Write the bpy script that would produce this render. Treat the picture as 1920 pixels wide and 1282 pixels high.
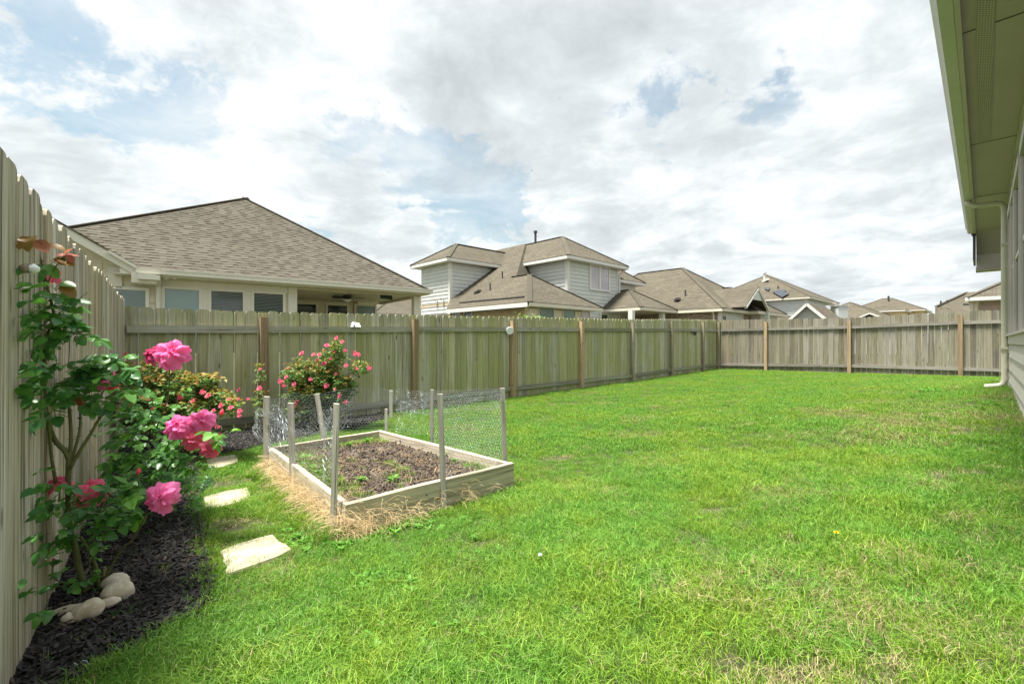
import bpy, math, random
import numpy as np
from mathutils import Vector, Matrix, noise as mnoise
R = math.radians
scene = bpy.context.scene
for _o in list(bpy.data.objects):
    bpy.data.objects.remove(_o)
random.seed(11)
rng = np.random.default_rng(5)

# ---------------------------------------------------------------- camera, sky, sun, exposure
CZ = 1.20                                   # camera height above the datum (metres)
F = 850.0                                   # focal length in pixels of the 1920 px wide photograph
cam_data = bpy.data.cameras.new('camera')
cam_data.sensor_width = 36.0
cam_data.lens = 36.0 * F / 1920.0
cam_data.clip_start = 0.05
cam_data.clip_end = 3000.0
cam = bpy.data.objects.new('camera', cam_data)
scene.collection.objects.link(cam)
cam.location = (0, 0, CZ)
cam.rotation_euler = (R(90), 0, 0)
scene.camera = cam
scene.view_settings.view_transform = 'Standard'
scene.view_settings.look = 'None'
scene.view_settings.gamma = 1.0
scene.view_settings.use_curve_mapping = False
scene.view_settings.exposure = 1.52

SUN_EL, SUN_AZ = R(72), R(-110)              # azimuth measured from +Y towards +X
sun_data = bpy.data.lights.new('sun', 'SUN')
sun_data.energy = 4.1
sun_data.angle = R(16)
sun_data.color = (1.0, 0.955, 0.88)
sun = bpy.data.objects.new('sun', sun_data)
scene.collection.objects.link(sun)
sd = Vector((math.sin(SUN_AZ) * math.cos(SUN_EL), math.cos(SUN_AZ) * math.cos(SUN_EL), math.sin(SUN_EL)))
sun.rotation_euler = sd.to_track_quat('Z', 'Y').to_euler()
sun.location = (0, 0, 30)

def pixdir(u, v):
    return Vector(((u - 960) / F, 1.0, (641 - v) / F)).normalized()

class NT:
    """small helper to write node trees"""
    def __init__(self, tree):
        self.t = tree; self.n = tree.nodes; self.l = tree.links
    def new(self, typ, **kw):
        nd = self.n.new(typ)
        for k, v in kw.items():
            setattr(nd, k, v)
        return nd
    def put(self, sock, val):
        if isinstance(val, bpy.types.NodeSocket):
            self.l.new(val, sock)
        elif isinstance(val, bpy.types.Node):
            self.l.new(val.outputs[0], sock)
        elif isinstance(val, (tuple, list)) and len(val) == 3 and sock.type == 'RGBA':
            sock.default_value = (*val, 1)
        else:
            sock.default_value = val
    def math(self, op, a, b=None, c=None, clamp=False):
        nd = self.new('ShaderNodeMath', operation=op, use_clamp=clamp)
        self.put(nd.inputs[0], a)
        if b is not None: self.put(nd.inputs[1], b)
        if c is not None: self.put(nd.inputs[2], c)
        return nd.outputs[0]
    def vmath(self, op, a, b=None, scale=None):
        nd = self.new('ShaderNodeVectorMath', operation=op)
        self.put(nd.inputs[0], a)
        if b is not None: self.put(nd.inputs[1], b)
        if scale is not None: self.put(nd.inputs['Scale'], scale)
        return nd.outputs['Value'] if op in ('DOT_PRODUCT', 'LENGTH', 'DISTANCE') else nd.outputs[0]
    def noise(self, vec, scale, detail=4, rough=0.55, dist=0.0, out='Fac'):
        nd = self.new('ShaderNodeTexNoise')
        if vec is not None: self.put(nd.inputs['Vector'], vec)
        nd.inputs['Scale'].default_value = scale; nd.inputs['Detail'].default_value = detail
        nd.inputs['Roughness'].default_value = rough; nd.inputs['Distortion'].default_value = dist
        return nd.outputs[out]
    def ramp(self, fac, stops, interp='LINEAR'):
        nd = self.new('ShaderNodeValToRGB'); cr = nd.color_ramp; cr.interpolation = interp
        while len(cr.elements) > 1: cr.elements.remove(cr.elements[-1])
        for i, (p, c) in enumerate(stops):
            e = cr.elements[0] if i == 0 else cr.elements.new(p)
            e.position = p
            e.color = (c, c, c, 1) if isinstance(c, (int, float)) else (*c, 1)
        self.put(nd.inputs['Fac'], fac)
        return nd.outputs['Color']
    def mix(self, fac, a, b, mode='MIX', clamp=False):
        nd = self.new('ShaderNodeMix', data_type='RGBA', blend_type=mode, clamp_result=clamp)
        self.put(nd.inputs['Factor'], fac); self.put(nd.inputs['A'], a); self.put(nd.inputs['B'], b)
        return nd.outputs['Result']
    def maprange(self, val, a, b, c, d):
        nd = self.new('ShaderNodeMapRange'); nd.interpolation_type = 'SMOOTHSTEP'
        self.put(nd.inputs[0], val)
        for i, x in enumerate((a, b, c, d)): nd.inputs[i + 1].default_value = x
        return nd.outputs[0]

world = bpy.data.worlds.new('World')
scene.world = world
world.use_nodes = True
w = NT(world.node_tree)
w.n.clear()
w_out = w.new('ShaderNodeOutputWorld')
sky = w.new('ShaderNodeTexSky', sky_type='NISHITA')
sky.sun_disc = False
sky.sun_elevation = SUN_EL
sky.sun_rotation = SUN_AZ
sky.air_density = 1.2; sky.dust_density = 2.5; sky.ozone_density = 1.0
bg_sky = w.new('ShaderNodeBackground'); w.l.new(w.mix(1.0, sky.outputs[0], (0.90, 1.06, 0.96), 'MULTIPLY'), bg_sky.inputs[0])
bg_sky.inputs[1].default_value = 0.06
tc = w.new('ShaderNodeTexCoord')
d = tc.outputs['Generated']
sep = w.new('ShaderNodeSeparateXYZ'); w.l.new(d, sep.inputs[0])
zc = w.math('ADD', w.math('ABSOLUTE', sep.outputs['Z']), 0.16)
comb = w.new('ShaderNodeCombineXYZ')
w.put(comb.inputs[0], w.math('DIVIDE', sep.outputs['X'], zc))
w.put(comb.inputs[1], w.math('DIVIDE', sep.outputs['Y'], zc))
comb.inputs[2].default_value = 0.0
pp = comb.outputs[0]
warp = w.noise(pp, 1.3, 3, 0.5, out='Color')
pw = w.vmath('ADD', pp, w.vmath('SCALE', w.vmath('SUBTRACT', warp, (0.5, 0.5, 0.5)), scale=0.55))
n_big = w.noise(w.vmath('ADD', pw, (3.1, 7.7, 0.0)), 0.75, 2, 0.5)
n_mid = w.noise(w.vmath('ADD', pw, (11.3, 2.2, 4.0)), 2.6, 9, 0.60)
n_fine = w.noise(w.vmath('ADD', d, (5.0, 1.0, 2.0)), 7.0, 8, 0.62)
def blob(u, v, size_px):
    """smooth bump around one direction of the sky, size given as an angle (photo pixels at the centre)"""
    k = 1.0 / (size_px / F) ** 2
    dp = w.vmath('DOT_PRODUCT', d, tuple(pixdir(u, v)))
    return w.math('EXPONENT', w.math('MULTIPLY', w.math('SUBTRACT', dp, 1.0), k))
def total(lst):
    acc = None
    for wt, u, v, s in lst:
        b = w.math('MULTIPLY', blob(u, v, s), wt)
        acc = b if acc is None else w.math('ADD', acc, b)
    return acc
gaps = total([(0.22, 60, 120, 55), (0.26, 190, 230, 55), (0.26, 300, 195, 40), (0.20, 400, 90, 45), (0.2, 120, 30, 50),
              (0.34, 375, 218, 26), (0.28, 745, 265, 50), (0.28, 830, 305, 50), (0.22, 915, 335, 50), (0.14, 900, 400, 60), (0.22, 985, 385, 45), (0.2, 640, 235, 40),
              (0.20, 1200, 265, 70), (0.30, 1420, 240, 70), (0.16, 1245, 300, 30), (0.20, 1560, 150, 60), (0.12, 1340, 210, 60), (0.15, 840, 380, 50),
              (-0.15, 560, 230, 70), (-0.12, 1100, 330, 60), (-0.15, 1330, 330, 60), (-0.2, 1000, 100, 200),
              (-0.2, 1650, 350, 200), (-0.2, 1500, 500, 200), (-0.12, 120, 330, 80), (-0.12, 450, 330, 80)])
dens = w.math('ADD', w.math('MULTIPLY', n_mid, 1.25), w.math('MULTIPLY', n_big, 0.20))
dens = w.math('ADD', w.math('SUBTRACT', dens, 0.50), w.math('MULTIPLY', n_fine, 1.30))
dens = w.math('SUBTRACT', dens, gaps)
veil = w.maprange(w.noise(w.vmath('ADD', pw, (21.0, 3.0, 8.0)), 1.8, 6, 0.6), 0.30, 0.75, 0.30, 0.82)
cover = w.maprange(dens, 0.60, 0.78, 0.0, 1.0)
cover = w.math('ADD', cover, w.math('MULTIPLY', w.math('SUBTRACT', 1.0, cover), veil))
greys = total([(0.42, 800, 165, 60), (0.34, 860, 130, 90), (0.36, 1075, 225, 60), (0.28, 1290, 80, 120), (0.30, 1000, 40, 130),
               (0.30, 690, 395, 40), (0.18, 1500, 60, 120), (0.20, 1250, 390, 80), (0.22, 1600, 480, 150), (0.2, 1450, 130, 80), (0.15, 600, 350, 60),
               (-0.12, 450, 300, 120), (0.14, 560, 420, 60), (0.12, 150, 330, 60), (-0.25, 1250, 345, 50), (-0.3, 1550, 260, 90), (-0.25, 1000, 280, 40), (-0.12, 350, 50, 120)])
sh_n = w.noise(w.vmath('ADD', pw, (1.0, 9.0, 2.0)), 2.2, 9, 0.62)
shade = w.math('ADD', w.math('MULTIPLY', w.math('SUBTRACT', sh_n, 0.46), 3.2), w.math('MULTIPLY', greys, 0.85))
shade = w.math('ADD', shade, w.math('MULTIPLY', w.math('SUBTRACT', n_fine, 0.5), 1.1))
cl_col = w.ramp(shade, [(0.0, (0.97, 1.0, 1.0)), (0.2, (0.87, 0.925, 0.945)), (0.45, (0.755, 0.81, 0.83)), (1.0, (0.60, 0.655, 0.68))])
bg_cl = w.new('ShaderNodeBackground'); w.l.new(cl_col, bg_cl.inputs[0])
bg_cl.inputs[1].default_value = 0.365
mixw = w.new('ShaderNodeMixShader')
w.put(mixw.inputs[0], cover); w.l.new(bg_sky.outputs[0], mixw.inputs[1]); w.l.new(bg_cl.outputs[0], mixw.inputs[2])
w.l.new(mixw.outputs[0], w_out.inputs[0])

# ---------------------------------------------------------------- geometry helpers
def P(u, v, Y):
    """the point at distance Y in front of the camera seen at photo pixel (u, v)"""
    return Vector(((u - 960) / F * Y, Y, CZ + (641 - v) / F * Y))

def plane3(a, b, c):
    n = (b - a).cross(c - a).normalized()
    return (a, n)
def on(pl, u, v):
    o = Vector((0, 0, CZ)); dr = Vector(((u - 960) / F, 1.0, (641 - v) / F))
    return o + dr * ((pl[0] - o).dot(pl[1]) / dr.dot(pl[1]))

OFF = {}
def off(o):
    return OFF.get(o.name, Vector((0, 0, 0))) if o else Vector((0, 0, 0))
def link(o):
    scene.collection.objects.link(o); return o
def props(o, label=None, cat=None, group=None, kind=None):
    if label: o['label'] = label
    if cat: o['category'] = cat
    if group: o['group'] = group
    if kind: o['kind'] = kind
    return o
def thing(name, loc, label, cat, group=None):
    o = bpy.data.objects.new(name, None); o.empty_display_size = 0.1
    o.location = loc; link(o)
    OFF[o.name] = Vector(loc)
    return props(o, label, cat, group)
def place(name, mesh, parent, loc, rot=(0, 0, 0), scl=(1, 1, 1)):
    """an object sharing a mesh; loc in world coordinates (parents are unrotated)"""
    o = bpy.data.objects.new(name, mesh); link(o)
    if parent: o.parent = parent
    o.location = Vector(loc) - off(parent); o.rotation_euler = rot; o.scale = scl
    OFF[o.name] = Vector(loc)
    return o

class MB:
    def __init__(self):
        self.v = []; self.f = []; self.m = []
    def add(self, vs, fs, mi=0):
        k = len(self.v)
        self.v += [tuple(p) for p in vs]
        self.f += [tuple(k + i for i in f) for f in fs]
        self.m += [mi] * len(fs)
        return self
    def hexa(self, c, mi=0):
        """8 corners: bottom 4 counter-clockwise, top 4"""
        return self.add(c, [(3, 2, 1, 0), (4, 5, 6, 7), (0, 1, 5, 4), (1, 2, 6, 5), (2, 3, 7, 6), (3, 0, 4, 7)], mi)
    def box(self, x0, x1, y0, y1, z0, z1, mi=0):
        return self.hexa([(x0, y0, z0), (x1, y0, z0), (x1, y1, z0), (x0, y1, z0), (x0, y0, z1), (x1, y0, z1), (x1, y1, z1), (x0, y1, z1)], mi)
    def beam(self, a, b, wd, ht, up=Vector((0, 0, 1)), mi=0):
        """bar from a to b, wd sideways and ht along up, centred"""
        a = Vector(a); b = Vector(b); t = (b - a).normalized()
        s = t.cross(up)
        if s.length < 1e-4: s = t.cross(Vector((0, 1, 0)))
        s.normalize(); q = s.cross(t).normalized()
        s *= wd / 2; q *= ht / 2
        c = [a - s - q, a + s - q, b + s - q, b - s - q, a - s + q, a + s + q, b + s + q, b - s + q]
        return self.hexa(c, mi)
    def slab(self, pts, th, mi=0):
        """polygon with thickness th against its normal"""
        pts = [Vector(p) for p in pts]; n = len(pts)
        nm = Vector((0, 0, 0))
        for i in range(n):
            a, b = pts[i], pts[(i + 1) % n]
            nm += a.cross(b)
        nm.normalize()
        lo = [p - nm * th for p in pts]
        fs = [tuple(range(n)), tuple(reversed(range(n, 2 * n)))]
        for i in range(n):
            j = (i + 1) % n
            fs.append((i, n + i, n + j, j))
        return self.add(pts + lo, fs, mi)
    def tube(self, pts, rad, seg=6, mi=0, cap=True):
        pts = [Vector(p) for p in pts]
        if not isinstance(rad, (list, tuple)): rad = [rad] * len(pts)
        k = len(self.v); prev = None
        for i, p in enumerate(pts):
            t = (pts[min(i + 1, len(pts) - 1)] - pts[max(i - 1, 0)])
            if t.length < 1e-9: t = Vector((0, 0, 1))
            t.normalize()
            if prev is None:
                s = t.orthogonal().normalized()
            else:
                s = (prev - t * prev.dot(t))
                s = s.normalized() if s.length > 1e-6 else t.orthogonal().normalized()
            prev = s; q = t.cross(s)
            for j in range(seg):
                an = 2 * math.pi * j / seg
                self.v.append(tuple(p + (s * math.cos(an) + q * math.sin(an)) * rad[i]))
        for i in range(len(pts) - 1):
            for j in range(seg):
                a = k + i * seg + j; b = k + i * seg + (j + 1) % seg
                self.f.append((a, b, b + seg, a + seg)); self.m.append(mi)
        if cap:
            self.f.append(tuple(reversed(range(k, k + seg)))); self.m.append(mi)
            e = k + (len(pts) - 1) * seg
            self.f.append(tuple(range(e, e + seg))); self.m.append(mi)
        return self
    def mesh(self, name, mats, o=Vector((0, 0, 0)), smooth=False, uv=True):
        me = bpy.data.meshes.new(name)
        ov = tuple(o)
        me.from_pydata([(a - ov[0], b - ov[1], c - ov[2]) for a, b, c in self.v], [], self.f)
        if not isinstance(mats, (list, tuple)): mats = [mats]
        for mm in mats: me.materials.append(mm)
        if len(mats) > 1: me.polygons.foreach_set('material_index', self.m)
        if smooth: me.polygons.foreach_set('use_smooth', [True] * len(self.f))
        me.update()
        if uv and len(self.f) < 60000:
            lay = me.uv_layers.new(name='UVMap'); dat = np.zeros(len(me.loops) * 2)
            V = self.v
            for pl in me.polygons:
                n = pl.normal
                if abs(n.z) > 0.999: t = Vector((1, 0, 0))
                else: t = Vector((0, 0, 1)).cross(n).normalized()
                b = n.cross(t)
                for li, vi in zip(pl.loop_indices, pl.vertices):
                    p = Vector(V[vi]); dat[li * 2] = p.dot(t); dat[li * 2 + 1] = p.dot(b)
            lay.data.foreach_set('uv', dat)
        return me
    def build(self, name, mats, parent=None, smooth=False, uv=True, origin=None):
        if parent is not None and origin is None: origin = off(parent)
        if origin is None: origin = Vector((0, 0, 0))
        me = self.mesh(name, mats, origin, smooth, uv)
        o = bpy.data.objects.new(name, me); link(o)
        if parent is not None:
            o.parent = parent; o.location = Vector(origin) - off(parent)
        else:
            o.location = origin
        OFF[o.name] = Vector(origin)
        return o

# terrain: a thin plate spline through heights measured relative to the eye
_pts = [(-1.64, 1.48, -1.116), (-1.97, 1.91, -1.108), (-4.58, 5.33, -1.15), (-3.75, 6.14, -1.22), (-1.7, 8.2, -1.22), (-0.03, 9.8, -1.22),
        (1.72, 11.5, -1.175), (3.4, 13.2, -1.165), (5.7, 15.4, -1.11), (8.0, 17.67, -1.06), (10.9, 14.7, -1.02), (13.3, 12.25, -0.97),
        (6.7, 6.1, -0.62), (4.9, 4.35, -0.66), (3.3, 2.8, -0.70), (1.3, 0.9, -0.74), (0.0, 0.0, -0.82), (8.8, 8.2, -0.78),
        (-0.95, 2.53, -1.10), (0.01, 3.35, -1.11), (-2.09, 3.95, -1.13), (-1.35, 4.7, -1.14), (-1.2, 0.2, -1.0), (-1.0, 1.2, -1.05),
        (4.0, 9.0, -1.07), (11.5, 11.5, -0.93)]
_pp = np.array(_pts)
def _U(r2):
    return np.where(r2 > 1e-12, 0.5 * r2 * np.log(np.maximum(r2, 1e-12)), 0.0)
_n = len(_pp)
_K = _U(((_pp[:, None, :2] - _pp[None, :, :2]) ** 2).sum(-1)) + np.eye(_n) * 0.5
_A = np.zeros((_n + 3, _n + 3)); _A[:_n, :_n] = _K
_A[:_n, _n] = 1; _A[:_n, _n + 1:] = _pp[:, :2]; _A[_n, :_n] = 1; _A[_n + 1:, :_n] = _pp[:, :2].T
_w = np.linalg.solve(_A, np.concatenate([_pp[:, 2], np.zeros(3)]))
def ground_np(x, y):
    x = np.atleast_1d(np.asarray(x, float)); y = np.atleast_1d(np.asarray(y, float))
    r2 = (x[:, None] - _pp[None, :, 0]) ** 2 + (y[:, None] - _pp[None, :, 1]) ** 2
    z = _U(r2) @ _w[:_n] + _w[_n] + _w[_n + 1] * x + _w[_n + 2] * y
    z = np.clip(z, -1.35, -0.55)
    # far from the yard the land settles to one level
    dd = np.maximum(0, np.hypot(x - 3.5, y - 7.5) - 13.0)
    k = np.clip(dd / 12.0, 0, 1); k = k * k * (3 - 2 * k)
    return CZ + z * (1 - k) + (-1.35) * k
def G(x, y):
    return float(ground_np(x, y)[0])
def onground(u, v):
    Y = 1.0
    lo, hi = 0.3, 60.0
    for _ in range(50):
        Y = (lo + hi) / 2
        if CZ + (641 - v) / F * Y > G((u - 960) / F * Y, Y): lo = Y
        else: hi = Y
    x = (u - 960) / F * Y
    return Vector((x, Y, G(x, Y)))

def mat(name):
    m = bpy.data.materials.new(name); m.use_nodes = True
    n = NT(m.node_tree); b = m.node_tree.nodes['Principled BSDF']
    n.b = b
    return m, n
def bump(n, height, dist=0.01, strength=1.0):
    nd = n.new('ShaderNodeBump'); nd.inputs['Distance'].default_value = dist; nd.inputs['Strength'].default_value = strength
    n.put(nd.inputs['Height'], height); n.l.new(nd.outputs[0], n.b.inputs['Normal'])
def coords(n, kind='Object'):
    t = n.new('ShaderNodeTexCoord'); return t.outputs[kind]
def wpos(n):
    return n.new('ShaderNodeNewGeometry').outputs['Position']
def mapping(n, vec, scale=(1, 1, 1), loc=None):
    nd = n.new('ShaderNodeMapping'); n.put(nd.inputs['Vector'], vec); nd.inputs['Scale'].default_value = scale
    if loc is not None: n.put(nd.inputs['Location'], loc)
    return nd.outputs[0]

def paint(name, col, rough=0.5, vary=0.06, bumpy=0.0):
    m, n = mat(name)
    p = wpos(n)
    f = n.noise(p, 2.5, 5, 0.6)
    f2 = n.noise(mapping(n, p, (30, 30, 3)), 1.0, 4, 0.6)
    c = n.mix(n.maprange(f, 0.35, 0.75, 0, 1), col, tuple(x * (1 - vary * 2) for x in col))
    c = n.mix(n.math('MULTIPLY', n.maprange(f2, 0.45, 0.75, 0, 1), vary * 3), c, tuple(x * 0.6 for x in col))
    n.put(n.b.inputs['Base Color'], c); n.b.inputs['Roughness'].default_value = rough
    if bumpy: bump(n, f2, 0.004, bumpy)
    return m

def wood(name, light, dark, moss=None, moss_amt=0.0, stain=0.25, warm=None):
    """weathered timber: grain runs along the object's local Z"""
    m, n = mat(name)
    oi = n.new('ShaderNodeObjectInfo')
    rnd = oi.outputs['Random']
    shift = n.new('ShaderNodeCombineXYZ')
    n.put(shift.inputs[0], n.math('MULTIPLY', rnd, 37.0)); n.put(shift.inputs[1], n.math('MULTIPLY', rnd, 91.0)); n.put(shift.inputs[2], n.math('MULTIPLY', rnd, 53.0))
    p = n.vmath('ADD', coords(n), shift.outputs[0])
    g1 = n.noise(mapping(n, p, (55, 55, 1.6)), 1.0, 6, 0.65, 0.6)
    g2 = n.noise(mapping(n, p, (170, 170, 5)), 1.0, 4, 0.6)
    g3 = n.noise(mapping(n, p, (26, 26, 0.8)), 1.0, 4, 0.6)
    fac = n.math('ADD', n.math('MULTIPLY', g1, 0.65), n.math('MULTIPLY', g2, 0.35))
    c = n.ramp(fac, [(0.34, tuple(x * 0.7 for x in dark)), (0.44, tuple((a * 0.5 + b * 0.5) for a, b in zip(dark, light))), (0.56, light), (0.72, tuple(min(1, x * 1.25) for x in light))])
    # boards differ in tone
    c = n.mix(n.math('MULTIPLY', n.math('ABSOLUTE', n.math('SUBTRACT', rnd, 0.5)), 0.9), c, n.mix(n.math('GREATER_THAN', rnd, 0.5), tuple(x * 0.50 for x in dark), tuple(min(.9, x * 1.35) for x in light)))
    if warm:
        r2 = n.math('FRACT', n.math('MULTIPLY', rnd, 7.31))
        c = n.mix(n.math('MULTIPLY', n.maprange(r2, 0.4, 1.0, 0, 1), 0.55), c, n.mix(1.0, c, warm, 'MULTIPLY'))
    # dark streaks and knots
    c = n.mix(n.math('MULTIPLY', n.maprange(g3, 0.50, 0.70, 0, 1), stain * 2.6), c, tuple(x * 0.55 for x in dark))
    vor = n.new('ShaderNodeTexVoronoi'); n.put(vor.inputs['Vector'], mapping(n, p, (7.5, 7.5, 2.4))); vor.inputs['Scale'].default_value = 1.0
    streak = n.maprange(n.noise(mapping(n, p, (40, 40, 0.35)), 1.0, 3, 0.55), 0.56, 0.70, 0, 1)
    c = n.mix(n.math('MULTIPLY', streak, 0.38), c, tuple(min(.95, x * 1.55) for x in light))
    kn = n.maprange(vor.outputs['Distance'], 0.07, 0.13, 1, 0)
    c = n.mix(n.math('MULTIPLY', kn, 0.7), c, (0.06, 0.045, 0.03))
    crack = n.maprange(n.noise(mapping(n, p, (95, 95, 1.1)), 1.0, 2, 0.5), 0.30, 0.36, 1, 0)
    c = n.mix(n.math('MULTIPLY', crack, 0.65), c, (0.05, 0.042, 0.03))
    if moss:
        wp = wpos(n)
        mn = n.noise(wp, 1.1, 5, 0.6)
        mn2 = n.noise(mapping(n, wp, (9, 9, 1.5)), 1.0, 4, 0.6)
        mf = n.math('ADD', n.math('MULTIPLY', mn, 0.6), n.math('MULTIPLY', mn2, 0.4))
        mf = n.math('ADD', mf, n.math('MULTIPLY', n.math('SUBTRACT', n.math('FRACT', n.math('MULTIPLY', rnd, 5.17)), 0.5), 0.20))
        c = n.mix(n.math('MULTIPLY', n.maprange(mf, 0.36, 0.60, 0, 1), moss_amt), c, n.mix(g1, moss, tuple(x * 1.7 for x in moss)))
    n.put(n.b.inputs['Base Color'], c)
    n.b.inputs['Roughness'].default_value = 0.85
    n.b.inputs['Specular IOR Level'].default_value = 0.2
    hgt = n.math('SUBTRACT', n.math('ADD', g1, n.math('MULTIPLY', g2, 0.5)), n.math('MULTIPLY', crack, 0.8))
    bump(n, hgt, 0.004, 0.7)
    return m

def foliage(name, cols, trans=0.35, rough=0.5, dead=None, dead_amt=0.0, world_scale=None, yellow=None, spec=0.35):
    """leaf or blade material: colour differs from leaf to leaf and (optionally) from patch to patch"""
    m, n = mat(name)
    gi = n.new('ShaderNodeNewGeometry').outputs['Random Per Island']
    oi = n.new('ShaderNodeObjectInfo').outputs['Random']
    r = n.math('FRACT', n.math('ADD', gi, oi))
    k = len(cols)
    c = n.ramp(r, [(i / (k - 1), cc) for i, cc in enumerate(cols)])
    if world_scale:
        p = wpos(n)
        big = n.noise(p, world_scale, 4, 0.6)
        mid = n.noise(p, world_scale * 5, 3, 0.6)
        f = n.math('ADD', n.math('MULTIPLY', big, 0.6), n.math('MULTIPLY', mid, 0.4))
        c = n.mix(n.math('MULTIPLY', n.maprange(f, 0.42, 0.62, 0, 1), 0.85), c, n.mix(1.0, c, yellow, 'MULTIPLY'))
        if dead:
            r2 = n.math('FRACT', n.math('MULTIPLY', r, 13.7))
            d1 = n.noise(n.vmath('ADD', p, (9, 4, 0)), world_scale * 1.6, 4, 0.65)
            # dry strip along the house side of the lawn, worn places
            dist = n.vmath('DISTANCE', n.vmath('MULTIPLY', p, (0.72, 0.72, 0.0)), (3.35, 3.0, 0.0))
            dry = n.math('ADD', d1, n.maprange(dist, 0.3, 1.9, 0.16, 0.0))
            dist2 = n.vmath('DISTANCE', n.vmath('MULTIPLY', p, (1, 1, 0.0)), (0.75, 1.05, 0.0))
            dry = n.math('ADD', dry, n.maprange(dist2, 0.2, 1.2, 0.12, 0.0))
            thr = n.math('SUBTRACT', n.math('MULTIPLY', n.maprange(dry, 0.52, 0.80, 0, 1), 0.6), -dead_amt)
            c = n.mix(n.math('LESS_THAN', r2, thr), c, n.mix(r, dead, tuple(x * 0.6 for x in dead)))
    elif dead:
        r2 = n.math('FRACT', n.math('MULTIPLY', r, 13.7))
        c = n.mix(n.math('LESS_THAN', r2, dead_amt), c, dead)
    n.put(n.b.inputs['Base Color'], c); n.b.inputs['Roughness'].default_value = rough
    n.b.inputs['Specular IOR Level'].default_value = spec
    if trans > 0:
        tr = n.new('ShaderNodeBsdfTranslucent'); n.put(tr.inputs[0], n.mix(0.35, c, (c_ := n.mix(1.0, c, (1.0, 1.0, 0.35), 'MULTIPLY'))))
        mx = n.new('ShaderNodeMixShader'); mx.inputs[0].default_value = trans
        n.l.new(n.b.outputs[0], mx.inputs[1]); n.l.new(tr.outputs[0], mx.inputs[2])
        n.l.new(mx.outputs[0], n.n['Material Output'].inputs[0])
    return m

M = {}
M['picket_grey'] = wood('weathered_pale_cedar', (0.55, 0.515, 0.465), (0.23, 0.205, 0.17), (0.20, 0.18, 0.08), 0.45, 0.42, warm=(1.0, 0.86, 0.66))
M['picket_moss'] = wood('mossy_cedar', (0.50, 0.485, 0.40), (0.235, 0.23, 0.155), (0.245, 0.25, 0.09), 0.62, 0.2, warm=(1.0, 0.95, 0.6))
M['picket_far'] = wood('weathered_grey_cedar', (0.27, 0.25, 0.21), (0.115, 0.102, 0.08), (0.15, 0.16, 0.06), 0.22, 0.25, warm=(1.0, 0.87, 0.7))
M['rail'] = wood('weathered_rail', (0.36, 0.35, 0.30), (0.19, 0.18, 0.145), (0.14, 0.165, 0.05), 0.35, 0.2)
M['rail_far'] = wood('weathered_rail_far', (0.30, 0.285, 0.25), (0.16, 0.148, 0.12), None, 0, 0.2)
M['post'] = wood('treated_post', (0.45, 0.33, 0.21), (0.26, 0.18, 0.11), (0.15, 0.15, 0.05), 0.2, 0.2)
M['post_grey'] = wood('grey_post', (0.34, 0.30, 0.235), (0.18, 0.155, 0.115), (0.14, 0.15, 0.05), 0.3, 0.3)
M['stake'] = wood('weathered_stake', (0.58, 0.55, 0.49), (0.30, 0.28, 0.24), None, 0, 0.2)
M['bed_board'] = wood('weathered_bed_board', (0.56, 0.50, 0.40), (0.32, 0.27, 0.19), (0.22, 0.19, 0.10), 0.35, 0.3)
M['cream'] = paint('cream_siding', (0.66, 0.62, 0.49), 0.6, 0.05)
M['cream_trim'] = paint('cream_trim', (0.70, 0.68, 0.59), 0.5, 0.03)
M['grey_siding'] = paint('pale_grey_siding', (0.60, 0.62, 0.59), 0.6, 0.04)
M['white_siding'] = paint('white_siding', (0.62, 0.65, 0.64), 0.6, 0.03)
M['white_trim'] = paint('white_trim', (0.70, 0.69, 0.65), 0.5, 0.03)
M['beige_trim'] = paint('beige_trim', (0.66, 0.62, 0.51), 0.5, 0.03)
M['yellow_wall'] = paint('yellow_stucco', (0.74, 0.60, 0.34), 0.7, 0.03)
M['olive_soffit'] = paint('olive_painted_soffit', (0.52, 0.45, 0.45), 0.6, 0.03)
M['khaki_trim'] = paint('khaki_painted_trim', (0.57, 0.52, 0.50), 0.5, 0.04)
M['khaki_siding'] = paint('khaki_siding', (0.60, 0.56, 0.52), 0.55, 0.05)
M['dark_metal'] = paint('dark_metal', (0.05, 0.05, 0.048), 0.5, 0.05)
M['dark_bronze'] = paint('dark_bronze', (0.025, 0.02, 0.017), 0.4, 0.05)
M['pipe'] = paint('painted_downspout', (0.62, 0.60, 0.48), 0.4, 0.05)
M['gutter'] = paint('grey_gutter', (0.60, 0.58, 0.54), 0.35, 0.05)
M['white_plastic'] = paint('white_plastic', (0.78, 0.80, 0.82), 0.35, 0.03)
M['black_plastic'] = paint('black_plastic', (0.02, 0.02, 0.02), 0.5, 0.05)
M['blind'] = paint('window_blind', (0.17, 0.20, 0.19), 0.7, 0.02)
M['interior'] = paint('dark_interior', (0.03, 0.035, 0.035), 0.9, 0.0)

def glass(name, col, rough=0.06):
    m, n = mat(name)
    n.put(n.b.inputs['Base Color'], n.mix(n.maprange(n.noise(wpos(n), 0.8, 2), 0.35, 0.65, 0, 1), col, tuple(x * 0.75 for x in col)))
    n.b.inputs['Roughness'].default_value = rough; n.b.inputs['Specular IOR Level'].default_value = 0.9
    return m
M['glass_dark'] = glass('dark_window_glass', (0.035, 0.05, 0.05))
M['glass_teal'] = glass('blind_behind_glass', (0.20, 0.30, 0.29), 0.12)
M['glass_pink'] = glass('sky_lit_glass', (0.52, 0.47, 0.52), 0.12)
M['solar'] = glass('solar_glass', (0.05, 0.06, 0.075), 0.2)

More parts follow.
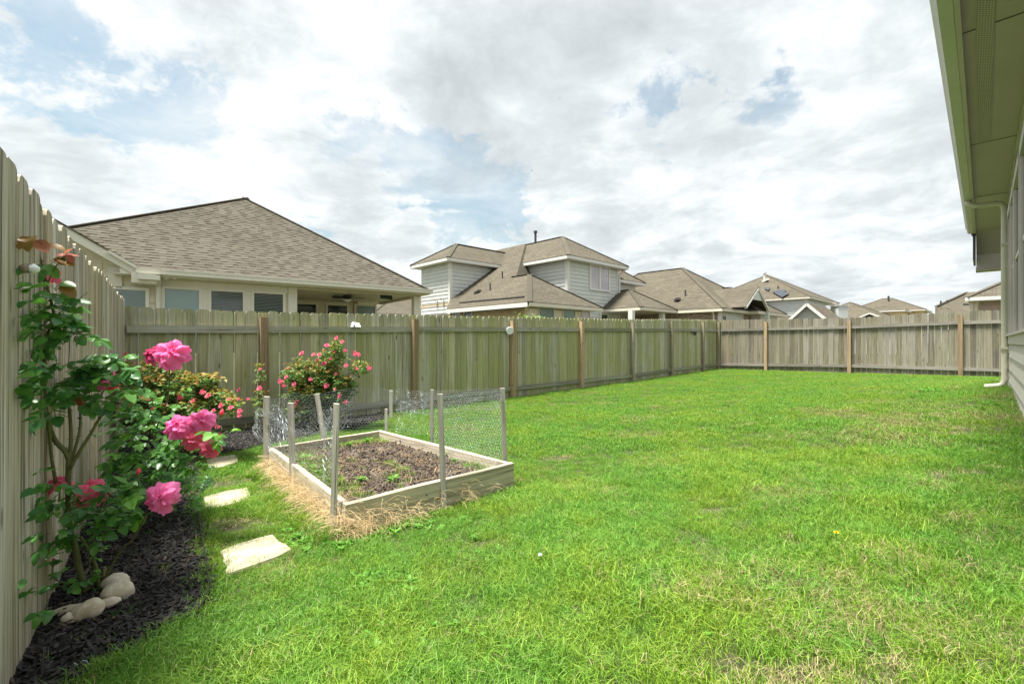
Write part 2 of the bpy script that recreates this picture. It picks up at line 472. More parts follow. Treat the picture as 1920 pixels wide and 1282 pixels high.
def shingle_mat(name, cols, bricks=True):
    m, n = mat(name)
    uv = n.new('ShaderNodeUVMap').outputs[0]
    p = wpos(n)
    if bricks:
        br = n.new('ShaderNodeTexBrick'); n.put(br.inputs['Vector'], uv)
        br.offset = 0.37; br.inputs['Scale'].default_value = 1.0
        br.inputs['Brick Width'].default_value = 0.31; br.inputs['Row Height'].default_value = 0.135
        br.inputs['Mortar Size'].default_value = 0.010; br.inputs['Mortar Smooth'].default_value = 0.6
        br.inputs['Color1'].default_value = (0, 0, 0, 1); br.inputs['Color2'].default_value = (1, 1, 1, 1); br.inputs['Mortar'].default_value = (0.5, 0.5, 0.5, 1)
        r = n.new('ShaderNodeSeparateColor'); n.l.new(br.outputs['Color'], r.inputs[0])
        rr = n.math('ADD', n.math('MULTIPLY', r.outputs[0], 0.7), n.math('MULTIPLY', n.noise(mapping(n, uv, (3.2, 7.4, 1)), 1.0, 1, 0.5), 0.3))
    else:
        gi = n.new('ShaderNodeNewGeometry').outputs['Random Per Island']
        oi = n.new('ShaderNodeObjectInfo').outputs['Random']
        rr = n.math('FRACT', n.math('ADD', gi, n.math('MULTIPLY', oi, 1.0)))
    k = len(cols)
    c = n.ramp(rr, [(i / (k - 1), cc) for i, cc in enumerate(cols)])
    gr = n.noise(p, 90, 3, 0.8)
    c = n.mix(0.35, c, n.mix(gr, tuple(x * 0.4 for x in cols[0]), tuple(min(1, x * 1.5) for x in cols[-1])))
    c = n.mix(n.math('MULTIPLY', n.maprange(n.noise(p, 0.5, 4, 0.6), 0.4, 0.7, 0, 1), 0.18), c, tuple(x * 0.5 for x in cols[0]))
    if bricks:
        c = n.mix(n.math('MULTIPLY', br.outputs['Fac'], 0.55), c, tuple(x * 0.35 for x in cols[0]))
        bump(n, n.math('SUBTRACT', n.math('MULTIPLY', gr, 0.3), br.outputs['Fac']), 0.012, 0.8)
    else:
        bump(n, gr, 0.004, 0.8)
    n.put(n.b.inputs['Base Color'], c); n.b.inputs['Roughness'].default_value = 0.95
    n.b.inputs['Specular IOR Level'].default_value = 0.15
    return m
_sc = [(0.070, 0.061, 0.044), (0.098, 0.087, 0.064), (0.120, 0.108, 0.081), (0.149, 0.134, 0.102)]
M['roof'] = shingle_mat('brown_asphalt_shingles', _sc)
M['roof_tab'] = shingle_mat('weathered_shingle_tabs', [(0.078, 0.069, 0.052), (0.096, 0.087, 0.066), (0.107, 0.097, 0.075), (0.120, 0.110, 0.086), (0.135, 0.124, 0.098)], bricks=False)
M['roof_base'] = paint('roofing_felt', (0.08, 0.07, 0.055), 0.95, 0.05)
M['roof_cap'] = shingle_mat('ridge_cap_shingles', [tuple(x * 0.75 for x in c) for c in _sc], bricks=False)

def brick_mat(name, c1, c2, mortar, dark=None):
    m, n = mat(name)
    uv = n.new('ShaderNodeUVMap').outputs[0]
    br = n.new('ShaderNodeTexBrick'); n.put(br.inputs['Vector'], uv)
    br.inputs['Scale'].default_value = 1.0
    br.inputs['Brick Width'].default_value = 0.215; br.inputs['Row Height'].default_value = 0.078; br.inputs['Mortar Size'].default_value = 0.008
    n.put(br.inputs['Color1'], c1); n.put(br.inputs['Color2'], c2); n.put(br.inputs['Mortar'], mortar)
    f = n.noise(mapping(n, uv, (4.6, 12.8, 1)), 1.0, 1, 0.5)
    c = br.outputs['Color']
    if dark: c = n.mix(n.math('MULTIPLY', n.math('GREATER_THAN', f, 0.56), n.math('SUBTRACT', 1.0, br.outputs['Fac'])), c, dark)
    n.put(n.b.inputs['Base Color'], c); n.b.inputs['Roughness'].default_value = 0.9
    bump(n, n.math('SUBTRACT', 1.0, br.outputs['Fac']), 0.008, 0.7)
    return m
M['brick_tan'] = brick_mat('tan_brick', (0.50, 0.385, 0.23), (0.40, 0.30, 0.17), (0.52, 0.45, 0.34))
M['brick_red'] = brick_mat('mottled_red_brick', (0.42, 0.31, 0.24), (0.30, 0.205, 0.155), (0.50, 0.44, 0.37), (0.12, 0.075, 0.06))
M['brick_rose'] = brick_mat('rose_brick', (0.42, 0.30, 0.235), (0.33, 0.24, 0.19), (0.46, 0.41, 0.36))

M['blade'] = foliage('lawn_blades', [(0.062, 0.175, 0.022), (0.112, 0.275, 0.034), (0.195, 0.41, 0.05), (0.145, 0.335, 0.042), (0.29, 0.49, 0.08)], 0.33, 0.5,
                     dead=(0.50, 0.42, 0.22), dead_amt=0.02, world_scale=0.85, yellow=(1.5, 1.08, 0.8))
M['weed'] = foliage('weed_leaves', [(0.07, 0.22, 0.02), (0.12, 0.32, 0.035), (0.17, 0.38, 0.05)], 0.35, 0.5)
M['thatch'] = foliage('lawn_thatch', [(0.40, 0.33, 0.17), (0.30, 0.26, 0.11), (0.46, 0.38, 0.22), (0.24, 0.19, 0.09)], 0.2, 0.7)
M['straw'] = foliage('dry_straw', [(0.60, 0.45, 0.25), (0.46, 0.32, 0.15), (0.70, 0.56, 0.35), (0.34, 0.23, 0.11)], 0.2, 0.7)
M['rose_leaf'] = foliage('rose_leaf', [(0.045, 0.16, 0.035), (0.08, 0.25, 0.045), (0.15, 0.36, 0.06), (0.065, 0.20, 0.065), (0.10, 0.30, 0.05)], 0.34, 0.32, spec=0.5)
M['rose_leaf_bronze'] = foliage('rose_leaf_bronze', [(0.30, 0.14, 0.04), (0.22, 0.16, 0.03), (0.36, 0.13, 0.06)], 0.35, 0.4)
M['rose_leaf_red'] = foliage('rose_leaf_red', [(0.45, 0.10, 0.09), (0.40, 0.16, 0.08)], 0.35, 0.4)
M['shrub_leaf'] = foliage('shrub_leaf', [(0.05, 0.14, 0.03), (0.085, 0.22, 0.045), (0.13, 0.28, 0.05), (0.34, 0.30, 0.08), (0.07, 0.19, 0.045)], 0.3, 0.45)
M['shrub_leaf_new'] = foliage('shrub_new_growth', [(0.36, 0.30, 0.05), (0.45, 0.24, 0.06), (0.22, 0.30, 0.05), (0.40, 0.14, 0.07)], 0.35, 0.45)
M['bright_leaf'] = foliage('bright_leaf', [(0.16, 0.34, 0.04), (0.25, 0.42, 0.06)], 0.4, 0.5)
M['cane'] = paint('green_brown_cane', (0.14, 0.15, 0.045), 0.6, 0.2, 0.4)
M['stem'] = paint('green_stem', (0.10, 0.19, 0.04), 0.5, 0.1)

def petal_mat(name, inner, outer):
    m, n = mat(name)
    c = coords(n)
    s = n.new('ShaderNodeSeparateXYZ'); n.put(s.inputs[0], c)
    f = n.maprange(s.outputs['Z'], 0.1, 0.9, 0, 1)
    r = n.new('ShaderNodeObjectInfo').outputs['Random']
    veins = n.noise(mapping(n, c, (9, 9, 1.2)), 1.0, 3, 0.5)
    col = n.mix(n.math('ADD', n.math('MULTIPLY', f, 0.75), n.math('MULTIPLY', r, 0.3)), inner, outer)
    col = n.mix(n.math('MULTIPLY', n.maprange(veins, 0.45, 0.7, 0, 1), 0.25), col, tuple(min(1, x * 1.25 + 0.03) for x in outer))
    n.put(n.b.inputs['Base Color'], col); n.b.inputs['Roughness'].default_value = 0.55
    tr = n.new('ShaderNodeBsdfTranslucent'); n.put(tr.inputs[0], col)
    mx = n.new('ShaderNodeMixShader'); mx.inputs[0].default_value = 0.48
    n.l.new(n.b.outputs[0], mx.inputs[1]); n.l.new(tr.outputs[0], mx.inputs[2]); n.l.new(mx.outputs[0], n.n['Material Output'].inputs[0])
    return m
M['petal'] = petal_mat('pink_petal', (0.97, 0.13, 0.27), (0.97, 0.25, 0.60))
M['petal_coral'] = petal_mat('coral_petal', (0.92, 0.13, 0.18), (0.94, 0.20, 0.36))
M['petal_dark'] = petal_mat('deep_pink_petal', (0.55, 0.04, 0.13), (0.62, 0.07, 0.22))
M['petal_small'] = petal_mat('small_rose_petal', (0.90, 0.14, 0.22), (0.93, 0.22, 0.38))

# bark mulch, soil, stone
m, n = mat('black_bark'); M['bark'] = m
r = n.math('FRACT', n.math('ADD', n.new('ShaderNodeNewGeometry').outputs['Random Per Island'], n.new('ShaderNodeObjectInfo').outputs['Random']))
g = n.noise(mapping(n, coords(n), (180, 25, 180)), 1.0, 4, 0.6)
n.put(n.b.inputs['Base Color'], n.mix(g, n.ramp(r, [(0, (0.014, 0.013, 0.013)), (0.6, (0.032, 0.030, 0.030)), (0.9, (0.065, 0.058, 0.052)), (1, (0.17, 0.11, 0.07))]), (0.006, 0.006, 0.006)))
n.b.inputs['Roughness'].default_value = 0.7; bump(n, g, 0.003, 0.8)
m, n = mat('mulch_bed'); M['mulch_base'] = m
n.put(n.b.inputs['Base Color'], n.mix(n.noise(wpos(n), 30, 4), (0.008, 0.007, 0.007), (0.028, 0.022, 0.018))); n.b.inputs['Roughness'].default_value = 0.95
m, n = mat('dark_soil'); M['soil'] = m
p = wpos(n)
c = n.mix(n.maprange(n.noise(p, 9, 6, 0.7), 0.35, 0.65, 0, 1), (0.075, 0.056, 0.043), (0.20, 0.16, 0.125))
c = n.mix(n.maprange(n.noise(p, 60, 4, 0.8), 0.55, 0.75, 0, 1), c, (0.20, 0.14, 0.09))
n.put(n.b.inputs['Base Color'], c); n.b.inputs['Roughness'].default_value = 0.95; bump(n, n.noise(p, 35, 6, 0.75), 0.03, 1.0)
m, n = mat('limestone'); M['stone'] = m
p = coords(n)
c = n.mix(n.maprange(n.noise(p, 9, 6, 0.65), 0.35, 0.65, 0, 1), (0.50, 0.46, 0.335), (0.36, 0.32, 0.215))
c = n.mix(n.math('MULTIPLY', n.maprange(n.noise(mapping(n, p, (3, 20, 3)), 1.6, 6, 0.7), 0.52, 0.72, 0, 1), 0.5), c, (0.22, 0.19, 0.12))
n.put(n.b.inputs['Base Color'], c); n.b.inputs['Roughness'].default_value = 0.8; bump(n, n.noise(p, 25, 8, 0.7), 0.012, 0.6)
m, n = mat('river_rock'); M['rock'] = m
p = coords(n); oi = n.new('ShaderNodeObjectInfo').outputs['Random']
c = n.mix(n.maprange(n.noise(p, 14, 6, 0.65), 0.35, 0.68, 0, 1), (0.72, 0.66, 0.53), (0.38, 0.30, 0.19))
c = n.mix(n.math('MULTIPLY', oi, 0.45), c, (0.70, 0.66, 0.57))
n.put(n.b.inputs['Base Color'], c); n.b.inputs['Roughness'].default_value = 0.75; bump(n, n.noise(p, 60, 6, 0.7), 0.006, 0.5)
m, n = mat('lawn_soil'); M['lawn_soil'] = m
p = wpos(n)
c = n.mix(n.maprange(n.noise(p, 25, 6, 0.7), 0.35, 0.65, 0, 1), (0.03, 0.042, 0.014), (0.09, 0.09, 0.035))
c = n.mix(n.maprange(n.noise(p, 1.2, 5, 0.6), 0.52, 0.72, 0, 0.6), c, (0.22, 0.17, 0.10))
n.put(n.b.inputs['Base Color'], c); n.b.inputs['Roughness'].default_value = 0.95; bump(n, n.noise(p, 60, 5, 0.7), 0.02, 1.0)
m, n = mat('galvanised_wire'); M['wire'] = m
n.b.inputs['Base Color'].default_value = (0.62, 0.66, 0.68, 1); n.b.inputs['Metallic'].default_value = 0.4; n.b.inputs['Roughness'].default_value = 0.45
n.put(n.b.inputs['Base Color'], n.mix(n.noise(wpos(n), 20, 3), (0.26, 0.29, 0.31), (0.50, 0.53, 0.56)))
m, n = mat('perforated_soffit'); M['vent'] = m
uvx = mapping(n, coords(n, 'UV'), (55, 55, 1))
vo = n.new('ShaderNodeTexVoronoi'); n.put(vo.inputs['Vector'], uvx); vo.inputs['Randomness'].default_value = 0.0; vo.inputs['Scale'].default_value = 1.0
n.put(n.b.inputs['Base Color'], n.mix(n.math('LESS_THAN', vo.outputs['Distance'], 0.24), (0.52, 0.45, 0.45), (0.05, 0.048, 0.03))); n.b.inputs['Roughness'].default_value = 0.7

# ---------------------------------------------------------------- frames for walls and houses
class Frame:
    def __init__(self, ox, oy, e, n):
        self.o = (ox, oy)
        le = math.hypot(*e); self.e = (e[0] / le, e[1] / le)
        ln = math.hypot(*n); self.n = (n[0] / ln, n[1] / ln)
    def xy(self, a, b):
        return (self.o[0] + self.e[0] * a + self.n[0] * b, self.o[1] + self.e[1] * a + self.n[1] * b)
    def pt(self, a, b, z):
        x, y = self.xy(a, b); return Vector((x, y, CZ + z))
    def colA(self, u, b):
        k = (u - 960) / F; x, y = self.xy(0, b)
        return (k * y - x) / (self.e[0] - k * self.e[1])
    def colB(self, u, a):
        k = (u - 960) / F; x, y = self.xy(a, 0)
        return (k * y - x) / (self.n[0] - k * self.n[1])
    def zrow(self, v, a, b):
        return (641 - v) / F * self.xy(a, b)[1]
    def face(self, side, c):
        if side == 'b': return lambda h, o, z: self.pt(h, c - o, z)
        return lambda h, o, z: self.pt(c - o, h, z)
def wbox(mb, f, h0, h1, o0, o1, z0, z1, mi=0):
    return mb.hexa([f(h0, o0, z0), f(h1, o0, z0), f(h1, o1, z0), f(h0, o1, z0), f(h0, o0, z1), f(h1, o0, z1), f(h1, o1, z1), f(h0, o1, z1)], mi)

# ---------------------------------------------------------------- terrain and mulch
def grid_axis(lo, hi, fine_lo, fine_hi, fine, coarse):
    a = list(np.arange(lo, fine_lo, coarse)) + list(np.arange(fine_lo, fine_hi, fine)) + list(np.arange(fine_hi, hi + coarse, coarse))
    return np.array(a)
gx = grid_axis(-600, 600, -8, 18, 0.25, 20.0); gy = grid_axis(-600, 600, -4, 22, 0.25, 20.0)
XX, YY = np.meshgrid(gx, gy)
ZZ = ground_np(XX.ravel(), YY.ravel())
nx, ny = len(gx), len(gy)
me = bpy.data.meshes.new('ground')
me.from_pydata(list(zip(XX.ravel().tolist(), YY.ravel().tolist(), ZZ.tolist())), [],
               [(j * nx + i, j * nx + i + 1, (j + 1) * nx + i + 1, (j + 1) * nx + i) for j in range(ny - 1) for i in range(nx - 1)])
me.materials.append(M['lawn_soil']); me.polygons.foreach_set('use_smooth', [True] * len(me.polygons))
props(link(bpy.data.objects.new('ground', me)), kind='structure')

def inpoly(px, py, poly):
    px = np.asarray(px, float); py = np.asarray(py, float); res = np.zeros(px.shape, bool)
    n = len(poly); j = n - 1
    for i in range(n):
        xi, yi = poly[i][0], poly[i][1]; xj, yj = poly[j][0], poly[j][1]
        c = ((yi > py) != (yj > py)) & (px < (xj - xi) * (py - yi) / ((yj - yi) if yj != yi else 1e-9) + xi)
        res ^= c; j = i
    return res

# fence lines (plan)
CORN = (-4.58, 5.334)
A_DIR = Vector((0.762, -1.0)).normalized()
B0 = P(493, 641, 6.386); B_STEP = Vector((0.7146 * 2.44, 0.6996 * 2.44)); B_DIR = B_STEP.normalized()
def Bpt(i): return Vector((B0.x + B_STEP.x * i, B0.y + B_STEP.y * i))
B_I0, B_I1 = -0.6155, 6.605
BC = Bpt(B_I1)
C_DIR = Vector((0.98, -1.0)).normalized()
def A_xy(t): return Vector(CORN) + A_DIR * t
def C_xy(t): return BC + C_DIR * t

edge_px = [(372, 868), (366, 900), (368, 950), (376, 1000), (384, 1050), (392, 1105), (389, 1135), (372, 1160), (335, 1182), (300, 1203),
           (240, 1235), (200, 1256), (172, 1282)]
mulch_edge = [onground(u, v) for u, v in edge_px]
far_px = [(386, 858), (440, 850), (490, 838), (540, 828), (600, 815), (655, 806), (700, 797), (722, 785)]
mulch_far = [onground(u, v) for u, v in far_px]
mulch_poly = [(p.x, p.y) for p in mulch_edge]
last = mulch_edge[-1]
mulch_poly += [(last.x - 0.15, last.y - 0.35)]
mulch_poly += [tuple(A_xy(t)) for t in (5.6, 4.5, 3.5, 2.5, 1.5, 0.5, 0.0)]
mulch_poly += [tuple(Bpt(i)) for i in (-0.5, 0, 0.4, 0.8)]
mulch_poly += [(p.x, p.y) for p in reversed(mulch_far)]
# mulch sheet: grid clipped by membership
def sheet(poly, step, lift, name, material, kind='stuff', label=None, cat=None, parent=None, zf=None, rough=0.0):
    xs = [p[0] for p in poly]; ys = [p[1] for p in poly]
    ax = np.arange(min(xs) - step, max(xs) + step, step); ay = np.arange(min(ys) - step, max(ys) + step, step)
    X, Y = np.meshgrid(ax, ay); Z = ground_np(X.ravel(), Y.ravel()).reshape(X.shape) if zf is None else zf(X, Y)
    ins = inpoly(X, Y, poly)
    keep = np.zeros(X.shape, bool)
    fs = []; nxx = len(ax)
    for j in range(len(ay) - 1):
        for i in range(nxx - 1):
            if ins[j, i] or ins[j, i + 1] or ins[j + 1, i] or ins[j + 1, i + 1]:
                fs.append((j * nxx + i, j * nxx + i + 1, (j + 1) * nxx + i + 1, (j + 1) * nxx + i))
    Zr = Z + lift + rough * rng.normal(size=Z.shape)
    mb = MB(); vs = list(zip(X.ravel().tolist(), Y.ravel().tolist(), Zr.ravel().tolist()))
    used = sorted({i for f in fs for i in f}); mp = {o: k for k, o in enumerate(used)}
    mb.v = [vs[i] for i in used]; mb.f = [tuple(mp[i] for i in f) for f in fs]; mb.m = [0] * len(fs)
    o = mb.build(name, material, parent, smooth=True, uv=False)
    return props(o, label, cat, None, kind)
sheet(mulch_poly, 0.05, 0.012, 'mulch_bed', M['mulch_base'], kind='structure', rough=0.006)

# ---------------------------------------------------------------- fences: every picket, rail and post is a part
def picket_mesh(name, m, wd, h, seed):
    r = random.Random(seed); mb = MB(); c = 0.032; t = 0.017
    tw = r.uniform(-0.003, 0.003); dx = r.uniform(-0.004, 0.004)
    prof = [(-wd / 2, 0), (wd / 2, 0), (wd / 2 + tw, h * 0.5), (wd / 2, h - c), (wd / 2 - c * 0.3, h - c * 0.35), (wd / 2 - c * 0.95, h),
            (-wd / 2 + c * 0.95, h), (-wd / 2 + c * 0.3, h - c * 0.35), (-wd / 2, h - c), (-wd / 2 + tw, h * 0.5)]
    mb.slab([(x, 0, z) for x, z in prof], t)
    return mb.mesh(name, m, uv=False)
def fence(root, origin, d2, length, m, zbot, ztop, rail_rows, posts, rails_m, post_ms, side, pitch=0.1425, gap=0.004, lean=0.004):
    """zbot, ztop: functions of distance along; side=+1 puts rails and posts to the right of the direction"""
    nrm = Vector((d2.y, -d2.x)) * side
    ang = math.atan2(d2.y, d2.x)
    H = 1.75
    meshes = [picket_mesh('picket', m, pitch - gap - random.uniform(0, 0.004), H, s) for s in range(6)]
    k = int(length / pitch); pitch = length / k
    for i in range(k):
        s = (i + 0.5) * pitch
        q = origin + d2 * s + nrm * random.uniform(-0.003, 0.003)
        zb = zbot(s); zt = ztop(s) + random.uniform(-0.008, 0.008)
        place('picket', meshes[random.randrange(6)], root, (q.x, q.y, CZ + zb - 0.03), (random.uniform(-lean, lean), random.uniform(-lean, lean), ang + random.uniform(-0.02, 0.02)),
              (1, 1, (zt - zb + 0.03) / H))
    stops = sorted([0.0] + list(posts) + [length])
    for rf in rail_rows:
        for s0, s1 in zip(stops[:-1], stops[1:]):
            if s1 - s0 < 0.15: continue
            a = origin + d2 * (s0 + 0.03) + nrm * 0.030; b = origin + d2 * (s1 - 0.03) + nrm * 0.030
            mb = MB(); L = (b - a).length
            mb.box(-0.019, 0.019, -0.045, 0.045, 0, L)
            o = mb.build('rail', rails_m, None)
            va = Vector((a.x, a.y, CZ + rf(s0 + 0.03))); vb = Vector((b.x, b.y, CZ + rf(s1 - 0.03)))
            dz = (vb - va).normalized(); dxv = Vector((nrm.x, nrm.y, 0)); dyv = dz.cross(dxv).normalized(); dxv = dyv.cross(dz)
            o.parent = root; o.location = va - off(root)
            o.rotation_euler = Matrix((dxv, dyv, dz)).transposed().to_euler()
    for j, s in enumerate(posts):
        q = origin + d2 * s + nrm * 0.060
        mb = MB(); zb = zbot(s) - 0.1; zt = ztop(s) - 0.085
        w_ = 0.048
        mb.box(-w_, w_, -w_, w_, 0, zt - zb - 0.0)
        o = mb.build('post', post_ms[j % len(post_ms)], None)
        o.parent = root; o.location = Vector((q.x, q.y, CZ + zb)) - off(root); o.rotation_euler = (random.uniform(-.006, .006), random.uniform(-.006, .006), ang)
def interp(xs, ys): return lambda s: float(np.interp(s, xs, ys))

fa = thing('fence', (*A_xy(0), G(*A_xy(0))), 'pale weathered picket fence beside the black mulch, behind the tall rose', 'fence')
LA = 5.85
fence(fa, A_xy(0), A_DIR, LA, M['picket_grey'], lambda s: G(*A_xy(s)) - CZ, interp([0, 4.3, 4.95, 7.9], [0.50, 0.545, 0.575, 0.60]),
      [interp([0, 8], [0.2, 0.25]), interp([0, 8], [-0.9, -0.8])], [0.06, 2.5, 4.9, 5.8], M['rail'], [M['post_grey']], 1, pitch=0.143)
sB = lambda i: (i - B_I0) * 2.44
fb = thing('fence', (*Bpt(3), G(*Bpt(3))), 'green mossy picket fence with brown posts, receding behind the raised bed', 'fence')
LB = sB(B_I1)
kB = [0, sB(-0.143), sB(2.05), sB(4), sB(5), sB(6.605)]
fence(fb, Bpt(B_I0), B_DIR, LB, M['picket_moss'], lambda s: G(*(Bpt(B_I0) + B_DIR * s)) - CZ - 0.02, interp(kB, [0.425, 0.42, 0.545, 0.66, 0.755, 0.85]),
      [interp(kB, [0.15, 0.166, 0.275, 0.345, 0.40, 0.447]), interp(kB, [-1.06, -1.075, -1.0, -0.985, -0.915, -0.873])],
      [sB(i) for i in (0, 1, 2, 3, 4, 5, 6)] + [LB - 0.05], M['rail'], [M['post'], M['post'], M['post'], M['post'], M['post_grey'], M['post_grey'], M['post_grey'], M['post_grey']], 1)
fc = thing('fence', (*C_xy(4), G(*C_xy(4))), 'grey brown picket fence across the far end of the lawn, with orange brown posts', 'fence')
def c_s(u):
    k = (u - 960) / F; return (k * BC.y - BC.x) / (C_DIR.x - k * C_DIR.y)
cs = [c_s(1345), c_s(1593), c_s(1801), c_s(1885), 9.5]
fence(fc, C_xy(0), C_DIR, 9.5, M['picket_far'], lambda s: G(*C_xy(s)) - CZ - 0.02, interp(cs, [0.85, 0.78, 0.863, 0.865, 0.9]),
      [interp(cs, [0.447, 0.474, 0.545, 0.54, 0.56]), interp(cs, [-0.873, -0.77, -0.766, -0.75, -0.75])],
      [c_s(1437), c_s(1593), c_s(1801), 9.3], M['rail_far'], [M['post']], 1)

# ---------------------------------------------------------------- small things on the fences
def disc_light():
    c = P(956, 620, 9.78 - 0.13)
    t = thing('spot_lamp', c, 'round white security lamp head on the post of the mossy fence', 'lamp')
    fw = Vector((0.25, -0.95, -0.1)).normalized()
    mb = MB(); mb.tube([c - fw * 0.05, c - fw * 0.02, c, c + fw * 0.012], [0.045, 0.078, 0.083, 0.078], 20); mb.build('lamp_head', M['white_plastic'], t, smooth=False)
    mb = MB(); mb.tube([c + Vector((-0.02, 0.05, -0.05)), c + Vector((-0.05, 0.03, -0.11))], 0.015, 8); mb.build('sensor', M['white_plastic'], t)
disc_light()
c = P(664, 609, 7.33)
t = thing('solar_lamp', c, 'small white wedge shaped lamp on the top rail of the mossy fence', 'lamp')
mb = MB(); B2 = Vector((B_DIR.x, B_DIR.y, 0)); N2 = Vector((B_DIR.y, -B_DIR.x, 0))
cc = [c + B2 * a + N2 * b + Vector((0, 0, z)) for a, b, z in [(-0.075, 0, -0.035), (0.075, 0, -0.035), (0.075, 0.09, -0.035), (-0.075, 0.09, -0.035), (-0.04, 0.0, 0.05), (0.07, 0.0, 0.035), (0.065, 0.05, 0.03), (-0.045, 0.05, 0.04)]]
mb.hexa(cc); mb.build('housing', M['white_plastic'], t)
mb = MB(); mb.tube([c + B2 * -0.04 + N2 * 0.085 + Vector((0, 0, -0.015)), c + B2 * -0.04 + N2 * 0.098 + Vector((0, 0, -0.015))], 0.013, 8); mb.build('sensor', M['black_plastic'], t)
c = P(1300, 622, 16.0)
t = thing('hose_bracket', c, 'small dark bracket fixed to the top rail near the far corner of the mossy fence', 'bracket')
mb = MB(); mb.beam(c + B2 * -0.1, c + B2 * 0.12, 0.05, 0.04); mb.build('arm', M['dark_metal'], t)
mb = MB(); mb.beam(c + B2 * 0.1 + Vector((0, 0, 0.02)), c + B2 * 0.16 + Vector((0, 0, -0.11)), 0.06, 0.06); mb.build('head', M['dark_metal'], t)
q2 = A_xy(4.95); 
c = Vector((q2.x + 0.045, q2.y + 0.03, CZ + (641 - 500) / F * q2.y))
t = thing('garden_ornament', c, 'round brown and white knob fixed high on the pale fence beside the tall rose', 'ornament')
nA = Vector((-A_DIR.y, A_DIR.x, 0)).normalized()
mb = MB(); mb.tube([c - nA * 0.012, c - nA * 0.002, c + nA * 0.01], [0.007, 0.015, 0.015], 12); mb.build('base', M['post_grey'], t, smooth=True)
mb = MB(); mb.tube([c + nA * 0.008, c + nA * 0.022, c + nA * 0.034], [0.010, 0.017, 0.007], 12); mb.build('cap', M['white_plastic'], t, smooth=True)

# ---------------------------------------------------------------- the house the photograph is taken beside
hf = Frame(0.36, 0.0, (1.04, 1.0), (-1.0, 1.04))       # a along the wall, b out into the yard
house = thing('house', hf.pt(8.0, 0, -0.7), 'khaki house wall with deep soffit, gutter and downspout at the right edge', 'house')
A_END = 9.95
def hbox(mb, a0, a1, b0, b1, z0, z1): return mb.hexa([hf.pt(a0, b0, z0), hf.pt(a1, b0, z0), hf.pt(a1, b1, z0), hf.pt(a0, b1, z0), hf.pt(a0, b0, z1), hf.pt(a1, b0, z1), hf.pt(a1, b1, z1), hf.pt(a0, b1, z1)])
mb = MB(); hbox(mb, 2.2, A_END, -6.0, -0.03, -1.6, 1.98); mb.build('wall', M['khaki_siding'], house)
# lap siding below the window band
for k in range(6):
    z0 = -1.02 + k * 0.165
    f = lambda a, b, z: hf.pt(a, b, z)
    mb = MB(); mb.hexa([f(2.2, -0.03, z0), f(A_END - 0.09, -0.03, z0), f(A_END - 0.09, 0.016, z0), f(2.2, 0.016, z0),
                        f(2.2, -0.03, z0 + 0.163), f(A_END - 0.09, -0.03, z0 + 0.163), f(A_END - 0.09, -0.014, z0 + 0.163), f(2.2, -0.014, z0 + 0.163)])
    mb.build('siding_board', M['khaki_siding'], house)
mb = MB(); hbox(mb, 2.2, A_END, -0.03, 0.022, -0.025, 0.075); hbox(mb, 2.2, A_END, -0.03, 0.045, 0.075, 0.10); mb.build('sill_band', M['khaki_trim'], house)
mb = MB(); hbox(mb, A_END - 0.1, A_END + 0.012, -0.11, 0.025, -1.05, 1.96); mb.build('corner_board', M['khaki_trim'], house)
wins = [(9.15, 9.62), (7.85, 8.45), (7.05, 7.65), (5.9, 6.85), (4.6, 5.6), (3.0, 4.0)]
for a0, a1 in wins:
    mb = MB()
    hbox(mb, a0 - 0.06, a0, -0.03, 0.03, 0.105, 1.60); hbox(mb, a1, a1 + 0.06, -0.03, 0.03, 0.105, 1.60)
    hbox(mb, a0 - 0.06, a1 + 0.06, -0.03, 0.035, 1.60, 1.70)
    o = mb.build('window', M['khaki_trim'], house)
    mb = MB(); hbox(mb, a0, a1, -0.028, 0.004, 0.105, 1.60); mb.build('pane', M['glass_dark'], o)
    mb = MB(); hbox(mb, a0, a1, 0.0045, 0.018, 0.85, 0.89); hbox(mb, a0, a0 + 0.03, 0.0045, 0.018, 0.11, 1.59); hbox(mb, a1 - 0.03, a1, 0.0045, 0.018, 0.11, 1.59); mb.build('sash', M['khaki_trim'], o)
# vertical battens between the windows
for a in (9.75, 8.85, 8.62, 7.75, 6.95):
    mb = MB(); hbox(mb, a - 0.025, a + 0.025, -0.03, 0.018, 0.105, 1.95); mb.build('batten', M['khaki_trim'], house)
# soffit, gutter and roof
S0, S1, ZS = 1.2, 11.6, 2.03
mb = MB(); hbox(mb, S0, S1, -0.03, 0.36, ZS, ZS + 0.02); mb.build('soffit', M['olive_soffit'], house)
mb = MB(); hbox(mb, S0, S1, -0.029, 0.02, ZS - 0.055, ZS - 0.004); mb.build('frieze', M['khaki_trim'], house)
for a in (3.95, 6.4, 8.85):
    mb = MB(); hbox(mb, a - 0.004, a + 0.004, -0.02, 0.35, ZS - 0.004, ZS - 0.0005); mb.build('soffit_joint', M['dark_metal'], house)
mb = MB(); hbox(mb, S0, 6.38, 0.20, 0.285, ZS - 0.006, ZS - 0.002); mb.build('soffit_vent', M['vent'], house)
mb = MB(); hbox(mb, S0, S1, 0.345, 0.372, ZS - 0.05, ZS + 0.14); mb.build('fascia', M['khaki_trim'], house)
mb = MB()
prof = [(0.374, -0.045), (0.44, -0.045), (0.458, -0.02), (0.462, 0.03), (0.478, 0.05), (0.478, 0.075), (0.468, 0.08), (0.374, 0.08)]
n_ = len(prof); v0 = [hf.pt(S0, b, ZS + z) for b, z in prof]; v1 = [hf.pt(S1, b, ZS + z) for b, z in prof]
mb.add(v0 + v1, [tuple(range(n_)), tuple(reversed(range(n_, 2 * n_)))] + [(i, n_ + i, n_ + (i + 1) % n_, (i + 1) % n_) for i in range(n_)])
mb.build('gutter', M['gutter'], house)
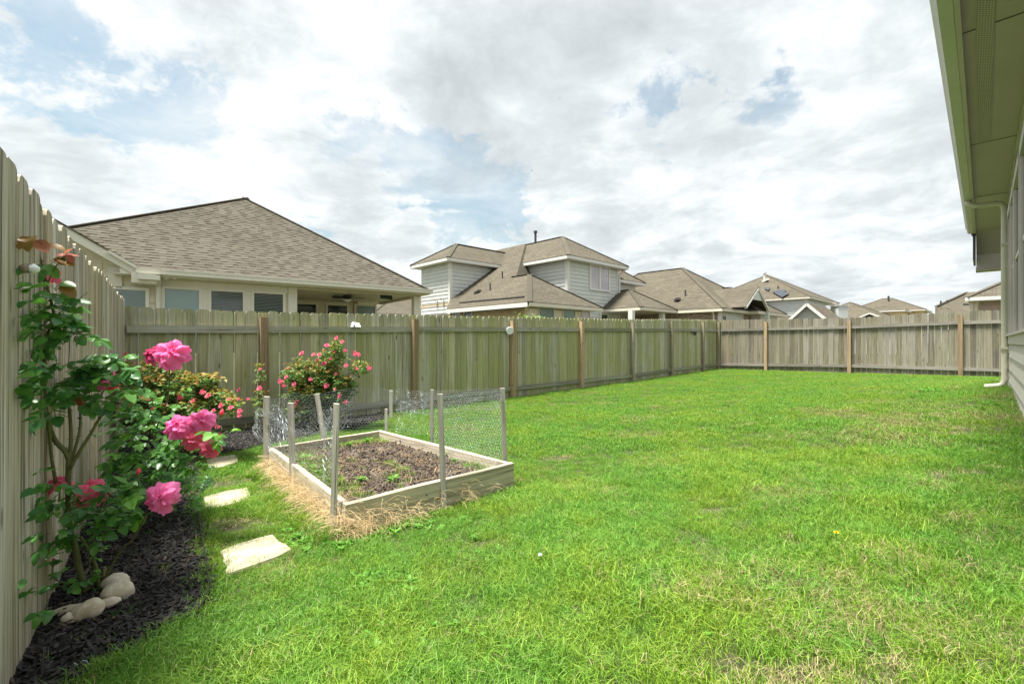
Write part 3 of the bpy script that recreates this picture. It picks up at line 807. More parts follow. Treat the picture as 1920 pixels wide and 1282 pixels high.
mb = MB(); mb.slab([hf.pt(S1 + 1.0, 0.42, ZS + 0.10), hf.pt(S0, 0.42, ZS + 0.10), hf.pt(S0, -4.2, ZS + 2.6), hf.pt(S1 + 1.0, -4.2, ZS + 2.6)], 0.05); mb.build('roof', M['roof'], house)
# rake return beyond the gutter end
mb = MB(); mb.hexa([hf.pt(S1, -0.03, ZS - 0.002), hf.pt(S1, 0.345, ZS - 0.002), hf.pt(S1 + .62, 0.345, ZS - 0.36), hf.pt(S1 + .62, -0.03, ZS - 0.36),
                    hf.pt(S1, -0.03, ZS + 0.09), hf.pt(S1, 0.345, ZS + 0.09), hf.pt(S1 + .62, 0.345, ZS + 0.09), hf.pt(S1 + .62, -0.03, ZS + 0.09)])
mb.build('sloped_soffit', M['olive_soffit'], house)
mb = MB(); hbox(mb, S1 + 0.622, S1 + 1.0, -0.03, 0.345, ZS - 0.60, ZS + 0.09); mb.build('return_box', M['khaki_trim'], house)
mb = MB(); hbox(mb, S1 + 0.60, S1 + 1.02, -0.035, 0.352, ZS - 0.66, ZS - 0.602); mb.build('return_trim', M['olive_soffit'], house)
mb = MB(); hbox(mb, S1 + 0.002, S1 + 1.02, 0.355, 0.385, ZS - 0.52, ZS + 0.09); mb.build('rake_board', M['dark_metal'], house)
# downspout with elbows
def pipe(pts, wd, dp):
    mb = MB()
    for a, b in zip(pts[:-1], pts[1:]): mb.beam(a, b, wd, dp, up=Vector((hf.n[0], hf.n[1], 0.001)))
    return mb
ap = 8.80
path = [hf.pt(ap, 0.405, ZS - 0.04), hf.pt(ap, 0.39, ZS - 0.09), hf.pt(ap, 0.35, ZS - 0.125), hf.pt(ap, 0.28, ZS - 0.14), hf.pt(ap, 0.14, ZS - 0.14), hf.pt(ap, 0.08, ZS - 0.155),
        hf.pt(ap, 0.055, ZS - 0.20), hf.pt(ap, 0.05, ZS - 0.26), hf.pt(ap, 0.05, -0.50), hf.pt(ap, 0.06, -0.56), hf.pt(ap, 0.10, -0.595), hf.pt(ap, 0.24, -0.62)]
mb = MB(); mb.tube(path, 0.036, 8); mb.build('downspout', M['pipe'], house, smooth=True)
mb = MB()
for z in (1.3, -0.1): hbox(mb, ap - 0.05, ap + 0.05, 0.018, 0.09, z, z + 0.03)
mb.build('pipe_strap', M['pipe'], house)

# ---------------------------------------------------------------- generic house pieces
def box_wall(root, fr, a0, a1, b0, b1, z0, z1, m, name='wall'):
    mb = MB(); mb.hexa([fr.pt(a0, b0, z0), fr.pt(a1, b0, z0), fr.pt(a1, b1, z0), fr.pt(a0, b1, z0), fr.pt(a0, b0, z1), fr.pt(a1, b0, z1), fr.pt(a1, b1, z1), fr.pt(a0, b1, z1)])
    return mb.build(name, m, root)
def siding(root, fr, side, c, h0, h1, z0, z1, m, step=0.19):
    f = fr.face(side, c); k = int(math.ceil((z1 - z0) / step))
    for i in range(k):
        za = z0 + i * step; zb = min(za + step - 0.002, z1)
        mb = MB(); mb.hexa([f(h0, -0.01, za), f(h1, -0.01, za), f(h1, 0.034, za), f(h0, 0.034, za), f(h0, -0.01, zb), f(h1, -0.01, zb), f(h1, 0.006, zb), f(h0, 0.006, zb)])
        mb.build('siding_board', m, root)
def corner_board(root, fr, a, b, z0, z1, m, sz=0.09):
    mb = MB(); mb.hexa([fr.pt(a - 0.045, b - 0.045, z0), fr.pt(a + sz, b - 0.045, z0), fr.pt(a + sz, b + sz, z0), fr.pt(a - 0.045, b + sz, z0),
                        fr.pt(a - 0.045, b - 0.045, z1), fr.pt(a + sz, b - 0.045, z1), fr.pt(a + sz, b + sz, z1), fr.pt(a - 0.045, b + sz, z1)])
    mb.build('corner_board', m, root)
def window(root, fr, side, c, h0, h1, z0, z1, fm, gm, fw=0.07, mull=None, blinds=False, proud=0.05):
    f = fr.face(side, c); mb = MB()
    wbox(mb, f, h0 - fw, h0, 0, proud, z0 - fw, z1 + fw); wbox(mb, f, h1, h1 + fw, 0, proud, z0 - fw, z1 + fw)
    wbox(mb, f, h0, h1, 0, proud, z1, z1 + fw); wbox(mb, f, h0, h1, 0, proud, z0 - fw, z0)
    if mull is not None: wbox(mb, f, mull - fw * 0.7, mull + fw * 0.7, 0, proud - 0.004, z0, z1)
    w_ = mb.build('window', fm, root)
    mb = MB(); wbox(mb, f, h0, h1, -0.02, proud - 0.035, z0, z1); mb.build('pane', gm, w_)
    if blinds:
        mb = MB(); k = int((z1 - z0) / 0.035)
        for i in range(k): wbox(mb, f, h0 + 0.01, h1 - 0.01, proud - 0.034, proud - 0.030, z0 + i * 0.035 + 0.01, z0 + i * 0.035 + 0.022)
        mb.build('blind', M['blind'], w_)
    return w_
def caps(root, segs, m=None, r=0.045):
    mb = MB()
    for a, b in segs: mb.beam(a, b, 0.22, 0.022)
    mb.build('ridge_cap', m or M['roof_cap'], root)
def hip_roof(root, fr, a0, a1, b0, b1, ze, pitch, trim, th=0.10, gable_lo=False, gable_hi=False, fascia=True, soffit=None):
    """hip roof over a rectangle of eaves, ridge along its longer side"""
    along_a = (a1 - a0) >= (b1 - b0)
    run = min(a1 - a0, b1 - b0) / 2; zr = ze + run * pitch
    p = fr.pt
    if along_a:
        bm_ = (b0 + b1) / 2; r0 = p(a0 + (0 if gable_lo else run), bm_, zr); r1 = p(a1 - (0 if gable_hi else run), bm_, zr)
        faces = [[p(a0, b0, ze), p(a1, b0, ze), r1, r0], [p(a1, b1, ze), p(a0, b1, ze), r0, r1]]
        if not gable_lo: faces.append([p(a0, b1, ze), p(a0, b0, ze), r0])
        if not gable_hi: faces.append([p(a1, b0, ze), p(a1, b1, ze), r1])
    else:
        am = (a0 + a1) / 2; r0 = p(am, b0 + (0 if gable_lo else run), zr); r1 = p(am, b1 - (0 if gable_hi else run), zr)
        faces = [[p(a0, b1, ze), p(a0, b0, ze), r0, r1], [p(a1, b0, ze), p(a1, b1, ze), r1, r0]]
        if not gable_lo: faces.append([p(a0, b0, ze), p(a1, b0, ze), r0])
        if not gable_hi: faces.append([p(a1, b1, ze), p(a0, b1, ze), r1])
    mb = MB()
    for fc_ in faces: mb.slab(fc_, 0.03)
    mb.build('roof', M['roof'], root)
    segs = [(r0, r1)] if (r0 - r1).length > 0.05 else []
    if not gable_lo:
        segs += [(p(a0, b0, ze), r0), ((p(a0, b1, ze) if along_a else p(a1, b0, ze)), r0)]
    if not gable_hi:
        segs += [(p(a1, b1, ze), r1), ((p(a1, b0, ze) if along_a else p(a0, b1, ze)), r1)]
    caps(root, segs)
    if fascia:
        t = 0.03; zb, zt = ze - 0.17, ze - 0.025
        def ring(x0, x1, y0, y1):
            mb = MB(); mb.hexa([p(x0, y0, zb), p(x1, y0, zb), p(x1, y1, zb), p(x0, y1, zb), p(x0, y0, zt), p(x1, y0, zt), p(x1, y1, zt), p(x0, y1, zt)])
            mb.build('fascia', trim, root)
        ring(a0 + 0.01, a1 - 0.01, b0 + 0.01, b0 + 0.01 + t); ring(a0 + 0.01, a1 - 0.01, b1 - 0.01 - t, b1 - 0.01)
        ring(a0 + 0.01, a0 + 0.01 + t, b0 + 0.042, b1 - 0.042); ring(a1 - 0.01 - t, a1 - 0.01, b0 + 0.042, b1 - 0.042)
        mb = MB(); mb.hexa([p(a0 + .04, b0 + .042, zb + .01), p(a1 - .04, b0 + .042, zb + .01), p(a1 - .04, b1 - .042, zb + .01), p(a0 + .04, b1 - .042, zb + .01),
                            p(a0 + .04, b0 + .042, zb + .03), p(a1 - .04, b0 + .042, zb + .03), p(a1 - .04, b1 - .042, zb + .03), p(a0 + .04, b1 - .042, zb + .03)])
        mb.build('soffit', soffit or trim, root)
    return zr
def vent_pipe(root, p, h, r=0.045, m=None, cap=False):
    mb = MB(); mb.tube([p - Vector((0, 0, 0.15)), p + Vector((0, 0, h))], r, 8)
    if cap: mb.tube([p + Vector((0, 0, h)), p + Vector((0, 0, h + 0.12))], r * 1.6, 10)
    mb.build('vent_pipe', m or M['dark_metal'], root)
E_, N_ = (1.069, 1.0), (-1.0, 1.069)

# ---------------------------------------------------------------- tan house behind the left part of the fence
lh = Frame(-7.54, 9.17, (5.17, 3.83), (-3.83, 5.17))
h1 = thing('house', lh.pt(3, 3, -1.35), 'cream single storey house with large brown hip roof and open patio with a ceiling fan', 'house')
AL = math.hypot(5.17, 3.83)
ZE = 1.50
# roof plane through the eave and the apex
apex = lh.pt(AL - 4.15, 4.15, 4.40)
L0, L1 = lh.pt(0, 0, ZE), lh.pt(AL, 0, ZE)
pl = plane3(L0, L1, apex)
PL = on(pl, 127, 425)
main_poly = [L0, L1, apex, PL]
back = lh.pt(AL, 8.3, ZE)
mb = MB(); mb.slab([v for v in main_poly], 0.03)
mb.slab([L1, back, apex], 0.03); mb.slab([back, lh.pt(-3.5, 8.3, ZE), PL + Vector((0, 0, -0.02)), apex], 0.03)
mb.build('roof', M['roof_base'], h1)
mb = MB(); mb.slab([p + Vector((0, 0, 0.012)) for p in (L1, back, apex)], 0.01); mb.build('roof_side', M['roof'], h1)
caps(h1, [(L1, apex), (PL, apex), (back, apex)])
# shingle tabs: real pieces, clipped to the roof plane
eT = (L1 - L0).normalized(); nU = pl[1] if pl[1].z > 0 else -pl[1]; sU = nU.cross(eT).normalized()
if sU.z < 0: sU = -sU
def clip2(poly, clip):
    out = poly
    for i in range(len(clip)):
        a, b = clip[i], clip[(i + 1) % len(clip)]; inp = out; out = []
        if not inp: return []
        def side(p): return (b[0] - a[0]) * (p[1] - a[1]) - (b[1] - a[1]) * (p[0] - a[0])
        for j in range(len(inp)):
            p, q = inp[j], inp[(j + 1) % len(inp)]; sp, sq = side(p), side(q)
            if sp >= 0: out.append(p)
            if (sp >= 0) != (sq >= 0):
                t = sp / (sp - sq); out.append((p[0] + (q[0] - p[0]) * t, p[1] + (q[1] - p[1]) * t))
    return out
poly2 = [((p - L0).dot(eT), (p - L0).dot(sU)) for p in main_poly]
ar = sum(poly2[i][0] * poly2[(i + 1) % 4][1] - poly2[(i + 1) % 4][0] * poly2[i][1] for i in range(4))
if ar < 0: poly2 = poly2[::-1]
tabs = []
rr_ = random.Random(3)
ROW = 0.122
smax = max(p[1] for p in poly2); xmin = min(p[0] for p in poly2); xmax = max(p[0] for p in poly2)
row = 0
while row * ROW < smax:
    y0 = row * ROW - 0.02; x = xmin - rr_.uniform(0, 0.3); hi = rr_.random() < 0.5
    while x < xmax:
        wd = rr_.uniform(0.11, 0.19) if hi else rr_.uniform(0.12, 0.26)
        c = clip2([(x, y0), (x + wd, y0), (x + wd, y0 + ROW + 0.004), (x, y0 + ROW + 0.004)], poly2)
        if len(c) >= 3:
            lift = 0.018 if hi else 0.010
            tabs.append((c, y0, lift))
        x += wd; hi = not hi
    row += 1
def tab_geo(c, y0, lift):
    top = []; bot = []
    for px_, py_ in c:
        hgt = lift - (py_ - y0) / ROW * (lift - 0.004)
        q = L0 + eT * px_ + sU * py_
        top.append(q + nU * (hgt + 0.003)); bot.append(q + nU * 0.001)
    k = len(c)
    return top + bot, [tuple(range(k))] + [(k + i, k + (i + 1) % k, (i + 1) % k, i) for i in range(k)]
def tab_dist(tb):
    c = tb[0]; q = L0 + eT * (sum(p[0] for p in c) / len(c)) + sU * (sum(p[1] for p in c) / len(c))
    return (q - Vector((0, 0, CZ))).length
full = [tb for tb in tabs if len(tb[0]) == 4]
full.sort(key=tab_dist)
near = set(id(tb) for tb in full[:300])
mb = MB()
for tb in tabs:
    if id(tb) in near:
        m1 = MB(); vs, fs = tab_geo(*tb); m1.add(vs, fs); m1.build('shingle', M['roof_tab'], h1, uv=False)
    else:
        vs, fs = tab_geo(*tb); mb.add(vs, fs)
o = mb.build('shingles', M['roof_tab'], h1, uv=False); o['kind'] = 'stuff'
# gutter and fascia
mb = MB(); f = lh.face('b', 0.0)
wbox(mb, f, -0.05, AL + 0.06, 0.0, 0.11, ZE - 0.115, ZE - 0.02); wbox(mb, f, -0.05, AL + 0.06, 0.09, 0.125, ZE - 0.035, ZE - 0.005); mb.build('gutter', M['cream_trim'], h1)
mb = MB(); wbox(mb, f, -0.3, AL, -0.03, -0.002, ZE - 0.14, ZE - 0.03); mb.build('fascia', M['cream_trim'], h1)
mb = MB(); mb.hexa([lh.pt(AL, 0.03, ZE - .14), lh.pt(AL + .03, 0.0, ZE - .14), lh.pt(AL + .03, 8.3, ZE - .14), lh.pt(AL, 8.3, ZE - .14), lh.pt(AL, 0.03, ZE - .02), lh.pt(AL + .03, 0.0, ZE - .02), lh.pt(AL + .03, 8.3, ZE - .02), lh.pt(AL, 8.3, ZE - .02)]); mb.build('fascia', M['cream_trim'], h1)
BW = 0.42
aP0 = lh.colA(550, BW); aP1 = AL - 0.55
ZSo = ZE - 0.15
box_wall(h1, lh, -6.5, aP0, BW, 7.8, -1.5, ZSo - 0.002, M['cream'])
box_wall(h1, lh, aP0 + 0.002, aP1 - 0.55, BW + 3.0, 7.8, -1.5, ZSo - 0.002, M['cream'], 'patio_wall')
box_wall(h1, lh, -0.4, AL - 0.002, 0.032, 8.2, ZSo, ZSo + 0.02, M['cream'], 'soffit')
box_wall(h1, lh, aP0 - 0.12, aP0 + 0.08, BW - 0.04, BW + 0.16, -1.5, ZSo - 0.004, M['cream_trim'], 'column')
aC = lh.colA(781, BW)
box_wall(h1, lh, aC - 0.09, aC + 0.09, BW - 0.03, BW + 0.15, -1.5, ZSo - 0.032, M['cream_trim'], 'column')
box_wall(h1, lh, aP0 + 0.082, aC + 0.12, BW - 0.01, BW + 0.13, ZSo - 0.03, ZSo - 0.004, M['cream'], 'beam')
box_wall(h1, lh, aP1 - 0.548, aP1 - 0.4, BW + 2.96, BW + 3.2, -1.5, ZSo - 0.004, M['brick_rose'], 'brick_pier')
box_wall(h1, lh, aC - 0.02, aC + 0.1, BW + 0.152, BW + 3.0, ZSo - 0.06, ZSo - 0.004, M['cream'], 'beam')
mb = MB(); f = lh.face('b', BW); wbox(mb, f, 0, aP0 - 0.13, 0.001, 0.025, ZSo - 0.16, ZSo - 0.005); mb.build('frieze_board', M['cream_trim'], h1)
# windows of the rear wall: columns measured at the wall
def lwin(u0, u1, v0, zb, gm, b=BW, side_m=None, **kw):
    a0, a1 = lh.colA(u0, b), lh.colA(u1, b)
    window(h1, lh, 'b', b, a0, a1, zb, lh.zrow(v0, (a0 + a1) / 2, b), side_m or M['cream_trim'], gm, 0.06, **kw)
lwin(309, 373, 543, -0.25, M['glass_teal'])
lwin(396, 455, 547, -0.25, M['glass_dark'], blinds=True)
lwin(476, 530, 551, -0.25, M['glass_dark'], blinds=True)
lwin(206, 273, 543.5, -0.25, M['glass_teal'], blinds=True)
for u in (384, 466):
    a = lh.colA(u, BW); mb = MB(); wbox(mb, lh.face('b', BW), a - 0.1, a + 0.1, 0.001, 0.03, -1.4, ZSo - 0.165); mb.build('mullion_panel', M['cream_trim'], h1)
for u0, u1, v0, g in ((556, 592, 570, M['glass_dark']), (614, 650, 571, M['glass_dark']), (667, 702, 574, M['glass_teal'])):
    lwin(u0, u1, v0, -0.5, g, b=BW + 3.0)
GABLE_SIDING = True
siding(h1, lh, 'b', BW, lh.colA(302, BW), aP0 - 0.14, 1.19, ZSo - 0.17, M['cream'], 0.16)
siding(h1, lh, 'b', BW + 3.0, aP0 + 0.1, aP1 - 0.56, 1.18, ZSo - 0.01, M['cream'], 0.16)
# gable wing at the left: rake boards, return box and upper wall
a_r = lh.colA(257, 0); zr0 = ZE
a_l = lh.colA(86, 0.0); zl = lh.zrow(405, a_l, 0.0)
gp = (zl - zr0) / (a_r - a_l)
a_top = -4.6; z_top = zr0 + gp * (a_r - a_top)
mb = MB(); mb.slab([lh.pt(a_top, BW - 0.004, z_top - 0.15), lh.pt(a_r - 0.05, BW - 0.004, zr0 - 0.13), lh.pt(a_r - 0.05, BW - 0.004, 0.5), lh.pt(2 * a_top, BW - 0.004, 0.5), lh.pt(2 * a_top - a_r, BW - 0.004, zr0 - 0.2)], -0.06); mb.build('gable_wall', M['cream'], h1)
for k in range(16):
    zb_ = 0.20 + k * 0.16
    if zb_ + 0.16 > z_top - 0.3: break
    hi_ = min(lh.colA(291, BW), a_r + (zr0 - 0.22 - zb_ - 0.16) / gp) if zb_ > 0.9 else lh.colA(291, BW)
    spans = [(-7.5, lh.colA(203, BW)), (lh.colA(276, BW), hi_)] if zb_ < lh.zrow(541, lh.colA(240, BW), BW) + 0.06 else [(-7.5 + max(0, zb_ - 1) , hi_)]
    for s0_, s1_ in spans:
        if s1_ - s0_ > 0.1: siding(h1, lh, 'b', BW, s0_, s1_, zb_, zb_ + 0.158, M['cream'], 0.16)
vb = lh.colA(216, BW); mb = MB(); wbox(mb, lh.face('b', BW), vb - 0.11, vb + 0.11, 0.035, 0.05, 1.1, 1.52); mb.build('batten', M['cream_trim'], h1)
mb = MB()
rk = 0.17
mb.slab([lh.pt(a_l - 4, -0.0, zl + gp * 4), lh.pt(a_r, 0.0, zr0), lh.pt(a_r, 0.0, zr0 - rk), lh.pt(a_l - 4, 0.0, zl + gp * 4 - rk)], 0.04)
mb.build('rake_board', M['cream_trim'], h1)
mb = MB(); mb.hexa([lh.pt(a_l - 4, 0.03, zl + gp * 4 - rk), lh.pt(a_r, 0.03, zr0 - rk), lh.pt(a_r, BW, zr0 - rk), lh.pt(a_l - 4, BW, zl + gp * 4 - rk),
                    lh.pt(a_l - 4, 0.03, zl + gp * 4 - rk + .03), lh.pt(a_r, 0.03, zr0 - rk + .03), lh.pt(a_r, BW, zr0 - rk + .03), lh.pt(a_l - 4, BW, zl + gp * 4 - rk + .03)]); mb.build('rake_soffit', M['cream'], h1)
mb = MB(); mb.slab([lh.pt(a_r + 0.06, -0.07, zr0 + 0.0), lh.pt(a_r + 0.06, 4.5, zr0 + 0.0), lh.pt(a_l - 4, 4.5, zl + gp * 4 + 0.04), lh.pt(a_l - 4, -0.07, zl + gp * 4 + 0.04)], 0.03); mb.build('wing_roof', M['roof'], h1)
a0, a1 = lh.colA(246, -0.08), lh.colA(294, -0.08)
mb = MB(); wbox(mb, lh.face('b', 0.0), a0, a1, -0.35, 0.075, lh.zrow(530, a0, 0), lh.zrow(511, a0, 0)); mb.build('eave_return', M['cream_trim'], h1)
a0, a1 = lh.colA(258, -0.16), lh.colA(300, -0.16)
mb = MB(); wbox(mb, lh.face('b', 0.0), a0, a1, 0.077, 0.19, lh.zrow(527, a1, 0), lh.zrow(518, a1, 0)); mb.build('return_gutter', M['cream_trim'], h1)
a0, a1 = lh.colA(203, -0.06), lh.colA(258, -0.06)
mb = MB(); mb.beam(lh.pt(a0, -0.1, lh.zrow(471, a0, -0.1)), lh.pt(a1, -0.1, lh.zrow(502, a1, -0.1)), 0.05, 0.05); mb.build('step_flashing', M['cream_trim'], h1)
# flood lamp and downspout
ad = lh.colA(297, BW - 0.06)
mb = MB(); mb.tube([lh.pt(ad, -0.05, ZE - 0.16), lh.pt(ad, 0.1, ZE - 0.24), lh.pt(ad, BW - 0.07, ZE - 0.34), lh.pt(ad, BW - 0.07, -1.3)], 0.05, 8); mb.build('downspout', M['cream_trim'], h1)
for u, v in ((314, 519), (332, 518)):
    a = lh.colA(u, 0.12); q = lh.pt(a, 0.12, lh.zrow(v, a, 0.12))
    mb = MB(); mb.tube([q + Vector((0, .03, .03)), q, q + Vector((-0.02, -0.07, -0.02))], [0.03, 0.045, 0.06], 12); mb.build('flood_lamp', M['white_plastic'], h1)
# ceiling fan: hub, rod, five blades, light bowl
fu = lh.colA(651, BW + 1.1)
fan = thing('ceiling_fan', lh.pt(fu, BW + 1.1, ZSo - 0.004), 'dark bronze ceiling fan hanging in the open patio of the cream house', 'ceiling fan')
fc_ = lh.pt(fu, BW + 1.1, 0)
zf = lh.zrow(555.5, fu, BW + 1.1)
mb = MB(); mb.tube([Vector((fc_.x, fc_.y, CZ + ZSo - 0.004)), Vector((fc_.x, fc_.y, CZ + zf))], 0.018, 8); mb.build('rod', M['dark_bronze'], fan)
mb = MB(); mb.tube([Vector((fc_.x, fc_.y, CZ + zf + s)) for s in (0.05, 0.02, -0.05, -0.09)], [0.05, 0.12, 0.12, 0.06], 16); mb.build('motor', M['dark_bronze'], fan)
mb = MB(); mb.tube([Vector((fc_.x, fc_.y, CZ + zf + s)) for s in (-0.092, -0.12, -0.17)], [0.12, 0.11, 0.03], 16); mb.build('lamp_bowl', M['white_plastic'], fan)
for k in range(5):
    an = 0.35 + k * 2 * math.pi / 5; dv = Vector((math.cos(an), math.sin(an), 0)); sv = Vector((-math.sin(an), math.cos(an), 0.18)) 
    c0 = Vector((fc_.x, fc_.y, CZ + zf - 0.03)); mb = MB()
    mb.slab([c0 + dv * 0.1 - sv * 0.02, c0 + dv * 0.2 - sv * 0.06, c0 + dv * 0.46 - sv * 0.075, c0 + dv * 0.49, c0 + dv * 0.46 + sv * 0.075, c0 + dv * 0.2 + sv * 0.06, c0 + dv * 0.1 + sv * 0.02], 0.008)
    mb.build('blade', M['dark_bronze'], fan)
ta = lh.colA(724, BW + 0.35)
tv = thing('television', lh.pt(ta, BW + 0.35, 1.0), 'black television tilted down from the patio ceiling of the cream house', 'television')
q = P(724, 554, lh.xy(ta, BW + 0.35)[1]); ex = Vector((0.93, 0.35, -0.1)).normalized(); ez = Vector((-0.12, 0.25, 0.95)).normalized(); ey = ex.cross(ez)
mb = MB(); cc = []
for sz in (-1, 1):
    for sx, sy in ((-1, -1), (1, -1), (1, 1), (-1, 1)): cc.append(q + ex * 0.17 * sx + ey * 0.03 * sy + ez * 0.10 * sz)
mb.hexa(cc); mb.build('screen', M['glass_dark'], tv)
mb = MB(); mb.beam(q, q + Vector((0.03, 0.08, 0.09)), 0.05, 0.05); mb.build('bracket', M['dark_metal'], tv)
sl = thing('string_lights', lh.pt(fu, BW + 0.5, ZSo - 0.1), 'string of small clear bulbs hung along the patio beam beside the fan', 'string lights')
pts = [lh.pt(lh.colA(u, BW + 0.9), BW + 0.9, lh.zrow(v, lh.colA(u, BW + 0.9), BW + 0.9)) for u, v in ((600, 537), (638, 541), (655, 543), (673, 545), (690, 546), (706, 544), (730, 545))]
mb = MB(); mb.tube(pts, 0.004, 4); mb.build('cable', M['dark_metal'], sl)
for p_ in pts[1:-1]:
    mb = MB(); mb.tube([p_, p_ - Vector((0, 0, 0.03)), p_ - Vector((0, 0, 0.075)), p_ - Vector((0, 0, 0.09))], [0.012, 0.014, 0.022, 0.008], 8); mb.build('bulb', M['white_plastic'], sl)

# ---------------------------------------------------------------- grey two storey house
h2f = Frame(2.75, 22.5, E_, N_)
h2 = thing('house', h2f.pt(0, 0, -1.35), 'pale grey two storey house with tan brick ground floor and tall twin window', 'house')
TR = M['white_trim']; Z2 = 4.22; pt2 = 0.65
aR = h2f.colA(1158, 0)
hip_roof(h2, h2f, -0.45, aR + 0.45, -0.45, 8.6, Z2, pt2, TR)
box_wall(h2, h2f, 0, aR, 0, 8.0, -1.6, Z2 - 0.18, M['grey_siding'])
siding(h2, h2f, 'b', 0, 0.09, aR - 0.09, -0.2, Z2 - 0.18, M['grey_siding']); siding(h2, h2f, 'a', 0, 0.09, 5.5, 0.9, Z2 - 0.18, M['grey_siding'])
corner_board(h2, h2f, 0, 0, -1.5, Z2 - 0.18, TR, 0.12); corner_board(h2, h2f, aR - 0.08, 0, -1.5, Z2 - 0.18, TR, 0.1)
aw0, aw1 = h2f.colA(1106, 0), h2f.colA(1139.5, 0)
window(h2, h2f, 'b', 0, aw0, aw1, h2f.zrow(540, aw0, 0), h2f.zrow(497.5, aw0, 0), TR, M['glass_pink'], 0.10, mull=h2f.colA(1123, 0), proud=0.09)
aw0, aw1 = h2f.colA(1126, 0), h2f.colA(1137, 0)
window(h2, h2f, 'b', 0, aw0, aw1, -0.3, h2f.zrow(590, aw0, 0), TR, M['glass_dark'], 0.14, blinds=True, proud=0.08)
mb = MB(); mb.tube([h2f.pt(aR + 0.3, -0.4, Z2 - 0.12), h2f.pt(aR + 0.12, -0.12, Z2 - 0.4), h2f.pt(aR + 0.03, -0.1, Z2 - 0.5), h2f.pt(aR + 0.03, -0.1, 1.2)], 0.05, 8); mb.build('downspout', TR, h2)
# left tower
aT, bT = -3.9, 4.47
bT1 = h2f.colB(790, aT)
hip_roof(h2, h2f, aT - 0.45, 4.5, bT - 0.45, bT1 + 0.45, Z2, pt2, TR)
box_wall(h2, h2f, aT, 3.9, bT, bT1, 1.4, Z2 - 0.18, M['grey_siding']); box_wall(h2, h2f, aT + 0.02, 3.9, bT + 0.02, bT1 - .02, -1.6, 1.398, M['brick_tan'])
siding(h2, h2f, 'a', aT, bT + 0.09, bT1 - 0.06, 1.5, Z2 - 0.18, M['grey_siding']); siding(h2, h2f, 'b', bT, aT + 0.09, 1.5, 1.5, Z2 - 0.18, M['grey_siding'])
corner_board(h2, h2f, aT, bT, 1.42, Z2 - 0.18, TR, 0.12)
mb = MB(); wbox(mb, h2f.face('a', aT), bT - 0.02, bT1 + 0.03, 0.0, 0.03, h2f.zrow(573, aT, bT), h2f.zrow(573, aT, bT) + 0.16); mb.build('belt_course', M['brick_tan'], h2)
for u, v in ((818, 560), (830, 558.5)):
    b = h2f.colB(u, aT - 0.1); q = h2f.pt(aT - 0.06, b, h2f.zrow(v, aT - 0.1, b)); mb = MB(); mb.tube([q, q + Vector((-0.12, -0.06, -0.06))], [0.05, 0.09], 8); mb.build('wall_vent', M['gutter'], h2)
# long low roof plane and front wing
Z1 = 1.58; aE = -4.80; bE = -2.12
P1 = plane3(h2f.pt(aE, 0, Z1), h2f.pt(aE, 1, Z1), h2f.pt(0.65, 0, Z1 + 0.65 * (0.65 - aE)))
_am = aE + (h2f.colA(1131, bE) - aE) / 2; pA = h2f.pt(_am, h2f.colB(968, _am), Z1 + 0.65 * (_am - aE)); pTop = on(P1, 985, 457); bL = h2f.colB(837, aE)
NH2 = Vector((h2f.n[0], h2f.n[1], 0))
mb = MB(); mb.slab([h2f.pt(aE, bE, Z1), h2f.pt(_am, bE + _am - aE, Z1 + 0.65 * (_am - aE)), pA, pTop, pTop + NH2 * 6, h2f.pt(aT + 0.12, bT + 0.1, Z1 + 0.65 * (aT + 0.12 - aE)), h2f.pt(aT - 0.03, bT - 0.02, Z1 + 0.65 * (aT - 0.03 - aE)), h2f.pt(aE, bL, Z1)], 0.03)
_d = (pTop.x - h2f.o[0], pTop.y - h2f.o[1]); bP = _d[0] * h2f.n[0] + _d[1] * h2f.n[1]
qR = h2f.pt(0.06, h2f.colB(996, 0.06), h2f.zrow(514, 0.06, h2f.colB(996, 0.06)))
mb.slab([pA, qR, pTop], 0.03)
zRr = Z2 + pt2 * (aR / 2 + 0.45)
mb.slab([pTop, qR, h2f.pt(aR / 2, bP + 0.3, zRr - 0.05)], 0.03)
mb.slab([pTop, h2f.pt(aR / 2, bP + 0.3, zRr - 0.05), h2f.pt(aR / 2, bP + 6, zRr - 0.05), pTop + NH2 * 6], 0.03)
mb.build('roof', M['roof'], h2)
_d = (pA.x - h2f.o[0], pA.y - h2f.o[1]); bPA = _d[0] * h2f.n[0] + _d[1] * h2f.n[1]
aW1 = h2f.colA(1131, bE); rW = (aW1 - aE) / 2; apW = h2f.pt(aE + rW, bE + rW, Z1 + 0.65 * rW); apB = h2f.pt(aE + rW, bPA + 0.3, Z1 + 0.65 * rW)
mb = MB(); mb.slab([h2f.pt(aE, bE, Z1 - .004), h2f.pt(aW1, bE, Z1 - .004), apW], 0.03); mb.slab([h2f.pt(aW1, bE, Z1), h2f.pt(aW1, bPA + .3, Z1), apB, apW], 0.03); mb.build('wing_roof', M['roof'], h2)
caps(h2, [(h2f.pt(aE, bE, Z1), apW), (h2f.pt(aW1, bE, Z1), apW), (apW, apB)])
mb = MB(); f = h2f.face('b', bE); wbox(mb, f, aE, aW1, -0.03, 0.0, Z1 - 0.17, Z1 - 0.03); wbox(mb, f, aE + 0.002, aW1 - 0.002, -0.9, -0.031, Z1 - 0.165, Z1 - 0.14); mb.build('fascia', M['beige_trim'], h2)
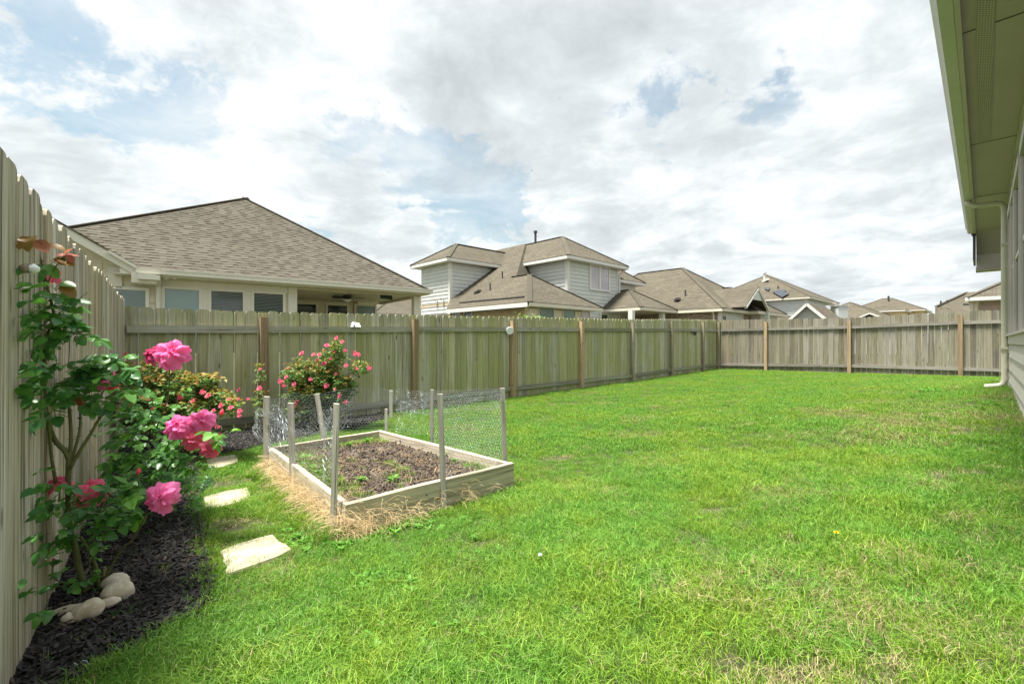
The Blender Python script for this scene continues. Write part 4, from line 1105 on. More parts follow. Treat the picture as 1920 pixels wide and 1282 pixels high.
mb = MB(); mb.hexa([h2f.pt(aE - 0.03, bE + 0.1, Z1 - .2), h2f.pt(aE, bE + 0.1, Z1 - .2), h2f.pt(aE, bL, Z1 - .2), h2f.pt(aE - 0.03, bL, Z1 - .2), h2f.pt(aE - 0.03, bE + 0.1, Z1 - .03), h2f.pt(aE, bE + 0.1, Z1 - .03), h2f.pt(aE, bL, Z1 - .03), h2f.pt(aE - 0.03, bL, Z1 - .03)]); mb.build('fascia', TR, h2)
box_wall(h2, h2f, aE + 0.45, -0.05, -0.6, bL - 0.2, -1.6, Z1 - 0.2, M['brick_tan'])
aWE = h2f.colA(1131, bE) - 0.45
box_wall(h2, h2f, aE + 0.45, aWE, bE + 0.45, -0.61, -1.6, Z1 - 0.2, M['beige_trim'])
box_wall(h2, h2f, aE + 0.44, aE + 0.449, bE + 0.75, 0.2, -1.6, Z1 - 0.2, M['brick_tan'], 'brick_face')
for u0, u1 in ((1010, 1037), (1055, 1077), (1091, 1104)):
    a0, a1 = h2f.colA(u0, bE + 0.45), h2f.colA(u1, bE + 0.45)
    window(h2, h2f, 'b', bE + 0.45, a0, a1, -0.5, h2f.zrow(575.5, a0, bE + 0.45), M['beige_trim'], M['glass_teal'] if u0 < 1080 else M['glass_pink'], 0.03)
for u0, u1 in ((872, 885), (851, 863)):
    b0, b1 = h2f.colB(u1, aE + 0.45), h2f.colB(u0, aE + 0.45)
    window(h2, h2f, 'a', aE + 0.45, b0, b1, -0.4, h2f.zrow(585, aE + .45, b0), M['beige_trim'], M['glass_dark'], 0.05)
mb = MB(); mb.beam(on(P1, 862, 568.5) + Vector((0, 0, .03)), on(P1, 983, 557.5) + Vector((0, 0, .03)), 0.08, 0.05); mb.build('ridge_vent', M['dark_metal'], h2)
for u, v, h in ((942, 519, 0.26), (919, 541, 0.26)): vent_pipe(h2, on(P1, u, v + 3), h * 1.3, 0.035)
q = on(P1, 891, 550); mb = MB(); mb.beam(q, q + Vector((0.25, -0.2, 0.12)), 0.22, 0.1); mb.build('roof_vent', M['dark_metal'], h2)
vent_pipe(h2, P(1004, 459, 27.5), 0.72, 0.07, cap=True); vent_pipe(h2, P(818, 483, 26.2), 0.3, 0.05)
# rear upper part seen to the right of the tall block
rb = Frame(*h2f.xy(7.35, 1.4), E_, N_)
q = P(1211, 531, 27.5)
rf = Frame(q.x, q.y, E_, N_)
hip_roof(h2, rf, -4.2, 0, 0, 7.5, q.z - CZ, 0.75, TR)
box_wall(h2, rf, -3.8, -0.45, 0.45, 7.0, -1.6, q.z - CZ - 0.18, M['grey_siding'])
# patio roof with columns
hip_roof(h2, h2f, 2.75, 6.45, -2.5, 4.0, 1.76, 0.62, M['beige_trim'])
for u in (1188, 1245):
    b = -2.25; a = h2f.colA(u, b); box_wall(h2, h2f, a - 0.12, a + 0.12, b - 0.0, b + 0.24, -1.6, 1.57, M['white_trim'], 'column')
box_wall(h2, h2f, 4.6, 9.0, 0.6, 0.9, -1.6, 1.575, M['brick_red'], 'patio_wall')
window(h2, h2f, 'b', 0.6, h2f.colA(1233, 0.6), h2f.colA(1241, 0.6), -0.4, 1.1, M['beige_trim'], M['glass_teal'], 0.08)
window(h2, h2f, 'b', 0.0, h2f.colA(1150, -2.0) + 1.2, h2f.colA(1150, -2.0) + 1.9, -0.4, 1.0, M['beige_trim'], M['glass_dark'], 0.08)

# ---------------------------------------------------------------- brown roofed house with brick wall, then its neighbours
k3 = 1.2
h3f = Frame(9.04 * k3, 19.3 * k3, E_, N_)
h3 = thing('house', h3f.pt(2, 2, -1.35), 'house with wide brown hip roof, mottled red brick wall and a tall narrow open gable', 'house')
Z3 = 1.46 * k3
hip_roof(h3, h3f, 0, 7.34 * k3, 0, 12.0, Z3, 0.69, M['beige_trim'])
box_wall(h3, h3f, 0.4, 7.0, 0.4, 11.5, -1.6, Z3 - 0.18, M['brick_red'])
aa1 = h3f.colA(1393, 0.38)
box_wall(h3, h3f, 0.38, aa1, 0.36, 0.399, -1.6, Z3 - 0.18, M['grey_siding'], 'siding_wall')
siding(h3, h3f, 'b', 0.36, 0.45, aa1, 0.3, Z3 - 0.18, M['grey_siding'])
corner_board(h3, h3f, 0.38, 0.36, -1.5, Z3 - 0.18, TR, 0.1)
window(h3, h3f, 'b', 0.33, h3f.colA(1354, 0.3), h3f.colA(1361, 0.3), 0.0, h3f.zrow(592, 0.5, 0.3), M['grey_siding'], M['glass_dark'], 0.05)
mb = MB(); b_ = h3f.colB(1338, 0.3); mb.tube([h3f.pt(0.05, b_, Z3 - 0.1), h3f.pt(0.3, b_, Z3 - 0.3), h3f.pt(0.3, b_, -1.3)], 0.05, 8); mb.build('downspout', M['beige_trim'], h3)
pl3 = plane3(h3f.pt(0, 0, Z3), h3f.pt(0, 1, Z3), h3f.pt(1, 0, Z3 + 0.69))
vent_pipe(h3, on(pl3, 1285, 555), 0.35, 0.045); q = on(pl3, 1267, 564); mb = MB(); mb.beam(q, q + Vector((0.1, -0.25, 0.1)), 0.25, 0.14); mb.build('roof_vent', M['dark_metal'], h3)
mb = MB(); mb.slab([on(pl3, 1268, 580), on(pl3, 1268, 578.5), on(pl3, 1328, 575), on(pl3, 1328, 576.5)], -0.03); mb.build('ridge_vent', M['dark_metal'], h3)
# tall narrow gable, open underneath
g0, g1 = h3f.colA(1398, -0.6), h3f.colA(1441, -0.6); gm = h3f.colA(1421, -0.6)
zg = h3f.zrow(541.5, gm, -0.6); zl_, zr_ = h3f.zrow(577, g0, -0.6), h3f.zrow(583, g1, -0.6)
f = h3f.face('b', -0.6)
mb = MB()
for (x0, z0), (x1, z1) in (((g0, zl_), (gm, zg)), ((gm, zg), (g1, zr_))): mb.beam(f(x0, 0, z0), f(x1, 0, z1), 0.12, 0.10)
mb.build('rake_board', M['white_trim'], h3)
mb = MB()
mb.slab([f(g0 - .1, 0.04, zl_ + 0.05), f(gm, 0.04, zg + 0.14), f(gm, -5.0, zg + 0.14), f(g0 - .1, -5.0, zl_ + 0.05)], 0.04)
mb.slab([f(gm, 0.04, zg + 0.14), f(g1 + .1, 0.04, zr_ + 0.05), f(g1 + .1, -5.0, zr_ + 0.05), f(gm, -5.0, zg + 0.14)], 0.04)
mb.build('gable_roof', M['roof'], h3)
mb = MB(); mb.slab([f(g0 + 0.2, -1.2, zl_ - 0.1), f(g1 - .2, -1.2, zr_ - .1), f(gm, -1.2, zg - 0.1)], -0.05); mb.build('gable_panel', M['grey_siding'], h3)
zc_ = (zl_ + zg) / 2
mb = MB(); mb.slab([f(gm + (g0 - gm) * .45, -0.05, zg + (zl_ - zg) * .55), f(gm + (g1 - gm) * .40, -0.05, zg + (zl_ - zg) * .55), f(gm, -0.05, zg - 0.05)], -0.05); mb.build('gable_trim', M['grey_siding'], h3)
box_wall(h3, h3f, g0 + 0.3, g1 + 2.2, 0.7, 0.95, -1.6, Z3 + 0.2, M['grey_siding'], 'porch_wall')
siding(h3, h3f, 'b', 0.7, g0 + 0.3, g1 - 0.2, 0.2, Z3 + 0.2, M['grey_siding'], 0.24)
for a in (g1 - 0.1,): box_wall(h3, h3f, a, a + 0.22, -0.62, -0.4, -1.6, zr_, M['grey_siding'], 'column')
ge = h3f.colA(1475, -0.5)
hip_roof(h3, h3f, gm + 0.4, ge, -0.5, 5.0, h3f.zrow(584, g1, -0.5), 0.69, M['beige_trim'])
box_wall(h3, h3f, g1 + 0.2, ge - 0.5, -0.1, 4.0, -1.6, h3f.zrow(586, g1, -0.5) - 0.1, M['grey_siding'], 'rear_wall')

o4 = P(1505, 641, 30.0)
h4f = Frame(o4.x, o4.y, E_, N_)
h4 = thing('house', h4f.pt(1, 1, -1.35), 'low brown roofed house with a small white trimmed side gable between larger houses', 'house')
gx = h4f.colB(1513, 0); z4 = h4f.zrow(568.5, 0, gx); z4e = h4f.zrow(600, 0, h4f.colB(1478, 0)); bl = h4f.colB(1478, 0)
run = bl - gx
mb = MB()
mb.slab([h4f.pt(0, bl, z4e), h4f.pt(0, gx, z4), h4f.pt(5, gx, z4), h4f.pt(5, bl, z4e)], 0.04)
mb.slab([h4f.pt(0, gx, z4), h4f.pt(0, gx - run, z4e), h4f.pt(5, gx - run, z4e), h4f.pt(5, gx, z4)], 0.04)
mb.build('roof', M['roof'], h4)
mb = MB(); mb.beam(h4f.pt(-0.05, bl, z4e - .08), h4f.pt(-0.05, gx, z4 - .08), 0.1, 0.16); mb.beam(h4f.pt(-0.05, gx, z4 - .08), h4f.pt(-0.05, gx - run, z4e - .08), 0.1, 0.16); mb.build('rake_board', M['white_trim'], h4)
mb = MB(); mb.slab([h4f.pt(0.4, bl, z4e - .15), h4f.pt(0.4, gx, z4 - .15), h4f.pt(0.4, gx - run, z4e - .15), h4f.pt(0.4, gx - run, -1.6), h4f.pt(0.4, bl, -1.6)], 0.1); mb.build('wall', M['grey_siding'], h4)
hip_roof(h4, h4f, 0.45, 2.4, h4f.colB(1548, 0.45), gx, (641 - 597) / F * 29.5, 0.42, M['beige_trim'], fascia=False)
q4 = P(1420, 641, 31.5); k4 = Frame(q4.x, q4.y, E_, N_)
hip_roof(h4, k4, -2.0, 9.0, 0.0, 12.0, 1.9, 0.52, M['beige_trim'])
box_wall(h4, k4, -1.5, 8.5, 0.5, 11.5, -1.6, 1.7, M['grey_siding'])

o5 = P(1512, 641, 41.5)
h5f = Frame(o5.x, o5.y, E_, N_)
h5 = thing('house', h5f.pt(2, 2, -1.35), 'white two storey house with dark solar panels on its brown roof', 'house')
Z5 = 4.1
hip_roof(h5, h5f, -0.5, 10.2, -0.5, 10.2, Z5, 0.57, M['beige_trim'])
box_wall(h5, h5f, 0, 6.8, 0, 9.6, -1.6, Z5 - 0.18, M['white_siding'])
siding(h5, h5f, 'b', 0, 0.1, 6.8, 0.9, Z5 - 0.18, M['white_siding'], 0.22); siding(h5, h5f, 'a', 0, 0.1, 9.5, 0.9, Z5 - 0.18, M['white_siding'], 0.22)
corner_board(h5, h5f, 0, 0, -1.5, Z5 - 0.18, M['white_trim'])
hip_roof(h5, h5f, -2.5, 5.5, 2.5, 14.0, 3.1, 0.57, M['beige_trim'])
box_wall(h5, h5f, -2.0, 5.0, 3.0, 13.5, -1.6, 2.92, M['white_siding'])
q = Frame(26.1, 35.0, E_, N_); hip_roof(h5, q, 0, 5, 0, 5, 1.4, 0.45, M['beige_trim'])
wa = h5f.colA(1563, 0)
window(h5, h5f, 'b', 0, wa, wa + 0.8, 2.2, 3.5, M['white_trim'], M['glass_dark'], 0.06, proud=0.06)
pl5 = plane3(h5f.pt(-0.5, 0, Z5), h5f.pt(-0.5, 1, Z5), h5f.pt(0.5, 0, Z5 + 0.57))
def on5(u, v): return on(pl5, u, v) + Vector((-0.06, -0.06, 0.10))
for k in range(4):
    f0, f1 = k / 4, (k + 0.93) / 4
    T0, T1 = (1457, 547.5), (1474, 545.5); B0_, B1_ = (1466, 559), (1478, 553)
    mb = MB(); lerp = lambda a, b, t: (a[0] + (b[0] - a[0]) * t, a[1] + (b[1] - a[1]) * t)
    mb.slab([on5(*lerp((1448, 549), (1467, 560), f0)), on5(*lerp((1448, 549), (1467, 560), f1)), on5(*lerp((1462, 546), (1481, 553), f1)), on5(*lerp((1462, 546), (1481, 553), f0))], -0.05)
    mb.build('solar_panel', M['solar'], h5)
mb = MB(); mb.slab([on5(1433, 542.5), on5(1441, 547), on5(1445, 541.5), on5(1441, 541)], -0.05); mb.build('solar_panel', M['solar'], h5)
mb = MB(); mb.slab([on5(1466, 546.5), on5(1470, 550), on5(1475, 547), on5(1472, 545)], -0.05); mb.build('solar_panel', M['solar'], h5)
q = on(pl5, 1431, 528); mb = MB(); mb.beam(q, q + Vector((0.3, -0.4, 0.2)), 0.5, 0.25); mb.build('roof_vent', M['gutter'], h5)
vent_pipe(h5, P(1433.5, 524, 47.5), 0.62, 0.12, M['gutter'], cap=True); vent_pipe(h5, on(pl5, 1459, 541), 0.25, 0.07)

h6f = Frame(42.2, 48.0, E_, N_)
h6 = thing('house', h6f.pt(5, 5, -1.35), 'low brown roofed house with a square white chimney at its left end', 'house')
z6e = 1.8
hip_roof(h6, h6f, 0, 15.2, 0, 12.8, z6e, 0.50, M['beige_trim'])
box_wall(h6, h6f, 0.5, 14.7, 0.5, 12.3, -1.6, z6e - 0.2, M['white_siding'])
yq = 46.0; mb = MB()
mb.box(P(1572, 641, yq).x, P(1590, 641, yq).x, yq, yq + 1.1, -0.4, P(0, 573.5, yq).z); mb.build('chimney', M['white_siding'], h6)
mb = MB(); mb.box(P(1571, 641, yq).x - .03, P(1591, 641, yq).x + .03, yq - 0.08, yq + 1.18, P(0, 573.5, yq).z + .003, P(0, 572, yq).z); mb.build('chimney_cap', M['gutter'], h6)
c0 = P(1630, 587.5, 46.5); X1 = Vector((-h6f.n[0], -h6f.n[1], 0))
mb = MB(); mb.beam(c0 + X1 * -1.1 + Vector((0, 0, -0.5)), c0, 0.12, 0.14); mb.beam(c0, c0 + X1 * 1.1 + Vector((0, 0, -0.5)), 0.12, 0.14); mb.build('dormer_rake', M['white_trim'], h6)
EE = Vector((h6f.e[0], h6f.e[1], 0))
mb = MB(); mb.slab([c0 + X1 * -1.0 + EE * 0.3 + Vector((0, 0, -0.53)), c0 + X1 * 1.0 + EE * 0.3 + Vector((0, 0, -0.53)), c0 + EE * 0.3 + Vector((0, 0, -0.05))], 0.05); mb.build('dormer_face', M['roof'], h6)
mb = MB(); mb.slab([c0 + X1 * -1.1 + Vector((0, 0, -0.45)), c0 + Vector((0, 0, 0.06)), c0 + EE * 4 + Vector((0, 0, 0.06)), c0 + EE * 4 + X1 * -1.1 + Vector((0, 0, -0.45))], 0.05)
mb.slab([c0 + Vector((0, 0, 0.06)), c0 + X1 * 1.1 + Vector((0, 0, -0.45)), c0 + EE * 4 + X1 * 1.1 + Vector((0, 0, -0.45)), c0 + EE * 4 + Vector((0, 0, 0.06))], 0.05); mb.build('dormer_roof', M['roof'], h6)

h7f = Frame(54.3, 59.4, E_, N_)
h7 = thing('house', h7f.pt(3, 3, -1.35), 'yellow house with hipped brown roof, farthest one above the end fence', 'house')
zz = 4.3
hip_roof(h7, h7f, 0, 8.0, 0, 9.0, zz, 0.50, M['beige_trim'])
box_wall(h7, h7f, 0.5, 7.5, 0.5, 8.5, -1.6, zz - 0.18, M['yellow_wall'])
q = P(1700, 641, 57.0); k7 = Frame(q.x, q.y, E_, N_)
hip_roof(h7, k7, 0, 6.0, 0.0, 5.2, (641 - 580.5) / F * 57, 0.25, M['white_trim'])
box_wall(h7, k7, 0.4, 5.5, 0.4, 5.0, -1.6, (641 - 580.5) / F * 57 - 0.18, M['yellow_wall'], 'front_wall')
vent_pipe(h7, P(1666, 561.5, 64.5), 0.5, 0.12)

h8 = thing('house', (34.0, 34.5, -0.15), 'grey brown gable roof rising behind the end fence left of the pinkish brick house', 'house')
EV = Vector((1.069, 1.0, 0)).normalized(); NV = Vector((1.0, -1.069, 0)).normalized()
pa = P(1755, 574, 34); mb = MB()
pb = P(1812, 548, 37.5)
eR = P(1812, 612, 31.0); eL = P(1755, 612, 32.5)
mb.slab([eL, eR, pb, pa], 0.05); mb.slab([pa, pb, pb + EV * 5 + Vector((0, 0, -2)), pa + EV * 3 + Vector((0, 0, -1.5))], 0.05)
mb.slab([eR, eR + NV * 6, pb + NV * 6, pb], 0.05); mb.build('roof', M['roof'], h8)
mb = MB(); mb.beam(pa, pb, 0.18, 0.05); mb.beam(eL, pa, 0.1, 0.06); mb.build('ridge_cap', M['roof_cap'], h8)
h8f = Frame(eL.x, eL.y, (1.0, -1.069), (1.069, 1.0))
box_wall(h8, h8f, 0.5, 6.0, 0.5, 5.0, -1.6, 0.9, M['beige_trim'])
mb = MB(); q = P(1806, 571, 31.5); mb.beam(q, q + NV * 1.0, 0.3, 0.12); mb.build('eave', M['dark_metal'], h8)
vent_pipe(h8, P(1764, 571, 33.8), 0.28, 0.05); vent_pipe(h8, P(1776, 565, 33.8), 0.1, 0.05)

o9 = P(1811, 641, 17.5); h9f = Frame(o9.x, o9.y, (1.0, -1.069), (1.069, 1.0))
h9 = thing('house', h9f.pt(1, 1, -1.35), 'pinkish brick house with white eave showing over the end fence at the right', 'house')
z9 = (641 - 557.5) / F * 17.5
WW = 9.0
ap9 = h9f.pt(4.5, 4.5, z9 + 4.5 * 0.62)
mb = MB(); mb.slab([h9f.pt(0, 0, z9), h9f.pt(WW, 0, z9), ap9], 0.03); mb.slab([h9f.pt(0, 9, z9), h9f.pt(0, 0, z9), ap9], 0.03); mb.slab([h9f.pt(WW, 0, z9), h9f.pt(WW, 9, z9), ap9], 0.03)
mb.build('roof', M['roof'], h9)
caps(h9, [(h9f.pt(0, 0, z9), ap9)])
mb = MB(); wbox(mb, h9f.face('b', 0), -0.02, WW, 0.0, 0.03, z9 - 0.14, z9 - 0.01); mb.build('fascia', M['white_trim'], h9)
box_wall(h9, h9f, 0.05, WW, 0.02, 8.5, z9 - 0.16, z9 - 0.142, M['white_trim'], 'soffit')
box_wall(h9, h9f, 0.35, WW - .3, 0.4, 8.5, -1.6, z9 - 0.162, M['brick_rose'])
a0 = h9f.colA(1817, 0.36); a1 = h9f.colA(1833, 0.36)
box_wall(h9, h9f, a0, a0 + 0.12, 0.3, 0.397, -1.6, z9 - 0.165, M['beige_trim'], 'corner_board'); box_wall(h9, h9f, a1 - 0.1, a1, 0.34, 0.397, -1.6, z9 - 0.165, M['beige_trim'], 'trim_board')
box_wall(h9, h9f, a0 + 0.122, a1 - 0.102, 0.36, 0.397, -1.6, z9 - 0.165, M['khaki_siding'], 'panel')

o10 = P(752, 641, 33.0); h10f = Frame(o10.x, o10.y, E_, N_)
h10 = thing('house', h10f.pt(0, 2, -1.35), 'low pinkish brown roof glimpsed between the cream patio and the grey house', 'house')
hip_roof(h10, h10f, -3.0, 9.0, -1.5, 9.0, (641 - 590) / F * 32, 0.45, M['white_trim'])
box_wall(h10, h10f, -2.5, 8.5, -1.0, 8.5, -1.6, (641 - 590) / F * 32 - 0.18, M['beige_trim'])

# ---------------------------------------------------------------- scattering helper (geometry nodes, instances of small meshes)
def scatter(name, pts, rots, scls, meshes, kind='stuff', label=None, cat=None, parent=None):
    col = bpy.data.collections.new(name + '_pieces')
    for i, me_ in enumerate(meshes):
        me_.name = '%s_piece_%02d' % (name, i)
        col.objects.link(bpy.data.objects.new('%s_piece_%02d' % (name, i), me_))
    me_ = bpy.data.meshes.new(name)
    o_ = off(parent)
    me_.from_pydata([(p[0] - o_[0], p[1] - o_[1], p[2] - o_[2]) for p in pts], [], [])
    k = len(pts)
    a = me_.attributes.new('rot', 'FLOAT_VECTOR', 'POINT'); a.data.foreach_set('vector', np.asarray(rots, float).ravel())
    a = me_.attributes.new('scl', 'FLOAT', 'POINT'); a.data.foreach_set('value', np.asarray(scls, float))
    a = me_.attributes.new('idx', 'INT', 'POINT'); a.data.foreach_set('value', rng.integers(0, len(meshes), k).astype(np.int32))
    ob = bpy.data.objects.new(name, me_); link(ob)
    if parent: ob.parent = parent
    ng = bpy.data.node_groups.new(name, 'GeometryNodeTree')
    ng.interface.new_socket('Geometry', in_out='INPUT', socket_type='NodeSocketGeometry')
    ng.interface.new_socket('Geometry', in_out='OUTPUT', socket_type='NodeSocketGeometry')
    N = ng.nodes; Lk = ng.links
    gi = N.new('NodeGroupInput'); go = N.new('NodeGroupOutput')
    ci = N.new('GeometryNodeCollectionInfo'); ci.inputs['Collection'].default_value = col
    ci.inputs['Separate Children'].default_value = True; ci.inputs['Reset Children'].default_value = True
    iop = N.new('GeometryNodeInstanceOnPoints'); iop.inputs['Pick Instance'].default_value = True
    def attr(nm, tp):
        nd = N.new('GeometryNodeInputNamedAttribute'); nd.data_type = tp; nd.inputs['Name'].default_value = nm
        return [s for s in nd.outputs if s.enabled and s.name == 'Attribute'][0]
    Lk.new(gi.outputs[0], iop.inputs['Points']); Lk.new(ci.outputs[0], iop.inputs['Instance'])
    Lk.new(attr('idx', 'INT'), iop.inputs['Instance Index'])
    e2r = N.new('FunctionNodeEulerToRotation'); Lk.new(attr('rot', 'FLOAT_VECTOR'), e2r.inputs[0]); Lk.new(e2r.outputs[0], iop.inputs['Rotation'])
    Lk.new(attr('scl', 'FLOAT'), iop.inputs['Scale'])
    Lk.new(iop.outputs[0], go.inputs[0])
    md = ob.modifiers.new('scatter', 'NODES'); md.node_group = ng
    return props(ob, label, cat, None, kind)

def blades_mesh(nblades, radius, hmin, hmax, wd, seed, m, lean=0.5, seg=2):
    r = np.random.default_rng(seed); V = []; Fc = []
    for _ in range(nblades):
        rr = radius * math.sqrt(r.random()); an = r.random() * 6.283
        x, y = rr * math.cos(an), rr * math.sin(an); h = r.uniform(hmin, hmax); w_ = wd * r.uniform(0.7, 1.3)
        d1 = r.random() * 6.283; ln = h * lean * r.uniform(0.2, 1.5); dx, dy = math.cos(d1) * ln, math.sin(d1) * ln
        t = r.random() * 3.1416; sx, sy = math.cos(t) * w_ / 2, math.sin(t) * w_ / 2
        k = len(V)
        for j in range(seg):
            f = j / seg; ww = 1 - 0.35 * f
            px, py, pz = x + dx * f * f, y + dy * f * f, h * f * (1 - 0.18 * f)
            V += [(px - sx * ww, py - sy * ww, pz - 0.006 * (j == 0)), (px + sx * ww, py + sy * ww, pz - 0.006 * (j == 0))]
            if j: Fc.append((k + 2 * j - 2, k + 2 * j - 1, k + 2 * j + 1, k + 2 * j))
        V.append((x + dx, y + dy, h * (0.82 - 0.25 * min(1, ln / h))))
        Fc.append((k + 2 * seg - 2, k + 2 * seg - 1, k + 2 * seg))
    me_ = bpy.data.meshes.new('blades'); me_.from_pydata(V, [], Fc); me_.materials.append(m)
    return me_

# ---------------------------------------------------------------- raised bed outline (top edge corners)
ZB = -0.90
def bedp(u, v):
    Y = ZB * F / (641 - v); return P(u, v, Y)
bNL, bNR, bFR, bFL = bedp(650, 945), bedp(963, 868), bedp(712, 806), bedp(503, 838)
bed_poly = [(p.x, p.y) for p in (bNL, bNR, bFR, bFL)]
stone_px = [[(387, 868), (412, 861), (440, 858), (446, 864), (445, 872), (420, 880), (393, 887), (389, 880)],
            [(382, 939), (420, 929), (464, 921), (469, 935), (468, 945), (440, 952), (385, 963), (384, 952)],
            [(413, 1043), (450, 1028), (511, 1011.5), (525, 1025), (547, 1040), (527, 1052), (480, 1070), (423, 1089), (424, 1072), (419, 1058)]]
stone_w = [[onground(u, v) for u, v in s] for s in stone_px]
def grow(poly, k):
    cx = sum(p[0] for p in poly) / len(poly); cy = sum(p[1] for p in poly) / len(poly)
    out = []
    for p in poly:
        d_ = math.hypot(p[0] - cx, p[1] - cy); out.append((cx + (p[0] - cx) * (1 + k / d_), cy + (p[1] - cy) * (1 + k / d_)))
    return out

# ---------------------------------------------------------------- lawn
lawn_poly = [tuple(A_xy(0.0)), tuple(Bpt(B_I1)), tuple(C_xy(9.4)), hf.xy(A_END, -3.5), hf.xy(A_END + 0.05, 0.02), hf.xy(-1.0, 0.02), (-2.0, -1.2), tuple(A_xy(7.8))]
def noise2(x, y, s, o=0.0):
    return np.array([mnoise.noise(Vector((a * s + o, b * s - o, o * 0.7))) for a, b in zip(x, y)])
def lawn_points(per_m2, dmin, dmax, clumpy=0.3):
    lo = np.array([-6, -1.2]); hi = np.array([16, 19]); n_ = int(per_m2 * (hi[0] - lo[0]) * (hi[1] - lo[1]))
    p = rng.random((n_, 2)) * (hi - lo) + lo
    d_ = np.hypot(p[:, 0], p[:, 1]); p = p[(d_ >= dmin) & (d_ < dmax)]
    # only where a camera near this one could look
    k = (p[:, 1] > 0.35) & (np.abs(p[:, 0]) < 1.35 * p[:, 1] + 1.2)
    p = p[k]
    p = p[inpoly(p[:, 0], p[:, 1], lawn_poly) & ~inpoly(p[:, 0], p[:, 1], mulch_poly) & ~inpoly(p[:, 0], p[:, 1], bed_poly)]
    for s in stone_w: p = p[~inpoly(p[:, 0], p[:, 1], grow([(q.x, q.y) for q in s], -0.012))]
    return p
bare = [(onground(1050, 861), 0.15, 0.11), (onground(430, 985), 0.24, 0.16), (onground(410, 912), 0.22, 0.16), (onground(400, 1040), 0.06, 0.2),
        (onground(1540, 1268), 0.22, 0.06), (onground(1640, 1274), 0.16, 0.05), (onground(1790, 890), 0.25, 0.14), (onground(1810, 810), 0.3, 0.14)]
def bareness(x, y):
    b = np.zeros(len(x))
    for q, rx, ry in bare: b = np.maximum(b, np.exp(-((x - q.x) ** 2 / rx ** 2 + (y - q.y) ** 2 / ry ** 2)))
    return b
def place_grass(name, per, dmin, dmax, meshes, smin, smax, label):
    p = lawn_points(per, dmin, dmax); x, y = p[:, 0], p[:, 1]
    g_ = noise2(x, y, 1.1, 3.0) * 0.6 + noise2(x, y, 4.5, 9.0) * 0.4
    bb = bareness(x, y); keep = rng.random(len(x)) > bb * 0.97
    sc_ = (smin + (smax - smin) * np.clip(0.5 + g_ * 1.5, 0, 1)) * rng.uniform(0.8, 1.2, len(x)) * (1 - 0.45 * bb)
    x, y, sc_ = x[keep], y[keep], sc_[keep]
    z = ground_np(x, y)
    rot = np.zeros((len(x), 3)); rot[:, 2] = rng.random(len(x)) * 6.283; rot[:, 0] = rng.normal(0, 0.12, len(x)); rot[:, 1] = rng.normal(0, 0.12, len(x))
    return scatter(name, np.stack([x, y, z - 0.002], 1), rot, sc_, meshes, label=label, cat='grass')
tufts = [blades_mesh(150, 0.085, 0.022, 0.070, 0.0024, 100 + i, M['blade'], 0.8, 2) for i in range(8)]
tall = [blades_mesh(40, 0.055, 0.045, 0.085, 0.0030, 200 + i, M['blade'], 0.7, 3) for i in range(6)]
tufts_far = [blades_mesh(130, 0.11, 0.022, 0.065, 0.0042, 300 + i, M['blade'], 0.75, 2) for i in range(8)]
place_grass('lawn_grass', 420, 0, 4.2, tufts, 0.60, 1.20, 'bright green mown grass blades of the near lawn')
place_grass('lawn_grass', 190, 4.2, 8.5, tufts_far, 0.62, 1.05, 'green grass of the middle lawn')
place_grass('lawn_grass', 110, 8.5, 24, tufts_far, 0.62, 1.05, 'yellowish green grass of the far lawn by the fences')
# taller clumps
p = lawn_points(60, 0, 8.0); x, y = p[:, 0], p[:, 1]
g_ = noise2(x, y, 1.7, 21.0) + 0.5 * noise2(x, y, 6, 2.0)
near_edge = np.zeros(len(x), bool)
k = (g_ > 0.02) & (bareness(x, y) < 0.2); x, y = x[k], y[k]
rot = np.zeros((len(x), 3)); rot[:, 2] = rng.random(len(x)) * 6.283
scatter('tall_grass', np.stack([x, y, ground_np(x, y)], 1), rot, rng.uniform(0.55, 0.95, len(x)), tall, label='longer grass clumps standing above the mown lawn', cat='grass')
# grass growing up along edges: bed boards, fences, stones, wall
ex, ey = [], []
def along(a, b, n_, sp):
    for _ in range(n_):
        t = random.random(); ex.append(a[0] + (b[0] - a[0]) * t + random.gauss(0, sp)); ey.append(a[1] + (b[1] - a[1]) * t + random.gauss(0, sp))
dn = Vector((bNR.x - bNL.x, bNR.y - bNL.y)).normalized(); on_ = Vector((dn.y, -dn.x))
along((bNL.x + on_.x * .06, bNL.y + on_.y * .06), (bNR.x + on_.x * .06, bNR.y + on_.y * .06), 130, 0.035)
along((bNR.x + .07, bNR.y), (bFR.x + .07, bFR.y + .05), 80, 0.03)
along(Bpt(0.9) - Vector((-0.1, 0.15)), Bpt(B_I1) + Vector((0.1, -0.1)), 260, 0.05)
along(C_xy(0) + Vector((0, -.12)), C_xy(8) + Vector((-.1, -.1)), 130, 0.05)
for s in stone_w:
    for i in range(len(s)): along(s[i], s[(i + 1) % len(s)], 5, 0.012)
for i in range(len(mulch_edge) - 1):
    a, b = mulch_edge[i], mulch_edge[i + 1]; along((a.x + .03, a.y), (b.x + .03, b.y), int(60 * (b - a).length) + 3, 0.03)
along(hf.xy(1, .05), hf.xy(9.9, .05), 160, 0.03)
ex = np.array(ex); ey = np.array(ey)
rot = np.zeros((len(ex), 3)); rot[:, 2] = rng.random(len(ex)) * 6.283
scatter('edge_grass', np.stack([ex, ey, ground_np(ex, ey)], 1), rot, rng.uniform(0.5, 1.0, len(ex)), tall, label='uncut grass along the fences, stones and raised bed', cat='grass')
hx, hy = [], []
for _ in range(260):
    t_ = random.random(); q = Vector((bFL.x, bFL.y)).lerp(Vector((bNL.x, bNL.y)), t_); k_ = abs(random.gauss(0.05, .06)); d__ = Vector((-0.75, -0.62)); hx.append(q.x + d__.x * k_); hy.append(q.y + d__.y * k_)
